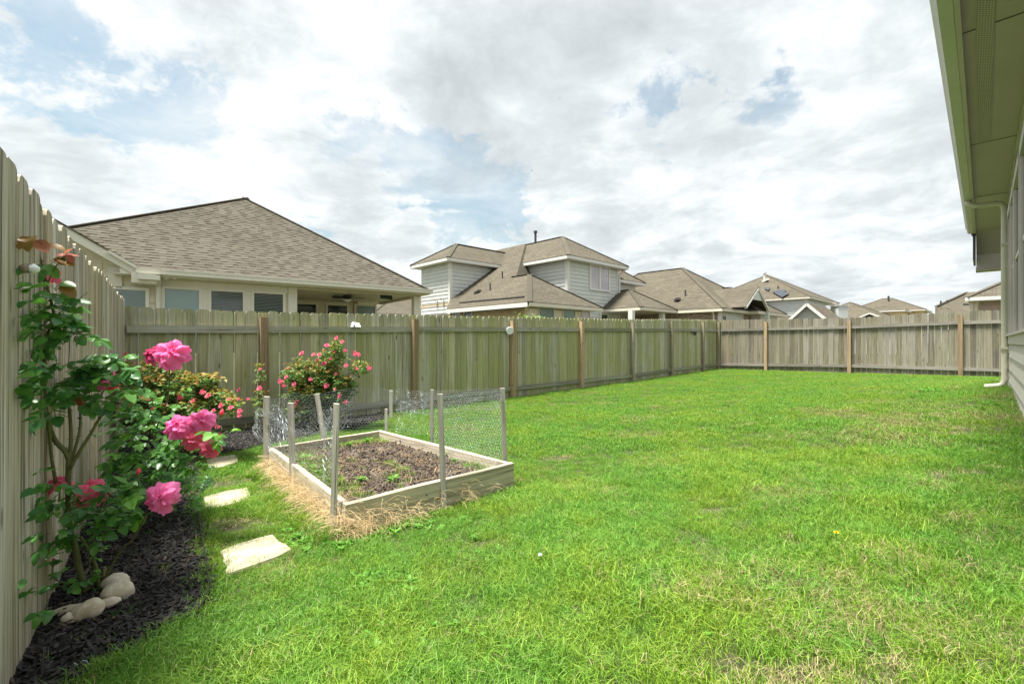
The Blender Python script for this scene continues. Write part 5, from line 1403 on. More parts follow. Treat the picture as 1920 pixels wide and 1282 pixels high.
hx = np.array(hx); hy = np.array(hy); rot = np.zeros((len(hx), 3)); rot[:, 2] = rng.random(len(hx)) * 6.283
scatter('edge_grass', np.stack([hx, hy, ground_np(hx, hy) + 0.03], 1), rot, rng.uniform(0.7, 1.35, len(hx)), tall, label='green blades growing up through the dry straw', cat='grass')
# dead straw in the lawn
p = lawn_points(9, 0, 7.0); x, y = p[:, 0], p[:, 1]
k = rng.random(len(x)) < 0.25 + bareness(x, y) + 0.5 * (noise2(x, y, 1.5, 5) > 0.15); x, y = x[k], y[k]
for q, rx, ry in bare:
    m_ = 12; x = np.concatenate([x, q.x + rng.normal(0, rx * .6, m_)]); y = np.concatenate([y, q.y + rng.normal(0, ry * .6, m_)])
def straw_mesh(seed, n_, rad, ln, mk='straw'):
    r = random.Random(seed); mb = MB()
    for _ in range(n_):
        a = r.random() * 6.28; b = r.random() * 6.28; L = ln * r.uniform(0.4, 1.1); q = Vector((math.cos(a), math.sin(a), 0)) * rad * r.random()
        d_ = Vector((math.cos(b), math.sin(b), r.uniform(-0.1, 0.3))).normalized(); z0 = r.uniform(0.004, 0.03); w_ = Vector((-d_.y, d_.x, 0)).normalized() * r.uniform(.0004, .0008)
        p0 = q + Vector((0, 0, z0)); p1 = p0 + d_ * L * 0.5 + Vector((0, 0, 0.01)); p2 = p0 + d_ * L * 0.9 + w_ * 5 - Vector((0, 0, d_.z * L * 0.4))
        mb.add([p0 - w_, p0 + w_, p1 - w_, p1 + w_, p2 - w_, p2 + w_], [(0, 1, 3, 2), (2, 3, 5, 4)])
    me_ = mb.mesh('straw', M[mk], uv=False); return me_
lawn_straw = [straw_mesh(i, 26, 0.06, 0.045, 'thatch') for i in range(6)]
rot = np.zeros((len(x), 3)); rot[:, 2] = rng.random(len(x)) * 6.283
scatter('lawn_thatch', np.stack([x, y, ground_np(x, y)], 1), rot, rng.uniform(0.5, 1.1, len(x)), lawn_straw, label='dead straw coloured blades lying in the lawn', cat='straw')
# broad leaved weeds in the lawn
def weed_mesh(seed, n_=9, ln=0.07, wd=0.022, lift=0.6):
    r = random.Random(seed); mb = MB()
    for k in range(n_):
        a = k * 2.399 + r.uniform(-.3, .3); L = ln * r.uniform(0.5, 1.1); w_ = wd * r.uniform(0.7, 1.2); ca, sa = math.cos(a), math.sin(a); z0 = 0.008 + 0.03 * k / n_
        def q(t, s, up): return (ca * L * t - sa * s * w_, sa * L * t + ca * s * w_, z0 + up)
        li = L * lift * r.uniform(0.4, 1.0)
        mb.add([q(0, 0.05, 0), q(0.35, .45, li * .5), q(.7, .5, li * .9), q(1, 0, li * .8), q(.7, -.5, li * .9), q(.35, -.45, li * .5), q(.35, 0, li * .42), q(.7, 0, li * .75)],
               [(0, 1, 6), (1, 2, 7, 6), (2, 3, 7), (3, 4, 7), (4, 5, 6, 7), (5, 0, 6)])
    return mb.mesh('weed', M['weed'], uv=False)
weeds = [weed_mesh(i, 7 + i % 4, 0.06, 0.024 + 0.004 * (i % 3)) for i in range(6)]
wx, wy, wsc = [], [], []
for (u, v, su, sv, n_, sc_) in [(620, 1020, 50, 14, 70, 0.8), (700, 1000, 60, 12, 50, 0.8), (560, 1000, 30, 25, 60, 0.7), (760, 1110, 40, 15, 8, 0.8), (700, 1085, 20, 10, 5, 0.8),
                                (1000, 1000, 300, 60, 16, 0.55), (1300, 1100, 350, 90, 20, 0.55), (860, 1000, 60, 20, 10, 0.7), (700, 1180, 200, 60, 22, 0.7), (1745, 735, 25, 5, 14, 1.4), (1840, 765, 20, 10, 5, 1.2)]:
    for _ in range(n_):
        uu, vv = random.gauss(u, su * .6), max(700, random.gauss(v, sv * .6))
        if vv > 1275 or not 0 < uu < 1900: continue
        q = onground(uu, vv)
        if inpoly([q.x], [q.y], bed_poly)[0] or inpoly([q.x], [q.y], mulch_poly)[0]: continue
        wx.append(q.x); wy.append(q.y); wsc.append(sc_ * 0.62 * random.uniform(0.6, 1.2))
wx = np.array(wx); wy = np.array(wy); rot = np.zeros((len(wx), 3)); rot[:, 2] = rng.random(len(wx)) * 6.283
scatter('lawn_weeds', np.stack([wx, wy, ground_np(wx, wy) + 0.01], 1), rot, np.array(wsc), weeds, label='broad leaved light green weeds in the lawn and round the bed', cat='weeds')
def dandelion(u, v, kind, label):
    q = onground(u, v); t = thing('dandelion', q, label, 'dandelion')
    h = 0.06 if kind == 'flower' else 0.05
    mb = MB(); mb.tube([q, q + Vector((0.004, 0, h * .6)), q + Vector((0.0, 0.003, h))], 0.0018, 5); mb.build('stem', M['stem'], t)
    mb = MB(); c = q + Vector((0, 0, h + 0.004)); r = random.Random(5)
    for k in range(40):
        a = k * 2.399; el = math.pi / 2 * (1 - (k / 40) * (0.9 if kind == 'flower' else 1.8)); L = 0.010 if kind == 'flower' else 0.008
        d_ = Vector((math.cos(a) * math.cos(el), math.sin(a) * math.cos(el), math.sin(el))); s_ = d_.orthogonal().normalized() * 0.0018
        mb.add([c - s_, c + s_, c + d_ * L + s_, c + d_ * L - s_], [(0, 1, 2, 3)])
    mb.build('flower_head', M['yellow_petal'] if kind == 'flower' else M['white_plastic'], t, uv=False)
    w_ = place('leaf_rosette', weeds[0], t, q + Vector((0, 0, .004)), (0, 0, 1.0), (.45, .45, .45))
M['yellow_petal'] = paint('yellow_petals', (0.85, 0.66, 0.03), 0.6)
dandelion(1568, 1028, 'flower', 'single yellow dandelion flower with its leaf rosette in the lawn')
dandelion(1013, 1062, 'seed', 'small white seed head standing in the lawn in front of the raised bed')

# ---------------------------------------------------------------- bark mulch
def chips_mesh(seed, n_=12, rad=0.05):
    r = random.Random(seed); mb = MB()
    for _ in range(n_):
        a = r.random() * 6.28; q = Vector((math.cos(a), math.sin(a), 0)) * rad * math.sqrt(r.random()); q.z = r.uniform(0.0, 0.016)
        L, W_, T = r.uniform(0.018, 0.052), r.uniform(0.006, 0.014), r.uniform(0.002, 0.005)
        mt = Matrix.Rotation(r.random() * 6.28, 3, 'Z') @ Matrix.Rotation(r.gauss(0, .3), 3, 'Y') @ Matrix.Rotation(r.gauss(0, .3), 3, 'X')
        k1, k2 = r.uniform(.4, 1), r.uniform(.4, 1)
        c = [(-L / 2, -W_ / 2 * k1, -T / 2), (L / 2, -W_ / 2 * k2, -T / 2), (L / 2 * .9, W_ / 2 * k2, -T / 2), (-L / 2 * .9, W_ / 2, -T / 2)]
        c += [(x_, y_, z_ + T) for x_, y_, z_ in c]
        mb.hexa([q + mt @ Vector(v_) for v_ in c])
    return mb.mesh('chips', M['bark'], uv=False)
chips = [chips_mesh(i) for i in range(10)]
lo = np.min(np.array(mulch_poly), 0); hi = np.max(np.array(mulch_poly), 0)
p = rng.random((int(900 * (hi - lo).prod()), 2)) * (hi - lo) + lo
p = p[inpoly(p[:, 0], p[:, 1], mulch_poly)]
rot = np.zeros((len(p), 3)); rot[:, 2] = rng.random(len(p)) * 6.283; rot[:, 0] = rng.normal(0, .15, len(p))
scatter('bark_mulch', np.stack([p[:, 0], p[:, 1], ground_np(p[:, 0], p[:, 1]) + 0.014], 1), rot, rng.uniform(0.7, 1.25, len(p)), chips, label='black bark chips covering the bed along the fence', cat='mulch')
p2 = p[rng.random(len(p)) < 0.035]
rot = np.zeros((len(p2), 3)); rot[:, 2] = rng.random(len(p2)) * 6.283
sprigs = [blades_mesh(9, 0.025, 0.02, 0.055, 0.002, 400 + i, M['blade'], 1.0, 2) for i in range(4)]
scatter('mulch_weeds', np.stack([p2[:, 0], p2[:, 1], ground_np(p2[:, 0], p2[:, 1]) + 0.02], 1), rot, rng.uniform(0.7, 1.2, len(p2)), sprigs, label='thin grass seedlings coming up through the mulch', cat='weeds')
# plastic edging
ed = [Vector((p_.x, p_.y, p_.z + 0.018)) for p_ in mulch_edge[:8]]
mb = MB()
for a, b in zip(ed[:-1], ed[1:]): mb.beam(a, b, 0.004, 0.055)
props(mb.build('lawn_edging', M['black_plastic']), 'thin black edging strip between the mulch and the stepping stones', 'edging')
q = onground(150, 1262); t = thing('wire_hook', q, 'small pale bent wire standing in the mulch at the bottom of the picture', 'wire')
pts = [q + Vector((x_, 0.0, z_)) for x_, z_ in ((-.03, .0), (-.032, .02), (-.02, .035), (-.008, .03), (-.012, .012), (.004, .004), (.02, .01), (.03, .028), (.022, .042), (.008, .044), (.0, .034))]
mb = MB(); mb.tube(pts, 0.0016, 5); mb.build('bend', M['wire'], t)

# ---------------------------------------------------------------- rocks and stepping stones
def rock(u, v, Y, r3, rot, label, seed):
    c = P(u, v, Y); r = random.Random(seed)
    bmv = []; seg, rings = 20, 12; mb = MB()
    for i in range(rings + 1):
        th = math.pi * i / rings
        for j in range(seg):
            ph = 2 * math.pi * j / seg; d_ = Vector((math.sin(th) * math.cos(ph), math.sin(th) * math.sin(ph), math.cos(th)))
            k = 1 + 0.22 * mnoise.noise(d_ * 1.2 + Vector((seed * 3.1, 0, 0))) + 0.09 * mnoise.noise(d_ * 4 + Vector((0, seed, 0)))
            bmv.append((d_.x * r3[0] * k, d_.y * r3[1] * k, d_.z * r3[2] * k))
    for i in range(rings):
        for j in range(seg): mb.f.append((i * seg + j, (i + 1) * seg + j, (i + 1) * seg + (j + 1) % seg, i * seg + (j + 1) % seg)); mb.m.append(0)
    mb.v = bmv; me_ = mb.mesh('rock', M['rock'], smooth=True, uv=False)
    o_ = place('garden_rock', me_, None, c, rot)
    o_.location.z = max(o_.location.z, G(c.x, c.y) + r3[2] * 0.5)
    props(o_, label, 'rock', 'river rocks round the foot of the tall rose')
rk = 1.86
rock(166, 1143, 1.80, (0.056, 0.045, 0.036), (0.1, -0.25, 0.3), 'large smooth egg shaped rock in the middle front of the rose', 1)
rock(118, 1147, 1.82, (0.072, 0.026, 0.020), (0.0, -0.30, 0.2), 'long narrow pale rock at the left of the egg shaped one', 2)
rock(131, 1158, 1.76, (0.026, 0.022, 0.018), (0, 0.5, 0.5), 'smallest rock, tucked under the long narrow one', 3)
rock(203, 1129, 1.86, (0.046, 0.028, 0.018), (0, -0.15, 0.1), 'flat white rock between the rose stems and the big cream rock', 4)
rock(221, 1109, 1.93, (0.056, 0.05, 0.044), (0, 0.1, 0.3), 'big round cream coloured rock at the right of the rose', 5)
rock(218, 1090, 2.00, (0.050, 0.04, 0.030), (0, 0.15, 0.1), 'tan rock resting behind the big round cream one', 6)
for s, lb in zip(stone_w, ('stepping stone farthest back, beside the black mulch', 'middle cream stepping stone between mulch and bed', 'nearest and largest cream stepping stone in the grass')):
    # densify the outline so that it reads as cleft stone
    out = []
    for i in range(len(s)):
        a, b = s[i], s[(i + 1) % len(s)]
        for t_ in (0, 0.25, 0.5, 0.75): out.append(a.lerp(b, t_) + Vector((random.uniform(-1, 1), random.uniform(-1, 1), 0)) * 0.004 * (t_ > 0))
    zm = sum(q.z for q in out) / len(out)
    cx_ = sum((q for q in out), Vector((0, 0, 0))) / len(out)
    ar_ = sum(out[i].x * out[(i + 1) % len(out)].y - out[(i + 1) % len(out)].x * out[i].y for i in range(len(out)))
    if ar_ < 0: out = out[::-1]
    mb = MB(); n_ = len(out)
    ringz = []
    for k, (sh, dz) in enumerate(((1.0, -0.03), (1.0, 0.024), (0.985, 0.032), (0.93, 0.034), (0.6, 0.036), (0.25, 0.036))):
        ringz.append([Vector((cx_.x + (q.x - cx_.x) * sh, cx_.y + (q.y - cx_.y) * sh, q.z + dz + (0.004 * mnoise.noise(Vector((q.x * 9 * sh, q.y * 9, k)))))) for q in out])
    for rg in ringz: mb.v += [tuple(q) for q in rg]
    for k in range(len(ringz) - 1):
        for i in range(n_): mb.f.append((k * n_ + i, k * n_ + (i + 1) % n_, (k + 1) * n_ + (i + 1) % n_, (k + 1) * n_ + i)); mb.m.append(0)
    mb.f.append(tuple(range((len(ringz) - 1) * n_, len(ringz) * n_))); mb.m.append(0)
    o_ = mb.build('stepping_stone', M['stone'], origin=cx_, uv=False); props(o_, 'pale ' + lb if not lb.startswith('s') else 'cream ' + lb, 'stepping stone', 'stepping stones along the mulch')

# ---------------------------------------------------------------- raised bed, soil and weeds in it
def plank(name, root, a, b, th, ht, m, inward=None, nseg=1, wob=0.0):
    """board whose local Z runs from a to b (a, b on the centre of its top edge); ht hangs down"""
    a = Vector(a); b = Vector(b); L = (b - a).length; dz = (b - a).normalized()
    dx = Vector((dz.y, -dz.x, 0)).normalized(); dy = dz.cross(dx).normalized()
    if dy.z < 0: dy = -dy; dx = -dx
    mb = MB(); k = 8
    pr = [(-th / 2, -ht), (th / 2, -ht), (th / 2, -0.003), (th / 2 - 0.003, 0), (-th / 2 + 0.003, 0), (-th / 2, -0.003)]
    for i in range(k + 1):
        t_ = i / k
        for x_, y_ in pr: mb.v.append((x_ + wob * mnoise.noise(Vector((t_ * 3, 0, L))), y_ + wob * .6 * mnoise.noise(Vector((t_ * 3, 5, L))), t_ * L))
    n_ = len(pr)
    for i in range(k):
        for j in range(n_): mb.f.append((i * n_ + j, i * n_ + (j + 1) % n_, (i + 1) * n_ + (j + 1) % n_, (i + 1) * n_ + j)); mb.m.append(0)
    mb.f.append(tuple(reversed(range(n_)))); mb.m.append(0); mb.f.append(tuple(range(k * n_, (k + 1) * n_))); mb.m.append(0)
    me_ = mb.mesh(name, m, uv=False)
    return place(name, me_, root, a, Matrix((dx, dy, dz)).transposed().to_euler())
bed = thing('raised_bed', (bNL + bNR + bFR + bFL) / 4 - Vector((0, 0, 0.2)), 'raised garden bed of four weathered pale boards filled with dark soil', 'raised bed')
cen = (bNL + bNR + bFR + bFL) / 4
def insetpt(p_, k=0.019):
    d_ = (cen - p_); d_.z = 0; return p_ + d_.normalized() * k * 1.4
iNL, iNR, iFR, iFL = (insetpt(p_) for p_ in (bNL, bNR, bFR, bFL))
e1 = (iNR - iNL).normalized(); e2 = (iFR - iFL).normalized()
plank('board', bed, iNL - e1 * 0.02, iNR + e1 * 0.02, 0.038, 0.26, M['bed_board'], wob=0.006)
plank('board', bed, iFL - e2 * 0.02, iFR + e2 * 0.02, 0.038, 0.26, M['bed_board'], wob=0.006)
d1 = (iFL - iNL).normalized(); d2 = (iFR - iNR).normalized()
plank('board', bed, iNL + d1 * 0.0205, iFL - d1 * 0.0205, 0.038, 0.26, M['bed_board'], wob=0.012)
plank('board', bed, iNR + d2 * 0.0205, iFR - d2 * 0.0205, 0.038, 0.26, M['bed_board'], wob=0.006)
soil_poly = [(p_.x, p_.y) for p_ in (iNL, iNR, iFR, iFL)]
def soil_z(X_, Y_):
    fx = X_.ravel(); fy = Y_.ravel()
    return (CZ + ZB - 0.085 + 0.03 * noise2(fx, fy, 2.5, 4) + 0.022 * noise2(fx, fy, 11, 8) + 0.014 * noise2(fx, fy, 31, 1)).reshape(X_.shape)
so = sheet(grow(soil_poly, -0.03), 0.016, 0.0, 'soil', M['soil'], kind='stuff', parent=bed, zf=soil_z)
def clod_mesh(seed):
    r = random.Random(seed); mb = MB()
    for _ in range(8):
        q = Vector((r.gauss(0, .02), r.gauss(0, .02), r.uniform(0, .01))); s_ = r.uniform(0.003, 0.009)
        vs = [q + Vector((x_ * s_ * r.uniform(.6, 1.4), y_ * s_ * r.uniform(.6, 1.4), z_ * s_ * r.uniform(.5, 1.1))) for x_, y_, z_ in ((-1, -1, -.6), (1, -1, -.6), (1, 1, -.6), (-1, 1, -.6), (-.6, -.7, .8), (.7, -.6, .7), (.6, .7, .8), (-.7, .6, .6))]
        mb.hexa(vs)
    return mb.mesh('clods', M['soil'], uv=False)
clods = [clod_mesh(i) for i in range(6)] + [straw_mesh(50, 5, 0.04, 0.06), straw_mesh(51, 4, 0.05, 0.04)]
lo = np.min(np.array(soil_poly), 0); hi = np.max(np.array(soil_poly), 0)
p = rng.random((5200, 2)) * (hi - lo) + lo; p = p[inpoly(p[:, 0], p[:, 1], grow(soil_poly, -0.05))]
zz_ = soil_z(p[:, 0], p[:, 1]); rot = rng.normal(0, .3, (len(p), 3)); rot[:, 2] = rng.random(len(p)) * 6.28
scatter('soil_clods', np.stack([p[:, 0], p[:, 1], zz_], 1), rot, rng.uniform(0.6, 1.3, len(p)), clods, parent=bed)
cA, cB, cC = bedp(0, 0) if False else None, None, None
def bedpt(s, t_):   # s along the near side from the left, t_ from near to far
    a = iNL.lerp(iNR, s); b = iFL.lerp(iFR, s); return a.lerp(b, t_)
px_, py_ = [], []
for s, t_, ss, ts, n_ in ((0.10, 0.5, .09, .45, 190), (0.2, 0.75, .15, .2, 60), (0.9, 0.93, .12, .06, 40), (0.6, 0.93, .3, .05, 60), (0.93, 0.25, .05, .25, 45), (0.45, 0.25, .08, .08, 20), (0.58, 0.45, .05, .1, 18), (0.3, 0.03, .3, .03, 20)):
    for _ in range(n_):
        a, b = random.gauss(s, ss * .6), random.gauss(t_, ts * .6)
        if 0.04 < a < 0.96 and 0.03 < b < 0.97: q = bedpt(a, b); px_.append(q.x); py_.append(q.y)
px_ = np.array(px_); py_ = np.array(py_); rot = np.zeros((len(px_), 3)); rot[:, 2] = rng.random(len(px_)) * 6.28
scatter('bed_grass', np.stack([px_, py_, soil_z(px_, py_)], 1), rot, rng.uniform(0.45, 1.05, len(px_)), tall + sprigs + [weeds[2]], label='grass and weeds growing inside the raised bed', cat='weeds')
tw = MB(); r = random.Random(9)
for _ in range(26):
    q = bedpt(r.uniform(.15, .85), r.uniform(.08, .8)); a = r.random() * 6.28; L = r.uniform(0.05, 0.2); zq = CZ + ZB - 0.07
    q = Vector((q.x, q.y, zq + r.uniform(0, .02))); e_ = q + Vector((math.cos(a) * L, math.sin(a) * L, r.uniform(-.005, .03)))
    if not inpoly([e_.x], [e_.y], grow(soil_poly, -0.05))[0]: continue
    tw.tube([q, q.lerp(e_, .5) + Vector((0, 0, r.uniform(0, .012))), e_], [.0022, .002, .001], 4)
o_ = tw.build('dry_twigs', M['straw'], None, uv=False); props(o_, 'pale dry twigs lying on the soil of the raised bed', 'twigs', None, 'stuff')

# ---------------------------------------------------------------- stakes and chicken wire
wf = thing('wire_fence', bNR, 'sagging chicken wire strung round the raised bed on thin wooden stakes', 'wire fence')
stk = {}
def stake(key, ut, vt, ub, vb, Y, th, Yt=None, down=0.2):
    a = P(ub, vb, Y); b = P(ut, vt, Yt or Y); dz = (b - a).normalized(); a2 = a - dz * down; L = (b - a2).length
    mb = MB(); mb.hexa([(-th / 2, -th * .35, 0), (th / 2, -th * .35, 0), (th / 2, th * .35, 0), (-th / 2, th * .35, 0), (-th / 2, -th * .33, L), (th / 2, -th * .35, L - 0.003), (th / 2, th * .35, L - .002), (-th / 2, th * .35, L)])
    dx = Vector((1, 0.1, 0)); dy = dz.cross(dx).normalized(); dx = dy.cross(dz)
    place('stake', mb.mesh('stake', M['stake'], uv=False), wf, a2, Matrix((dx, dy, dz)).transposed().to_euler()); stk[key] = (a, b)
stake(1, 500, 743, 500, 867, 3.86, .042); stake(2, 545, 755, 549, 892, 3.36, .038); stake(3, 631, 756, 626, 947, 2.55, .030)
stake(4, 594, 738, 607, 818, 4.45, .040); stake(5, 733, 732, 733, 776, 7.1, .048, down=.05); stake(6, 724, 766, 724, 807, 4.86, .028)
stake(7, 810, 730, 810, 829, 4.22, .032); stake(8, 825, 738, 833, 962, 2.93, .034); stake(9, 942, 727, 947, 866, 3.50, .034)
def wire_sheet(mb, path, top, bot, amp, cell=0.036, seed=0, rad=0.00078, crush=1.0, sag=0.0):
    path = [Vector(p_) for p_ in path]; cum = [0]
    for a, b in zip(path[:-1], path[1:]): cum.append(cum[-1] + (b - a).length)
    L = cum[-1]
    def pos(s, h):
        s = min(max(s, 0), L); i = 0
        while i < len(cum) - 2 and s > cum[i + 1]: i += 1
        t_ = (s - cum[i]) / max(1e-6, cum[i + 1] - cum[i]); q = path[i].lerp(path[i + 1], t_); f = s / L
        zt = np.interp(f, np.linspace(0, 1, len(top)), top); zb = np.interp(f, np.linspace(0, 1, len(bot)), bot)
        zz__ = zb + (zt - zb) * h - sag * math.sin(math.pi * f) * h
        n3 = Vector((mnoise.noise(Vector((s * 4, h * 2.2, seed))), mnoise.noise(Vector((s * 4, h * 2.2, seed + 7))), mnoise.noise(Vector((s * 5, h * 3, seed + 13))) * .8))
        n4 = Vector((mnoise.noise(Vector((s * 14, h * 8, seed))), mnoise.noise(Vector((s * 14, h * 8, seed + 3))), mnoise.noise(Vector((s * 14, h * 8, seed + 5)))))
        return Vector((q.x, q.y, CZ + zz__)) + n3 * amp + n4 * amp * 0.35
    Hm = abs(np.mean(top) - np.mean(bot)) * crush
    cw, ch = cell, cell * 0.82
    nr = max(2, int(Hm / (ch * 0.75))); nc = int(L / cw)
    def edge(a, b):
        t_ = (b - a).normalized(); s_ = t_.orthogonal().normalized() * rad; q_ = t_.cross(s_).normalized() * rad
        c = [a + s_, a - s_ * .5 + q_ * .87, a - s_ * .5 - q_ * .87]; e_ = [x_ + (b - a) for x_ in c]
        mb.add(c + e_, [(0, 1, 4, 3), (1, 2, 5, 4), (2, 0, 3, 5)])
    for j in range(nr):
        y0 = j * 0.75; o_ = 0.5 if j % 2 else 0.0
        for i in range(nc):
            x0 = i + o_
            # hexagon lower-left, lower, lower-right vertices and the upright
            A_ = pos(x0 * cw, (y0 + 0.25) / (nr * .75)); B_ = pos((x0 + .5) * cw, y0 / (nr * .75)); C__ = pos((x0 + 1) * cw, (y0 + 0.25) / (nr * .75)); D_ = pos(x0 * cw, (y0 + 0.75) / (nr * .75))
            edge(A_, B_); edge(B_, C__); edge(A_, D_)
    if amp < 0.04:
        topl = [pos(L * k / 40, 1.0) for k in range(41)]
        mb.tube(topl, rad * 1.3, 4)
g = lambda key, f=1.0: stk[key][0].lerp(stk[key][1], f)
zr = lambda v_, Y_: (641 - v_) / F * Y_
mb = MB()
wire_sheet(mb, [g(8), g(9)], [zr(742, 2.93), zr(731, 3.5)], [-0.90, -0.92], 0.012, seed=1)
wire_sheet(mb, [g(8), g(9)], [zr(744, 2.93), zr(733, 3.5)], [zr(775, 2.93), zr(765, 3.5)], 0.035, seed=2, cell=.03, crush=2.4)
wire_sheet(mb, [g(9), g(7)], [zr(729, 3.5), zr(733, 4.22)], [-0.92, -0.92], 0.012, seed=3)
wire_sheet(mb, [g(7), P(740, 730, 4.7), P(650, 727, 4.75), g(4)], [zr(735, 4.22), zr(729, 4.7), zr(729, 4.7), zr(740, 4.45)], [-0.86, -0.92, -0.95, -0.95], 0.03, seed=4)
wire_sheet(mb, [g(7), P(745, 740, 4.7)], [zr(742, 4.22), zr(755, 4.7)], [zr(775, 4.22), zr(772, 4.7)], 0.05, seed=5, cell=.03, crush=2.5)
mb.build('chicken_wire', M['wire'], wf, uv=False)
mb = MB()
wire_sheet(mb, [g(4), P(540, 745, 4.35), g(1)], [zr(738, 4.45), zr(735, 4.3), zr(752, 3.86)], [-0.95, -1.0, -1.0], 0.05, seed=6)
wire_sheet(mb, [P(478, 770, 3.95), g(1), g(2), P(600, 790, 3.0), g(3)], [zr(765, 3.95), zr(748, 3.86), zr(800, 3.36), zr(775, 3.0), zr(765, 2.6)], [-0.80, -0.98, -0.95, -.93, -.95], 0.05, seed=8, cell=.04, crush=1.0)
wire_sheet(mb, [P(478, 770, 3.95), g(1), P(560, 790, 3.6), P(620, 770, 3.9), P(655, 800, 4.2)], [zr(770, 3.95), zr(755, 3.86), zr(775, 3.6), zr(765, 3.9), zr(745, 4.2)], [zr(800, 3.95), zr(800, 3.9), zr(850, 3.6), zr(830, 3.9), zr(800, 4.2)], 0.07, seed=9, cell=.042, crush=1.1)
mb.build('chicken_wire', M['wire'], wf, uv=False)

# ---------------------------------------------------------------- dry straw heaped against the bed
def straw_heap(n_, a, b, outw, spread, hgt, seed, mb, lmin=0.10, lmax=0.28):
    r = random.Random(seed)
    for _ in range(n_):
        t_ = r.random()
        if mnoise.noise(Vector((t_ * 9, seed, 0))) + mnoise.noise(Vector((t_ * 23, seed, 3))) * .6 < r.uniform(-.7, .35): continue
        q = Vector(a).lerp(Vector(b), t_) + Vector(outw) * abs(r.gauss(0, spread)) + Vector((r.gauss(0, .02), r.gauss(0, .02), 0))
        f = (q - Vector(a).lerp(Vector(b), t_)).length
        q.z = G(q.x, q.y) + max(0.0, hgt * (1 - f / (spread * 2.4))) * r.random() ** 0.6
        an = r.random() * 6.28; L = r.uniform(lmin, lmax); d_ = Vector((math.cos(an), math.sin(an), r.uniform(-.3, .8))).normalized()
        w_ = d_.orthogonal().normalized() * r.uniform(.0005, .0010)
        p0 = q; p1 = q + d_ * L * .35; p2 = p1 + (d_ + Vector((0, 0, -.7))).normalized() * L * .35; p3 = p2 + (d_ + Vector((0, 0, -1.6))).normalized() * L * .3
        for pp_ in (p1, p2, p3): pp_.z = max(pp_.z, G(pp_.x, pp_.y) + 0.005)
        mb.add([p0 - w_, p0 + w_, p1 - w_, p1 + w_, p2 - w_, p2 + w_, p3], [(0, 1, 3, 2), (2, 3, 5, 4), (4, 5, 6)])
mb = MB()
ol = Vector((-d1.y, d1.x, 0)); ol = -ol if (ol.dot(cen - iNL) > 0) else ol
on3 = Vector((on_.x, on_.y, 0))
straw_heap(5200, bFL + ol * 0.01, bNL + ol * 0.01, ol, 0.035, 0.20, 1, mb, 0.06, 0.17)
straw_heap(1500, bFL.lerp(bNL, .15) + ol * 0.01, bNL + ol * 0.01, ol, 0.02, 0.26, 15, mb, 0.10, 0.24)
straw_heap(500, bNL + on3 * .02 + ol * .02, bNL.lerp(bNR, .3) + on3 * .02, on3, 0.012, 0.25, 16, mb, 0.10, 0.24)
straw_heap(1500, bFL.lerp(bNL, .3) + ol * 0.02, bNL + ol * 0.02, ol, 0.06, 0.15, 11, mb, 0.06, 0.17)
straw_heap(900, bFL + Vector((-.10, .12, 0)), bFL + Vector((.02, -.1, 0)), ol, 0.06, 0.08, 2, mb, 0.04, 0.10)
straw_heap(650, bNL + on3 * 0.03 + ol * .03, bNL.lerp(bNR, 0.10) + on3 * .03, on3, 0.03, 0.17, 3, mb, .04, .12)
straw_heap(420, bNL.lerp(bNR, .06) + on3 * .03, bNL.lerp(bNR, .5) + on3 * .03, on3, 0.015, 0.18, 4, mb, .05, .14)
straw_heap(260, bNL.lerp(bNR, .60) + on3 * .03, bNL.lerp(bNR, .68) + on3 * .03, on3, 0.015, 0.20, 5, mb, .06, .16)
straw_heap(60, bNL.lerp(bNR, .7) + on3 * .03, bNL.lerp(bNR, .98) + on3 * .03, on3, 0.02, 0.18, 6, mb, .06, .2)
straw_heap(300, bNR + Vector((.06, .1, 0)), bNR.lerp(bFR, .5) + Vector((.06, .05, 0)), (1, .3, 0), 0.05, 0.06, 7, mb, .04, .1)
props(mb.build('dry_straw', M['straw'], None, uv=False), 'tan dead grass heaped against the raised bed', 'straw', None, 'stuff')

# ---------------------------------------------------------------- roses
def leaf_mesh(m, seed, curl=0.25, wd=0.36):
    r = random.Random(seed); mb = MB(); n_ = 7
    ys = [0, .12, .3, .5, .7, .88, 1.0]; ws = [0.04, .62, .95, 1.0, .82, .45, 0.0]
    L_, C_, R_ = [], [], []
    for y_, w_ in zip(ys, ws):
        jag = 1 + r.uniform(-.08, .08)
        z_ = -curl * y_ * y_ + 0.05 * math.sin(y_ * 5 + seed)
        C_.append((0, y_, z_)); L_.append((-w_ * wd * jag, y_ - 0.02, z_ + 0.10 * w_)); R_.append((w_ * wd * jag, y_ - 0.02, z_ + 0.10 * w_ * r.uniform(.6, 1.2)))
    mb.v = C_ + L_[1:-1] + R_[1:-1]; k = n_ - 2
    Li = lambda i: 0 if i == 0 else (n_ - 1 if i == n_ - 1 else n_ + i - 1)
    Ri = lambda i: 0 if i == 0 else (n_ - 1 if i == n_ - 1 else n_ + k + i - 1)
    for i in range(n_ - 1):
        a = [i, i + 1, Li(i + 1), Li(i)]; b = [i + 1, i, Ri(i), Ri(i + 1)]
        for q in (a, b):
            q2_ = []
            for t_ in q:
                if t_ not in q2_: q2_.append(t_)
            if len(q2_) >= 3: mb.f.append(tuple(q2_)); mb.m.append(0)
    return mb.mesh('leaf', m, smooth=True, uv=False)
LV = {k: [leaf_mesh(M[k], s, 0.18 + 0.1 * (s % 3)) for s in range(4)] for k in ('rose_leaf', 'rose_leaf_bronze', 'rose_leaf_red', 'weed')}
def frame_from(d_, up):
    d_ = d_.normalized(); x_ = d_.cross(up)
    if x_.length < 1e-3: x_ = d_.orthogonal()
    x_.normalize(); z_ = x_.cross(d_).normalized()
    return Matrix((x_, d_, z_)).transposed()
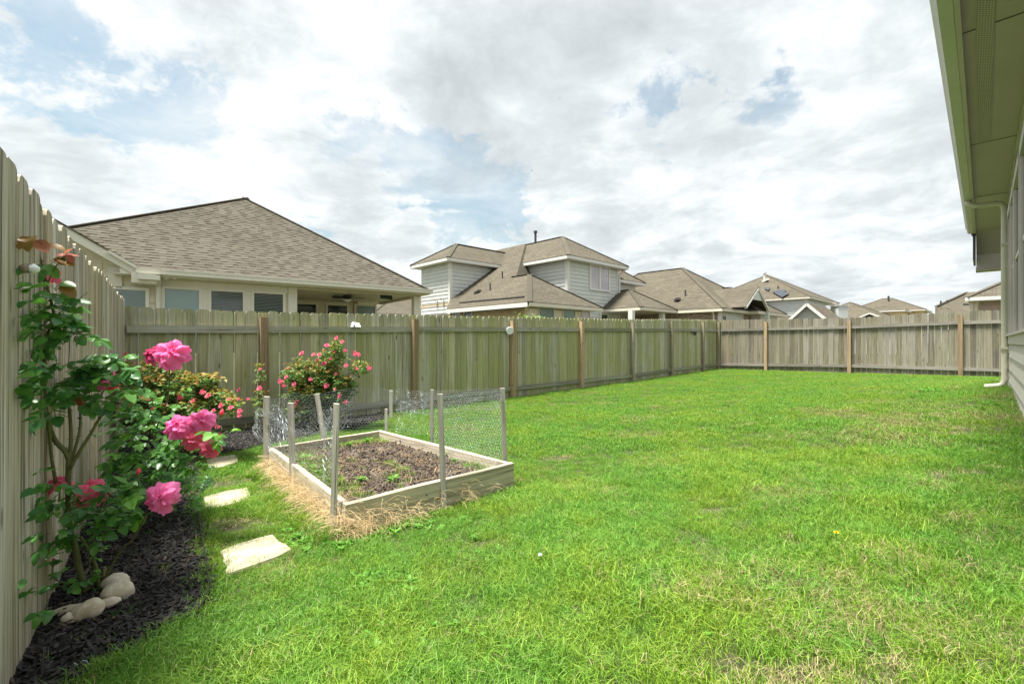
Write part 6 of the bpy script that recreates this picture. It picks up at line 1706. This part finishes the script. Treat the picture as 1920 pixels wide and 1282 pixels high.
class Bush:
    def __init__(self, loc, label, cat='rose bush', seed=1, limit=300):
        self.root = thing('rose_bush', loc, label, cat); self.canes = MB(); self.pet = MB(); self.rest = MB(); self.r = random.Random(seed); self.leaves = []
        self.limit = limit; self.bl = 0
    def leaf(self, p_, d_, up, size, kind):
        p_ = Vector(p_); eye = Vector((0, 0, CZ)); o2 = Vector((*A_xy(0), 0)); tip_ = Vector(d_).normalized() * size
        for _ in range(40):     # keep leaves on the yard side of the fence
            if min((p_ - o2).dot(nA), (p_ + tip_ - o2).dot(nA)) > 0.022: break
            p_ = eye + (p_ - eye) * 0.985
        if min(960 + F * p_.x / p_.y, 960 + F * (p_ + tip_).x / (p_ + tip_).y) < 26 and kind == 'rose_leaf': return
        self.leaves.append((Vector(p_), frame_from(d_, up), size, kind))
    def spray(self, base, tip, size, kind='rose_leaf', n_=5):
        """a compound leaf: stalk with a terminal leaflet and side pairs"""
        base = Vector(base); tip = Vector(tip); d_ = tip - base; L = d_.length
        if L < 1e-3: return
        mid = base.lerp(tip, .5) + Vector((0, 0, L * .12)); self.pet.tube([base, mid, tip], [.0016, .0013, .001], 4, cap=False)
        dn_ = d_.normalized(); r = self.r
        up = (Vector((0, 0, 1)) + Vector((r.gauss(0, .45), r.gauss(0, .45) - 0.35, 0))).normalized()
        side = dn_.cross(up).normalized()
        self.leaf(tip, dn_ + Vector((0, 0, -.15)), up, size * r.uniform(.95, 1.15), kind)
        f = 0.88
        for k in range((n_ - 1) // 2):
            q = base.lerp(tip, f) + Vector((0, 0, L * .12 * (1 - abs(2 * f - 1))))
            for s_ in (-1, 1):
                dd_ = (side * s_ + dn_ * r.uniform(.3, .7) + Vector((0, 0, r.uniform(-.35, .1)))).normalized()
                self.leaf(q, dd_, (up + side * s_ * r.uniform(-.1, .35)).normalized(), size * r.uniform(.7, .95), kind)
            f -= 0.42 if n_ >= 5 else 0.5
    def cane(self, pts, r0, r1, thorns=0):
        pts = [Vector(p_) for p_ in pts]
        # smooth the polyline
        sm = []
        for i in range(len(pts) - 1):
            p0 = pts[max(i - 1, 0)]; p1 = pts[i]; p2 = pts[i + 1]; p3 = pts[min(i + 2, len(pts) - 1)]
            for k in range(4):
                t_ = k / 4; sm.append(0.5 * ((2 * p1) + (p2 - p0) * t_ + (2 * p0 - 5 * p1 + 4 * p2 - p3) * t_ ** 2 + (3 * p1 - p0 - 3 * p2 + p3) * t_ ** 3))
        sm.append(pts[-1]); n_ = len(sm)
        self.canes.tube(sm, [r0 + (r1 - r0) * i / (n_ - 1) for i in range(n_)], 8)
        for _ in range(thorns):
            i = self.r.randrange(n_ - 1); q = sm[i].lerp(sm[i + 1], self.r.random()); t_ = (sm[i + 1] - sm[i]).normalized(); s_ = t_.orthogonal().normalized()
            s_ = Matrix.Rotation(self.r.random() * 6.28, 3, t_) @ s_; rr__ = r0 + (r1 - r0) * i / n_
            w_ = t_ * .0028; v_ = t_.cross(s_) * .0012; b_ = q + s_ * rr__ * .8
            self.canes.add([b_ - w_, b_ + v_, b_ + w_, b_ - v_, b_ + s_ * .0075 - t_ * .002], [(0, 1, 4), (1, 2, 4), (2, 3, 4), (3, 0, 4)])
        return sm
    def finish(self, cane_m='cane'):
        self.canes.build('canes', M[cane_m], self.root, smooth=True, uv=False)
        if self.pet.v: self.pet.build('leaf_stalks', M['stem'], self.root, uv=False)['kind'] = 'stuff'
        ls = self.leaves; cam_ = Vector((0, 0, CZ)); ls.sort(key=lambda t_: (t_[0] - cam_).length - t_[2] * 4)
        for p_, mt, sz, kind in ls[:self.limit]:
            place('leaf', LV[kind][self.r.randrange(4)], self.root, p_, mt.to_euler(), (sz, sz, sz))
        byk = {}
        for p_, mt, sz, kind in ls[self.limit:]:
            mb = byk.setdefault(kind, MB()); src = LV[kind][self.r.randrange(4)]
            mb.add([p_ + mt @ (Vector(v_.co) * sz) for v_ in src.vertices], [tuple(f_.vertices) for f_ in src.polygons])
        for kind, mb in byk.items():
            o_ = mb.build('foliage', M[kind], self.root, smooth=True, uv=False); o_['kind'] = 'stuff'

def petal_mesh(m, seed, cup=0.35, reflex=0.5, wd=0.62):
    r = random.Random(seed); mb = MB(); nu, nv = 7, 7
    for j in range(nv):
        t_ = j / (nv - 1)
        w_ = wd * (0.25 + 0.95 * math.sin(min(1, t_ * 1.05) * 1.9) ** 0.9) * (1 if t_ < .85 else 1 - (t_ - .85) * 1.6)
        for i in range(nu):
            s_ = (i / (nu - 1)) * 2 - 1
            x_ = s_ * w_; y_ = -cup * (s_ ** 2) * w_ + 0.30 * math.sin(t_ * 2.2) - reflex * max(0, t_ - .55) ** 1.6 * 2.2
            y_ += 0.13 * math.sin(s_ * 5 + seed) * t_ ** 2
            z_ = t_ - 0.16 * abs(s_) ** 2.2 * t_ + (0.05 * math.sin(s_ * 7 + seed * 2) if t_ > .9 else 0) + (0.16 * max(0, 1 - 1.6 * abs(s_)) if j == nv - 1 else 0)
            mb.v.append((x_, -y_, z_))
    for j in range(nv - 1):
        for i in range(nu - 1): mb.f.append((j * nu + i, j * nu + i + 1, (j + 1) * nu + i + 1, (j + 1) * nu + i)); mb.m.append(0)
    return mb.mesh('petal', m, smooth=True, uv=False)
PT = {}
for k in ('petal', 'petal_coral', 'petal_dark'):
    PT[k] = [petal_mesh(M[k], s, 0.55, 0.1 + 0.40 * s, 0.44 + 0.03 * s) for s in range(4)]
def bloom(bush, c, face_d, size, kind='petal', stem_from=None, open_=1.0):
    size = size * 0.84
    """size: radius of the open flower"""
    r = bush.r; c = Vector(c); ax = Vector(face_d).normalized()
    mb = MB(); b0 = c - ax * size * 0.62
    mb.tube([b0 - ax * size * .18, b0 - ax * size * .05, b0 + ax * size * .1, b0 + ax * size * .12], [size * .05, size * .16, size * .15, size * .02], 8)
    s0 = ax.orthogonal().normalized()
    for k in range(5):
        q = Matrix.Rotation(k * 1.257, 3, ax) @ s0; p0 = b0 + q * size * .1; p1 = b0 + q * size * .5 + ax * size * .0; p2 = b0 + q * size * .75 - ax * size * .25; s_ = ax.cross(q) * size * .09
        mb.add([p0 - s_, p0 + s_, p1 + s_, p1 - s_, p2], [(0, 1, 2, 3), (3, 2, 4)])
    fl = mb.build('rose_bloom', M['stem'], bush.root, uv=False, origin=c)
    if stem_from is not None:
        sf = Vector(stem_from); md_ = sf.lerp(b0, .55) + (b0 - sf).length * .08 * Vector((0, 0, -1)) - ax * size * .3
        bush.pet.tube([sf, md_, b0 - ax * size * .15], [.0032, .0028, .0024], 6)
    rings = ((3, 6, .62, 0, .3), (4, 18, .74, 0, 1.1), (5, 36, .88, 1, 0.2), (6, 58, 1.0, 2, .7), (6, 82, 1.08, 3, 0.1))
    for cnt, tilt, sc_, var, ph0 in rings:
        tilt *= open_
        for i in range(cnt):
            ph = 2 * math.pi * i / cnt + ph0 + r.uniform(-.15, .15); th = R(tilt + r.uniform(-13, 13))
            q = Matrix.Rotation(ph, 3, ax) @ s0; dirp = (ax * math.cos(th) + q * math.sin(th)).normalized()
            outw = (q * math.cos(th) - ax * math.sin(th)).normalized()
            # petal local Z = along petal, local Y = outward
            x_ = outw.cross(dirp); mt = Matrix((x_, outw, dirp)).transposed()
            s_ = size * sc_ * r.uniform(.88, 1.1)
            place('petal', PT[kind][var], fl, b0 + q * size * .04, mt.to_euler(), (s_ * .9 * r.uniform(.8, 1.05), s_ * r.uniform(.7, 1.3), s_))
def bud(bush, c, ax, size, kind='petal_dark'):
    ax = Vector(ax).normalized(); c = Vector(c); mb = MB()
    mb.tube([c, c + ax * size * .35, c + ax * size * .9, c + ax * size * 1.35, c + ax * size * 1.7], [size * .2, size * .42, size * .5, size * .33, size * .05], 8); o_ = mb.build('rosebud', M[kind], bush.root, smooth=True, uv=False, origin=c)
    mb = MB(); s0 = ax.orthogonal().normalized()
    for k in range(5):
        q = Matrix.Rotation(k * 1.257, 3, ax) @ s0; s_ = ax.cross(q) * size * .13; p0 = c + q * size * .25; p1 = c + q * size * .62 + ax * size * .55; p2 = c + q * size * 1.0 + ax * size * .9
        mb.add([p0 - s_, p0 + s_, p1 + s_, p1 - s_, p2], [(0, 1, 2, 3), (3, 2, 4)])
    mb.tube([c - ax * size * .3, c + ax * size * .2], [size * .12, size * .3], 6)
    mb.build('sepals', M['stem'], o_, uv=False)

# the tall rose against the left fence
B1 = Bush(onground(180, 1118), 'tall thorny rose climbing the pale fence, with large pink blooms and rocks at its foot', seed=4)
cv = lambda lst: [P(u, v, Y) for u, v, Y in lst]
B1.cane(cv([(169, 1128, 1.98), (158, 1095, 1.97), (147, 1060, 1.96), (140, 1020, 1.95), (131, 985, 1.94), (128, 920, 1.93), (129, 860, 1.92)]), .0125, .0095, 60)
B1.cane(cv([(129, 862, 1.92), (122, 845, 1.915), (103, 825, 1.90), (90, 790, 1.88), (80, 735, 1.85), (73, 690, 1.82), (69, 640, 1.80), (70, 610, 1.79), (71, 560, 1.78)]), .0095, .0065, 60)
B1.cane(cv([(80, 730, 1.85), (87, 640, 1.81), (100, 596, 1.79), (97, 570, 1.78), (88, 535, 1.77), (80, 500, 1.76), (66, 455, 1.74), (62, 440, 1.74)]), .0055, .0032, 30)
B1.cane(cv([(105, 905, 1.9), (97, 860, 1.88), (93, 815, 1.87), (88, 780, 1.86)]), .006, .005, 25)
B1.cane(cv([(129, 865, 1.92), (133, 830, 1.93), (132, 790, 1.94), (128, 750, 1.95)]), .008, .005, 20)
B1.cane(cv([(131, 872, 1.92), (143, 835, 1.95), (150, 800, 1.97), (150, 760, 1.98)]), .006, .004, 20)
B1.cane(cv([(131, 878, 1.92), (150, 845, 1.94), (172, 810, 1.96), (183, 790, 1.98), (203, 760, 2.0)]), .0075, .0045, 26)
B1.cane(cv([(182, 1126, 2.0), (184, 1085, 2.0), (174, 1045, 1.99), (160, 1022, 1.98), (150, 1005, 1.97)]), .0075, .005, 26)
B1.cane(cv([(193, 1120, 2.02), (194, 1085, 2.03), (196, 1062, 2.05)]), .0075, .006, 10)
B1.cane(cv([(190, 1105, 2.02), (205, 1068, 2.03), (228, 1030, 2.02), (247, 1012, 2.0), (264, 985, 1.98), (274, 966, 1.96)]), .0055, .0036, 30)
B1.cane(cv([(174, 1110, 1.99), (168, 1060, 1.98), (166, 1040, 1.98)]), .003, .002, 6)
B1.cane(cv([(125, 1095, 1.93), (104, 1085, 1.9), (98, 1070, 1.89), (99, 1055, 1.89)]), .0028, .002, 4)
B1.cane(cv([(180, 1100, 2.0), (175, 1000, 1.98), (190, 950, 1.95), (215, 905, 1.95), (228, 890, 1.95)]), .004, .0025, 8)
def cluster(bs, u, v, su, sv, Y, sy, n_, size, kinds=('rose_leaf',), nl=5, L=0.06):
    r = bs.r
    for _ in range(int(n_ * 1.45)):
        uu, vv, YY_ = u + r.uniform(-1, 1) * su, v + r.uniform(-1, 1) * sv, Y + r.uniform(-1, 1) * sy
        b_ = P(uu, vv, YY_); an = r.random() * 6.28; c_ = P(u, v, Y); o3 = (b_ - c_); o3.z *= .5
        dd_ = (Vector((math.cos(an), math.sin(an), r.uniform(-.5, .35))) + (o3.normalized() if o3.length > 1e-4 else o3) * .9).normalized()
        bs.spray(b_, b_ + dd_ * L * r.uniform(.7, 1.2), size * r.uniform(.75, 1.2), r.choice(kinds), nl)
# top: bronze shoots and big leaves
for (u, v, Y, du, dv, dY, s, kd) in [(60, 446, 1.66, -40, 12, -.10, .078, 'rose_leaf_bronze'), (66, 452, 1.66, 24, 14, -.02, .066, 'rose_leaf_bronze'), (84, 458, 1.68, 30, 6, .02, .060, 'rose_leaf_bronze'), (56, 452, 1.74, -8, 12, .02, .05, 'rose_leaf_bronze'),
                                   (110, 485, 1.77, 30, 10, 0, .062, 'rose_leaf_bronze'), (108, 484, 1.77, 12, 12, -.02, .055, 'rose_leaf_bronze'), (115, 480, 1.77, -25, 8, 0, .05, 'rose_leaf_bronze'),
                                   (120, 478, 1.77, 8, -14, 0, .035, 'rose_leaf_red'), (124, 480, 1.77, 16, -4, .02, .04, 'rose_leaf_red'), (122, 480, 1.77, -14, -4, 0, .036, 'rose_leaf_red'), (128, 478, 1.77, 5, 8, 0, .035, 'rose_leaf_red'),
                                   (72, 498, 1.66, -40, 2, -.08, .080, 'rose_leaf'), (66, 508, 1.66, -34, 12, -.06, .078, 'rose_leaf'), (82, 498, 1.76, 30, 18, 0, .066, 'rose_leaf'), (80, 505, 1.76, -6, 18, -.02, .06, 'rose_leaf'),
                                   (95, 535, 1.77, -22, -2, -.02, .055, 'weed'), (112, 532, 1.78, 20, -2, 0, .055, 'rose_leaf'), (115, 535, 1.78, 22, 14, .0, .065, 'rose_leaf_bronze'), (118, 548, 1.79, 18, 20, .0, .06, 'rose_leaf'),
                                   (150, 745, 2.0, -2, 24, 0, .055, 'rose_leaf_bronze'), (238, 735, 2.25, 4, 26, -.02, .070, 'rose_leaf_bronze'), (262, 733, 2.25, 22, 18, 0, .07, 'rose_leaf_bronze')]:
    a_ = P(u, v, Y); d_ = P(u + du, v + dv, Y + dY) - a_
    B1.pet.tube([P(u - du * .5, v + 10, Y), a_], .0013, 4); B1.leaf(a_, d_, Vector((0.1, -.55, .85)), s, kd)
B1.cane(cv([(88, 535, 1.77), (100, 508, 1.77), (112, 490, 1.77), (120, 480, 1.77)]), .0025, .0018)
cluster(B1, 85, 565, 42, 28, 1.80, .05, 11, .046, L=.05); cluster(B1, 80, 620, 38, 32, 1.82, .05, 12, .046, L=.05)
cluster(B1, 125, 600, 20, 20, 1.83, .04, 4, .05); cluster(B1, 150, 620, 25, 15, 1.85, .04, 4, .05); cluster(B1, 45, 670, 10, 10, 1.80, .02, 2, .04, nl=3)
cluster(B1, 125, 705, 65, 26, 1.93, .08, 22, .046); cluster(B1, 190, 690, 45, 20, 2.02, .08, 16, .044); cluster(B1, 115, 745, 40, 22, 1.90, .07, 12, .044)
cluster(B1, 175, 735, 50, 22, 1.98, .08, 16, .044); cluster(B1, 225, 710, 25, 25, 2.05, .06, 8, .044)
cluster(B1, 150, 945, 55, 32, 1.93, .07, 14, .042); cluster(B1, 200, 940, 50, 32, 1.93, .06, 14, .046); cluster(B1, 118, 990, 40, 30, 1.90, .06, 10, .042); cluster(B1, 165, 985, 45, 25, 1.95, .06, 10, .042)
cluster(B1, 75, 905, 25, 20, 1.80, .03, 4, .044, nl=3); cluster(B1, 75, 1065, 20, 25, 1.80, .03, 4, .048, nl=3); cluster(B1, 130, 1100, 30, 12, 1.92, .04, 5, .04); cluster(B1, 75, 1125, 16, 12, 1.78, .03, 3, .044, nl=3)
cluster(B1, 165, 1060, 15, 20, 2.0, .04, 4, .026, kinds=('weed',)); cluster(B1, 235, 940, 15, 25, 1.93, .04, 5, .052, kinds=('weed', 'rose_leaf'))
bloom(B1, P(297, 932, 1.90), (0.25, -0.9, .28), .064, 'petal', P(274, 966, 1.96))
bloom(B1, P(170, 906, 1.92), (0.1, -0.30, .95), .060, 'petal_coral', P(160, 960, 1.93), 1.05)
bloom(B1, P(104, 898, 1.92), (-0.3, -0.2, .9), .042, 'petal_coral', P(110, 940, 1.93))
bloom(B1, P(88, 505, 1.86), (0.6, -0.3, .6), .046, 'petal_coral', P(85, 540, 1.80))
bloom(B1, P(200, 700, 2.02), (0.5, -0.6, .5), .030, 'petal', P(190, 720, 2.02)); bloom(B1, P(187, 718, 2.0), (-0.3, -0.7, .5), .026, 'petal', P(190, 740, 2.02)); bloom(B1, P(207, 725, 2.04), (0.3, -0.7, -.5), .030, 'petal_coral', P(200, 710, 2.02))
bud(B1, P(62, 436, 1.74), (0.0, 0, 1), .016, 'stem'); bud(B1, P(100, 1060, 1.88), (0.1, 0, 1), .018); bud(B1, P(260, 890, 1.98), (0.05, -.1, 1), .019, 'petal_coral'); B1.pet.tube([P(262, 945, 1.95), P(262, 915, 1.97), P(260, 892, 1.98)], .002, 5)
B1.pet.tube([P(100, 595, 1.8), P(135, 570, 1.8), P(165, 548, 1.78)], [.002, .0015, .001], 4)
B1.pet.tube([P(128, 690, 1.93), P(130, 660, 1.93), P(131, 628, 1.92)], .0018, 5); bud(B1, P(131, 628, 1.92), (0, 0, 1), .011, 'stem')
B1.finish()

# second large flowered rose, behind it
B2r = Bush(onground(305, 930), 'second rose bush with large pink blooms leaning over the mulch towards the stepping stones', seed=8)
base2 = onground(305, 930)
tips = [(265, 700, 2.5), (318, 690, 2.45), (320, 815, 2.45), (374, 805, 2.45), (390, 850, 2.5), (250, 850, 2.7), (230, 800, 2.8), (280, 780, 2.8), (340, 870, 2.8), (225, 900, 2.7), (385, 880, 2.7)]
for (u, v, Y) in tips:
    t_ = P(u, v, Y); m1_ = base2.lerp(t_, .4) + Vector((B2r.r.uniform(-.05, .05), B2r.r.uniform(-.05, .05), .10)); B2r.cane([base2, m1_, base2.lerp(t_, .75) + Vector((0, 0, .05)), t_], .0065, .0028, 10)
for (u, v, su, sv, Y, n_) in [(285, 830, 65, 38, 2.75, 40), (265, 885, 55, 38, 2.75, 34), (330, 870, 50, 40, 2.75, 32), (232, 925, 35, 35, 2.6, 14), (360, 850, 35, 35, 2.6, 14), (225, 835, 30, 38, 2.8, 18), (330, 915, 45, 25, 2.85, 18), (300, 770, 60, 25, 2.9, 18)]:
    cluster(B2r, u, v, su, sv, Y, .2, n_, .040, kinds=('rose_leaf', 'rose_leaf', 'rose_leaf', 'weed'), L=.055)
cluster(B2r, 405, 815, 14, 12, 2.45, .03, 4, .05, kinds=('weed',), nl=3)
bloom(B2r, P(320, 657, 2.35), (0.35, -0.75, .45), .078, 'petal', P(268, 705, 2.5), 1.0)
bloom(B2r, P(278, 662, 2.45), (-0.7, -0.45, .3), .050, 'petal_dark', P(268, 705, 2.5), .8)
bloom(B2r, P(321, 797, 2.40), (-0.2, -0.85, .45), .070, 'petal', P(335, 850, 2.6))
bloom(B2r, P(374, 784, 2.45), (0.25, -0.8, .5), .066, 'petal', P(360, 850, 2.6))
bloom(B2r, P(356, 823, 2.42), (0.1, -0.8, .2), .060, 'petal_coral', P(350, 860, 2.6), .95)
bloom(B2r, P(390, 845, 2.42), (0.3, -0.8, -.1), .052, 'petal_coral', P(370, 870, 2.6), .95)
bud(B2r, P(415, 780, 2.5), (0.15, 0, 1), .024, 'petal_coral'); B2r.pet.tube([P(398, 820, 2.5), P(408, 798, 2.5), P(414, 782, 2.5)], .0022, 5)
B2r.finish()

# small flowered shrub roses
def small_bloom_mesh(m, seed):
    r = random.Random(seed); mb = MB()
    for cnt, tilt, sc_ in ((4, 15, .6), (6, 42, .85), (8, 72, 1.0)):
        for i in range(cnt):
            ph = 6.283 * i / cnt + r.random(); th = R(tilt + r.uniform(-8, 8)); q = Vector((math.cos(ph), math.sin(ph), 0)); d_ = Vector((0, 0, 1)) * math.cos(th) + q * math.sin(th); s_ = Vector((-q.y, q.x, 0)) * .36 * sc_
            o3 = q * math.cos(th) - Vector((0, 0, 1)) * math.sin(th)
            mb.add([q * .05 - s_ * .3, q * .05 + s_ * .3, d_ * .6 * sc_ + s_ - o3 * .05, d_ * .6 * sc_ - s_ - o3 * .05, d_ * sc_ + s_ * .6 + o3 * .1, d_ * sc_ - s_ * .6 + o3 * .1], [(0, 1, 2, 3), (3, 2, 4, 5)])
    return mb.mesh('rose_bloom', m, smooth=True, uv=False)
SB = [small_bloom_mesh(M['petal_small'], s) for s in range(3)]
SBD = [small_bloom_mesh(M['petal_dark'], s + 5) for s in range(2)]
def shrub(base, blobs, blooms, label, Y, leaf_len, seed, name='rose_bush', cat='rose bush', newfrac=0.35, per=1.0, bl_size=.032):
    r = random.Random(seed); root = thing(name, base, label, cat); canes = MB(); lv = MB(); ln = MB()
    cam_ = Vector((0, 0, CZ))
    for (u, v, su, sv, dy, n_) in blobs:
        c = P(u, v, Y + dy); c.z = max(c.z, base.z + .06)
        canes.tube([base + Vector((r.uniform(-.06, .06), r.uniform(-.06, .06), -.02)), base.lerp(c, .5) + Vector((r.uniform(-.1, .1), r.uniform(-.1, .1), .05)), c], [.008, .006, .003], 6)
        for _ in range(int(n_ * per)):
            while True:
                x_, y_, z_ = r.uniform(-1, 1), r.uniform(-1, 1), r.uniform(-1, 1)
                rr__ = x_ * x_ + y_ * y_ + z_ * z_
                if rr__ < 1: break
            k_ = 1.0 if rr__ > .3 else 1.35
            tip = P(u + x_ * su * k_, v + z_ * sv * k_, Y + dy + y_ * .35)
            if tip.z < base.z + .03: continue
            st = c.lerp(tip, .55); canes.tube([st, st.lerp(tip, .5) + Vector((0, 0, .01)), tip], [.0022, .0018, .0012], 3, cap=False)
            up_ = z_ < -.2 and r.random() < newfrac * 1.6
            for _k in range(r.randint(8, 13)):
                f_ = r.uniform(.2, 1.05); q = st.lerp(tip, f_) + Vector((r.gauss(0, .012), r.gauss(0, .012), r.gauss(0, .01))); an = r.random() * 6.28
                d_ = Vector((math.cos(an), math.sin(an), r.uniform(-.6, .5))).normalized(); nn_ = (Vector((0, 0, 1)) + Vector((r.gauss(0, .6), r.gauss(0, .6), 0))).normalized(); s_ = d_.cross(nn_).normalized()
                L = leaf_len * r.uniform(.6, 1.25); w_ = L * .32; fold = nn_ * w_ * .35
                tgt = ln if (up_ and f_ > .6) or r.random() < .04 else lv
                tgt.add([q, q + d_ * L * .45 + s_ * w_ + fold, q + d_ * L * .5, q + d_ * L * .45 - s_ * w_ + fold, q + d_ * L - Vector((0, 0, L * .12))], [(0, 1, 2), (0, 2, 3), (1, 4, 2), (2, 4, 3)])
    canes.build('canes', M['cane'], root, uv=False)
    o_ = lv.build('foliage', M['shrub_leaf'], root, uv=False); o_['kind'] = 'stuff'
    if ln.v: o_ = ln.build('new_growth', M['shrub_leaf_new'], root, uv=False); o_['kind'] = 'stuff'
    for (u, v, s_) in blooms:
        p_ = P(u, v, Y - .28 + r.uniform(-.05, .05)); ax = (Vector((r.uniform(-.5, .5), -.7, r.uniform(.2, .9)))).normalized()
        mt = ax.to_track_quat('Z', 'Y').to_euler(); k_ = s_ * .78 / F * Y
        place('rose_bloom', r.choice(SB if r.random() > .12 else SBD), root, p_, mt, (k_, k_, k_ * .8))
        canes2 = None
    return root
b3 = onground(335, 835); b3 = Vector((-3.22, 4.45, G(-3.22, 4.45)))
shrub(b3, [(330, 725, 70, 36, 0, 90), (260, 730, 55, 45, -.1, 80), (400, 745, 42, 28, .05, 55), (300, 690, 55, 22, .1, 45), (380, 715, 45, 18, .1, 36), (270, 780, 55, 35, -.1, 60), (350, 770, 60, 30, -.1, 60), (230, 690, 28, 20, .1, 20), (430, 760, 22, 22, 0, 18)],
      [(338, 745, 7), (362, 752, 6), (415, 760, 7), (433, 764, 6), (450, 771, 7), (448, 731, 5), (287, 767, 6), (272, 780, 9), (391, 742, 8), (380, 735, 7), (349, 675, 7), (401, 770, 6), (408, 800, 6), (412, 815, 6), (447, 748, 4), (430, 748, 4), (236, 664, 6), (298, 640, 0.1), (205, 690, 6), (365, 800, 5), (255, 905, 6)],
      'wide shrub rose with yellow bronze new leaves and small coral flowers near the fence corner', 4.4, .042, 31, newfrac=.75, per=2.0)
b4 = Vector((P(600, 700, 6.25).x, 6.25, G(P(600, 700, 6.25).x, 6.25)))
shrub(b4, [(600, 705, 52, 36, 0, 110), (625, 665, 32, 24, 0, 36), (560, 700, 34, 34, 0, 50), (585, 740, 62, 26, 0, 80), (620, 745, 45, 28, 0, 50), (672, 690, 22, 16, 0, 18), (640, 720, 36, 30, 0, 44), (560, 770, 35, 20, 0, 30), (630, 648, 16, 12, 0, 10)],
      [(631, 634, 5.5), (642, 641, 5.5), (613, 648, 6.5), (627, 660, 5), (647, 657, 5), (566, 663, 7), (588, 665, 5.5), (599, 665, 5.5), (595, 675, 4.5), (608, 682, 6.5), (620, 673, 4.5), (667, 663, 7), (674, 665, 5), (649, 685, 5.5), (692, 690, 6), (669, 691, 4), (526, 715, 6.5), (537, 707, 5.5), (532, 723, 5), (552, 720, 6), (582, 711, 5), (612, 723, 6.5), (630, 701, 4), (629, 729, 4), (637, 742, 6.5), (556, 755, 7.5), (648, 754, 6), (575, 690, 3), (541, 690, 3)],
      'rounded shrub rose covered in small coral pink flowers, standing behind the wire', 6.2, .044, 41, newfrac=.3, per=2.4)
b5 = Vector((P(488, 700, 5.85).x, 5.85, G(P(488, 700, 5.85).x, 5.85)))
shrub(b5, [(489, 705, 14, 26, 0, 16), (484, 745, 22, 22, 0, 26), (492, 770, 18, 20, 0, 16), (488, 690, 10, 14, 0, 7)], [(487, 728, 7), (488, 692, 4), (465, 748, 4), (448, 770, 4), (449, 779, 5)],
      'thin young rose shrub with one coral flower in front of the first brown post', 5.8, .034, 51, newfrac=.4)
# leafy plant just beyond the mossy fence
bq = P(985, 700, 13.5); bq.z = CZ - 1.3
root = thing('shrub', bq, 'bright green leafy plant peeping over the mossy fence below the bay windows', 'shrub')
mb = MB(); lv = MB(); r = random.Random(77)
for (u, v, su, sv) in ((985, 596, 22, 8), (1010, 600, 10, 6), (960, 602, 14, 6), (995, 620, 25, 14)):
    for _ in range(90):
        q = P(u + r.gauss(0, su * .5), v + r.gauss(0, sv * .5), 13.5 + r.uniform(-.2, .2)); an = r.random() * 6.28; d_ = Vector((math.cos(an), math.sin(an), r.uniform(-.4, .4))); s_ = d_.cross(Vector((r.gauss(0, .5), r.gauss(0, .5), 1))).normalized() * .02
        lv.add([q, q + d_ * .05 + s_, q + d_ * .1, q + d_ * .05 - s_], [(0, 1, 2, 3)])
    mb.tube([bq, P(u, v + 4, 13.5)], [.015, .006], 6)
mb.build('stems', M['cane'], root, uv=False); o_ = lv.build('foliage', M['bright_leaf'], root, uv=False); o_['kind'] = 'stuff'
# a bird far off in the clouds
q = P(997, 320, 120.0); t = thing('bird', q, 'tiny dark bird flying far off in the sky above the grey house', 'bird')
mb = MB(); mb.tube([q + Vector((-.18, 0, 0)), q + Vector((-.05, 0, .02)), q + Vector((.12, 0, .01)), q + Vector((.22, 0, 0))], [.01, .05, .05, .01], 6); mb.build('body', M['dark_bronze'], t)
for s_ in (-1, 1):
    mb = MB(); mb.slab([q, q + Vector((.1, .0, .01)), q + Vector((.02, .35 * s_, .16)), q + Vector((-.06, .3 * s_, .14))], .01); mb.build('wing', M['dark_bronze'], t)
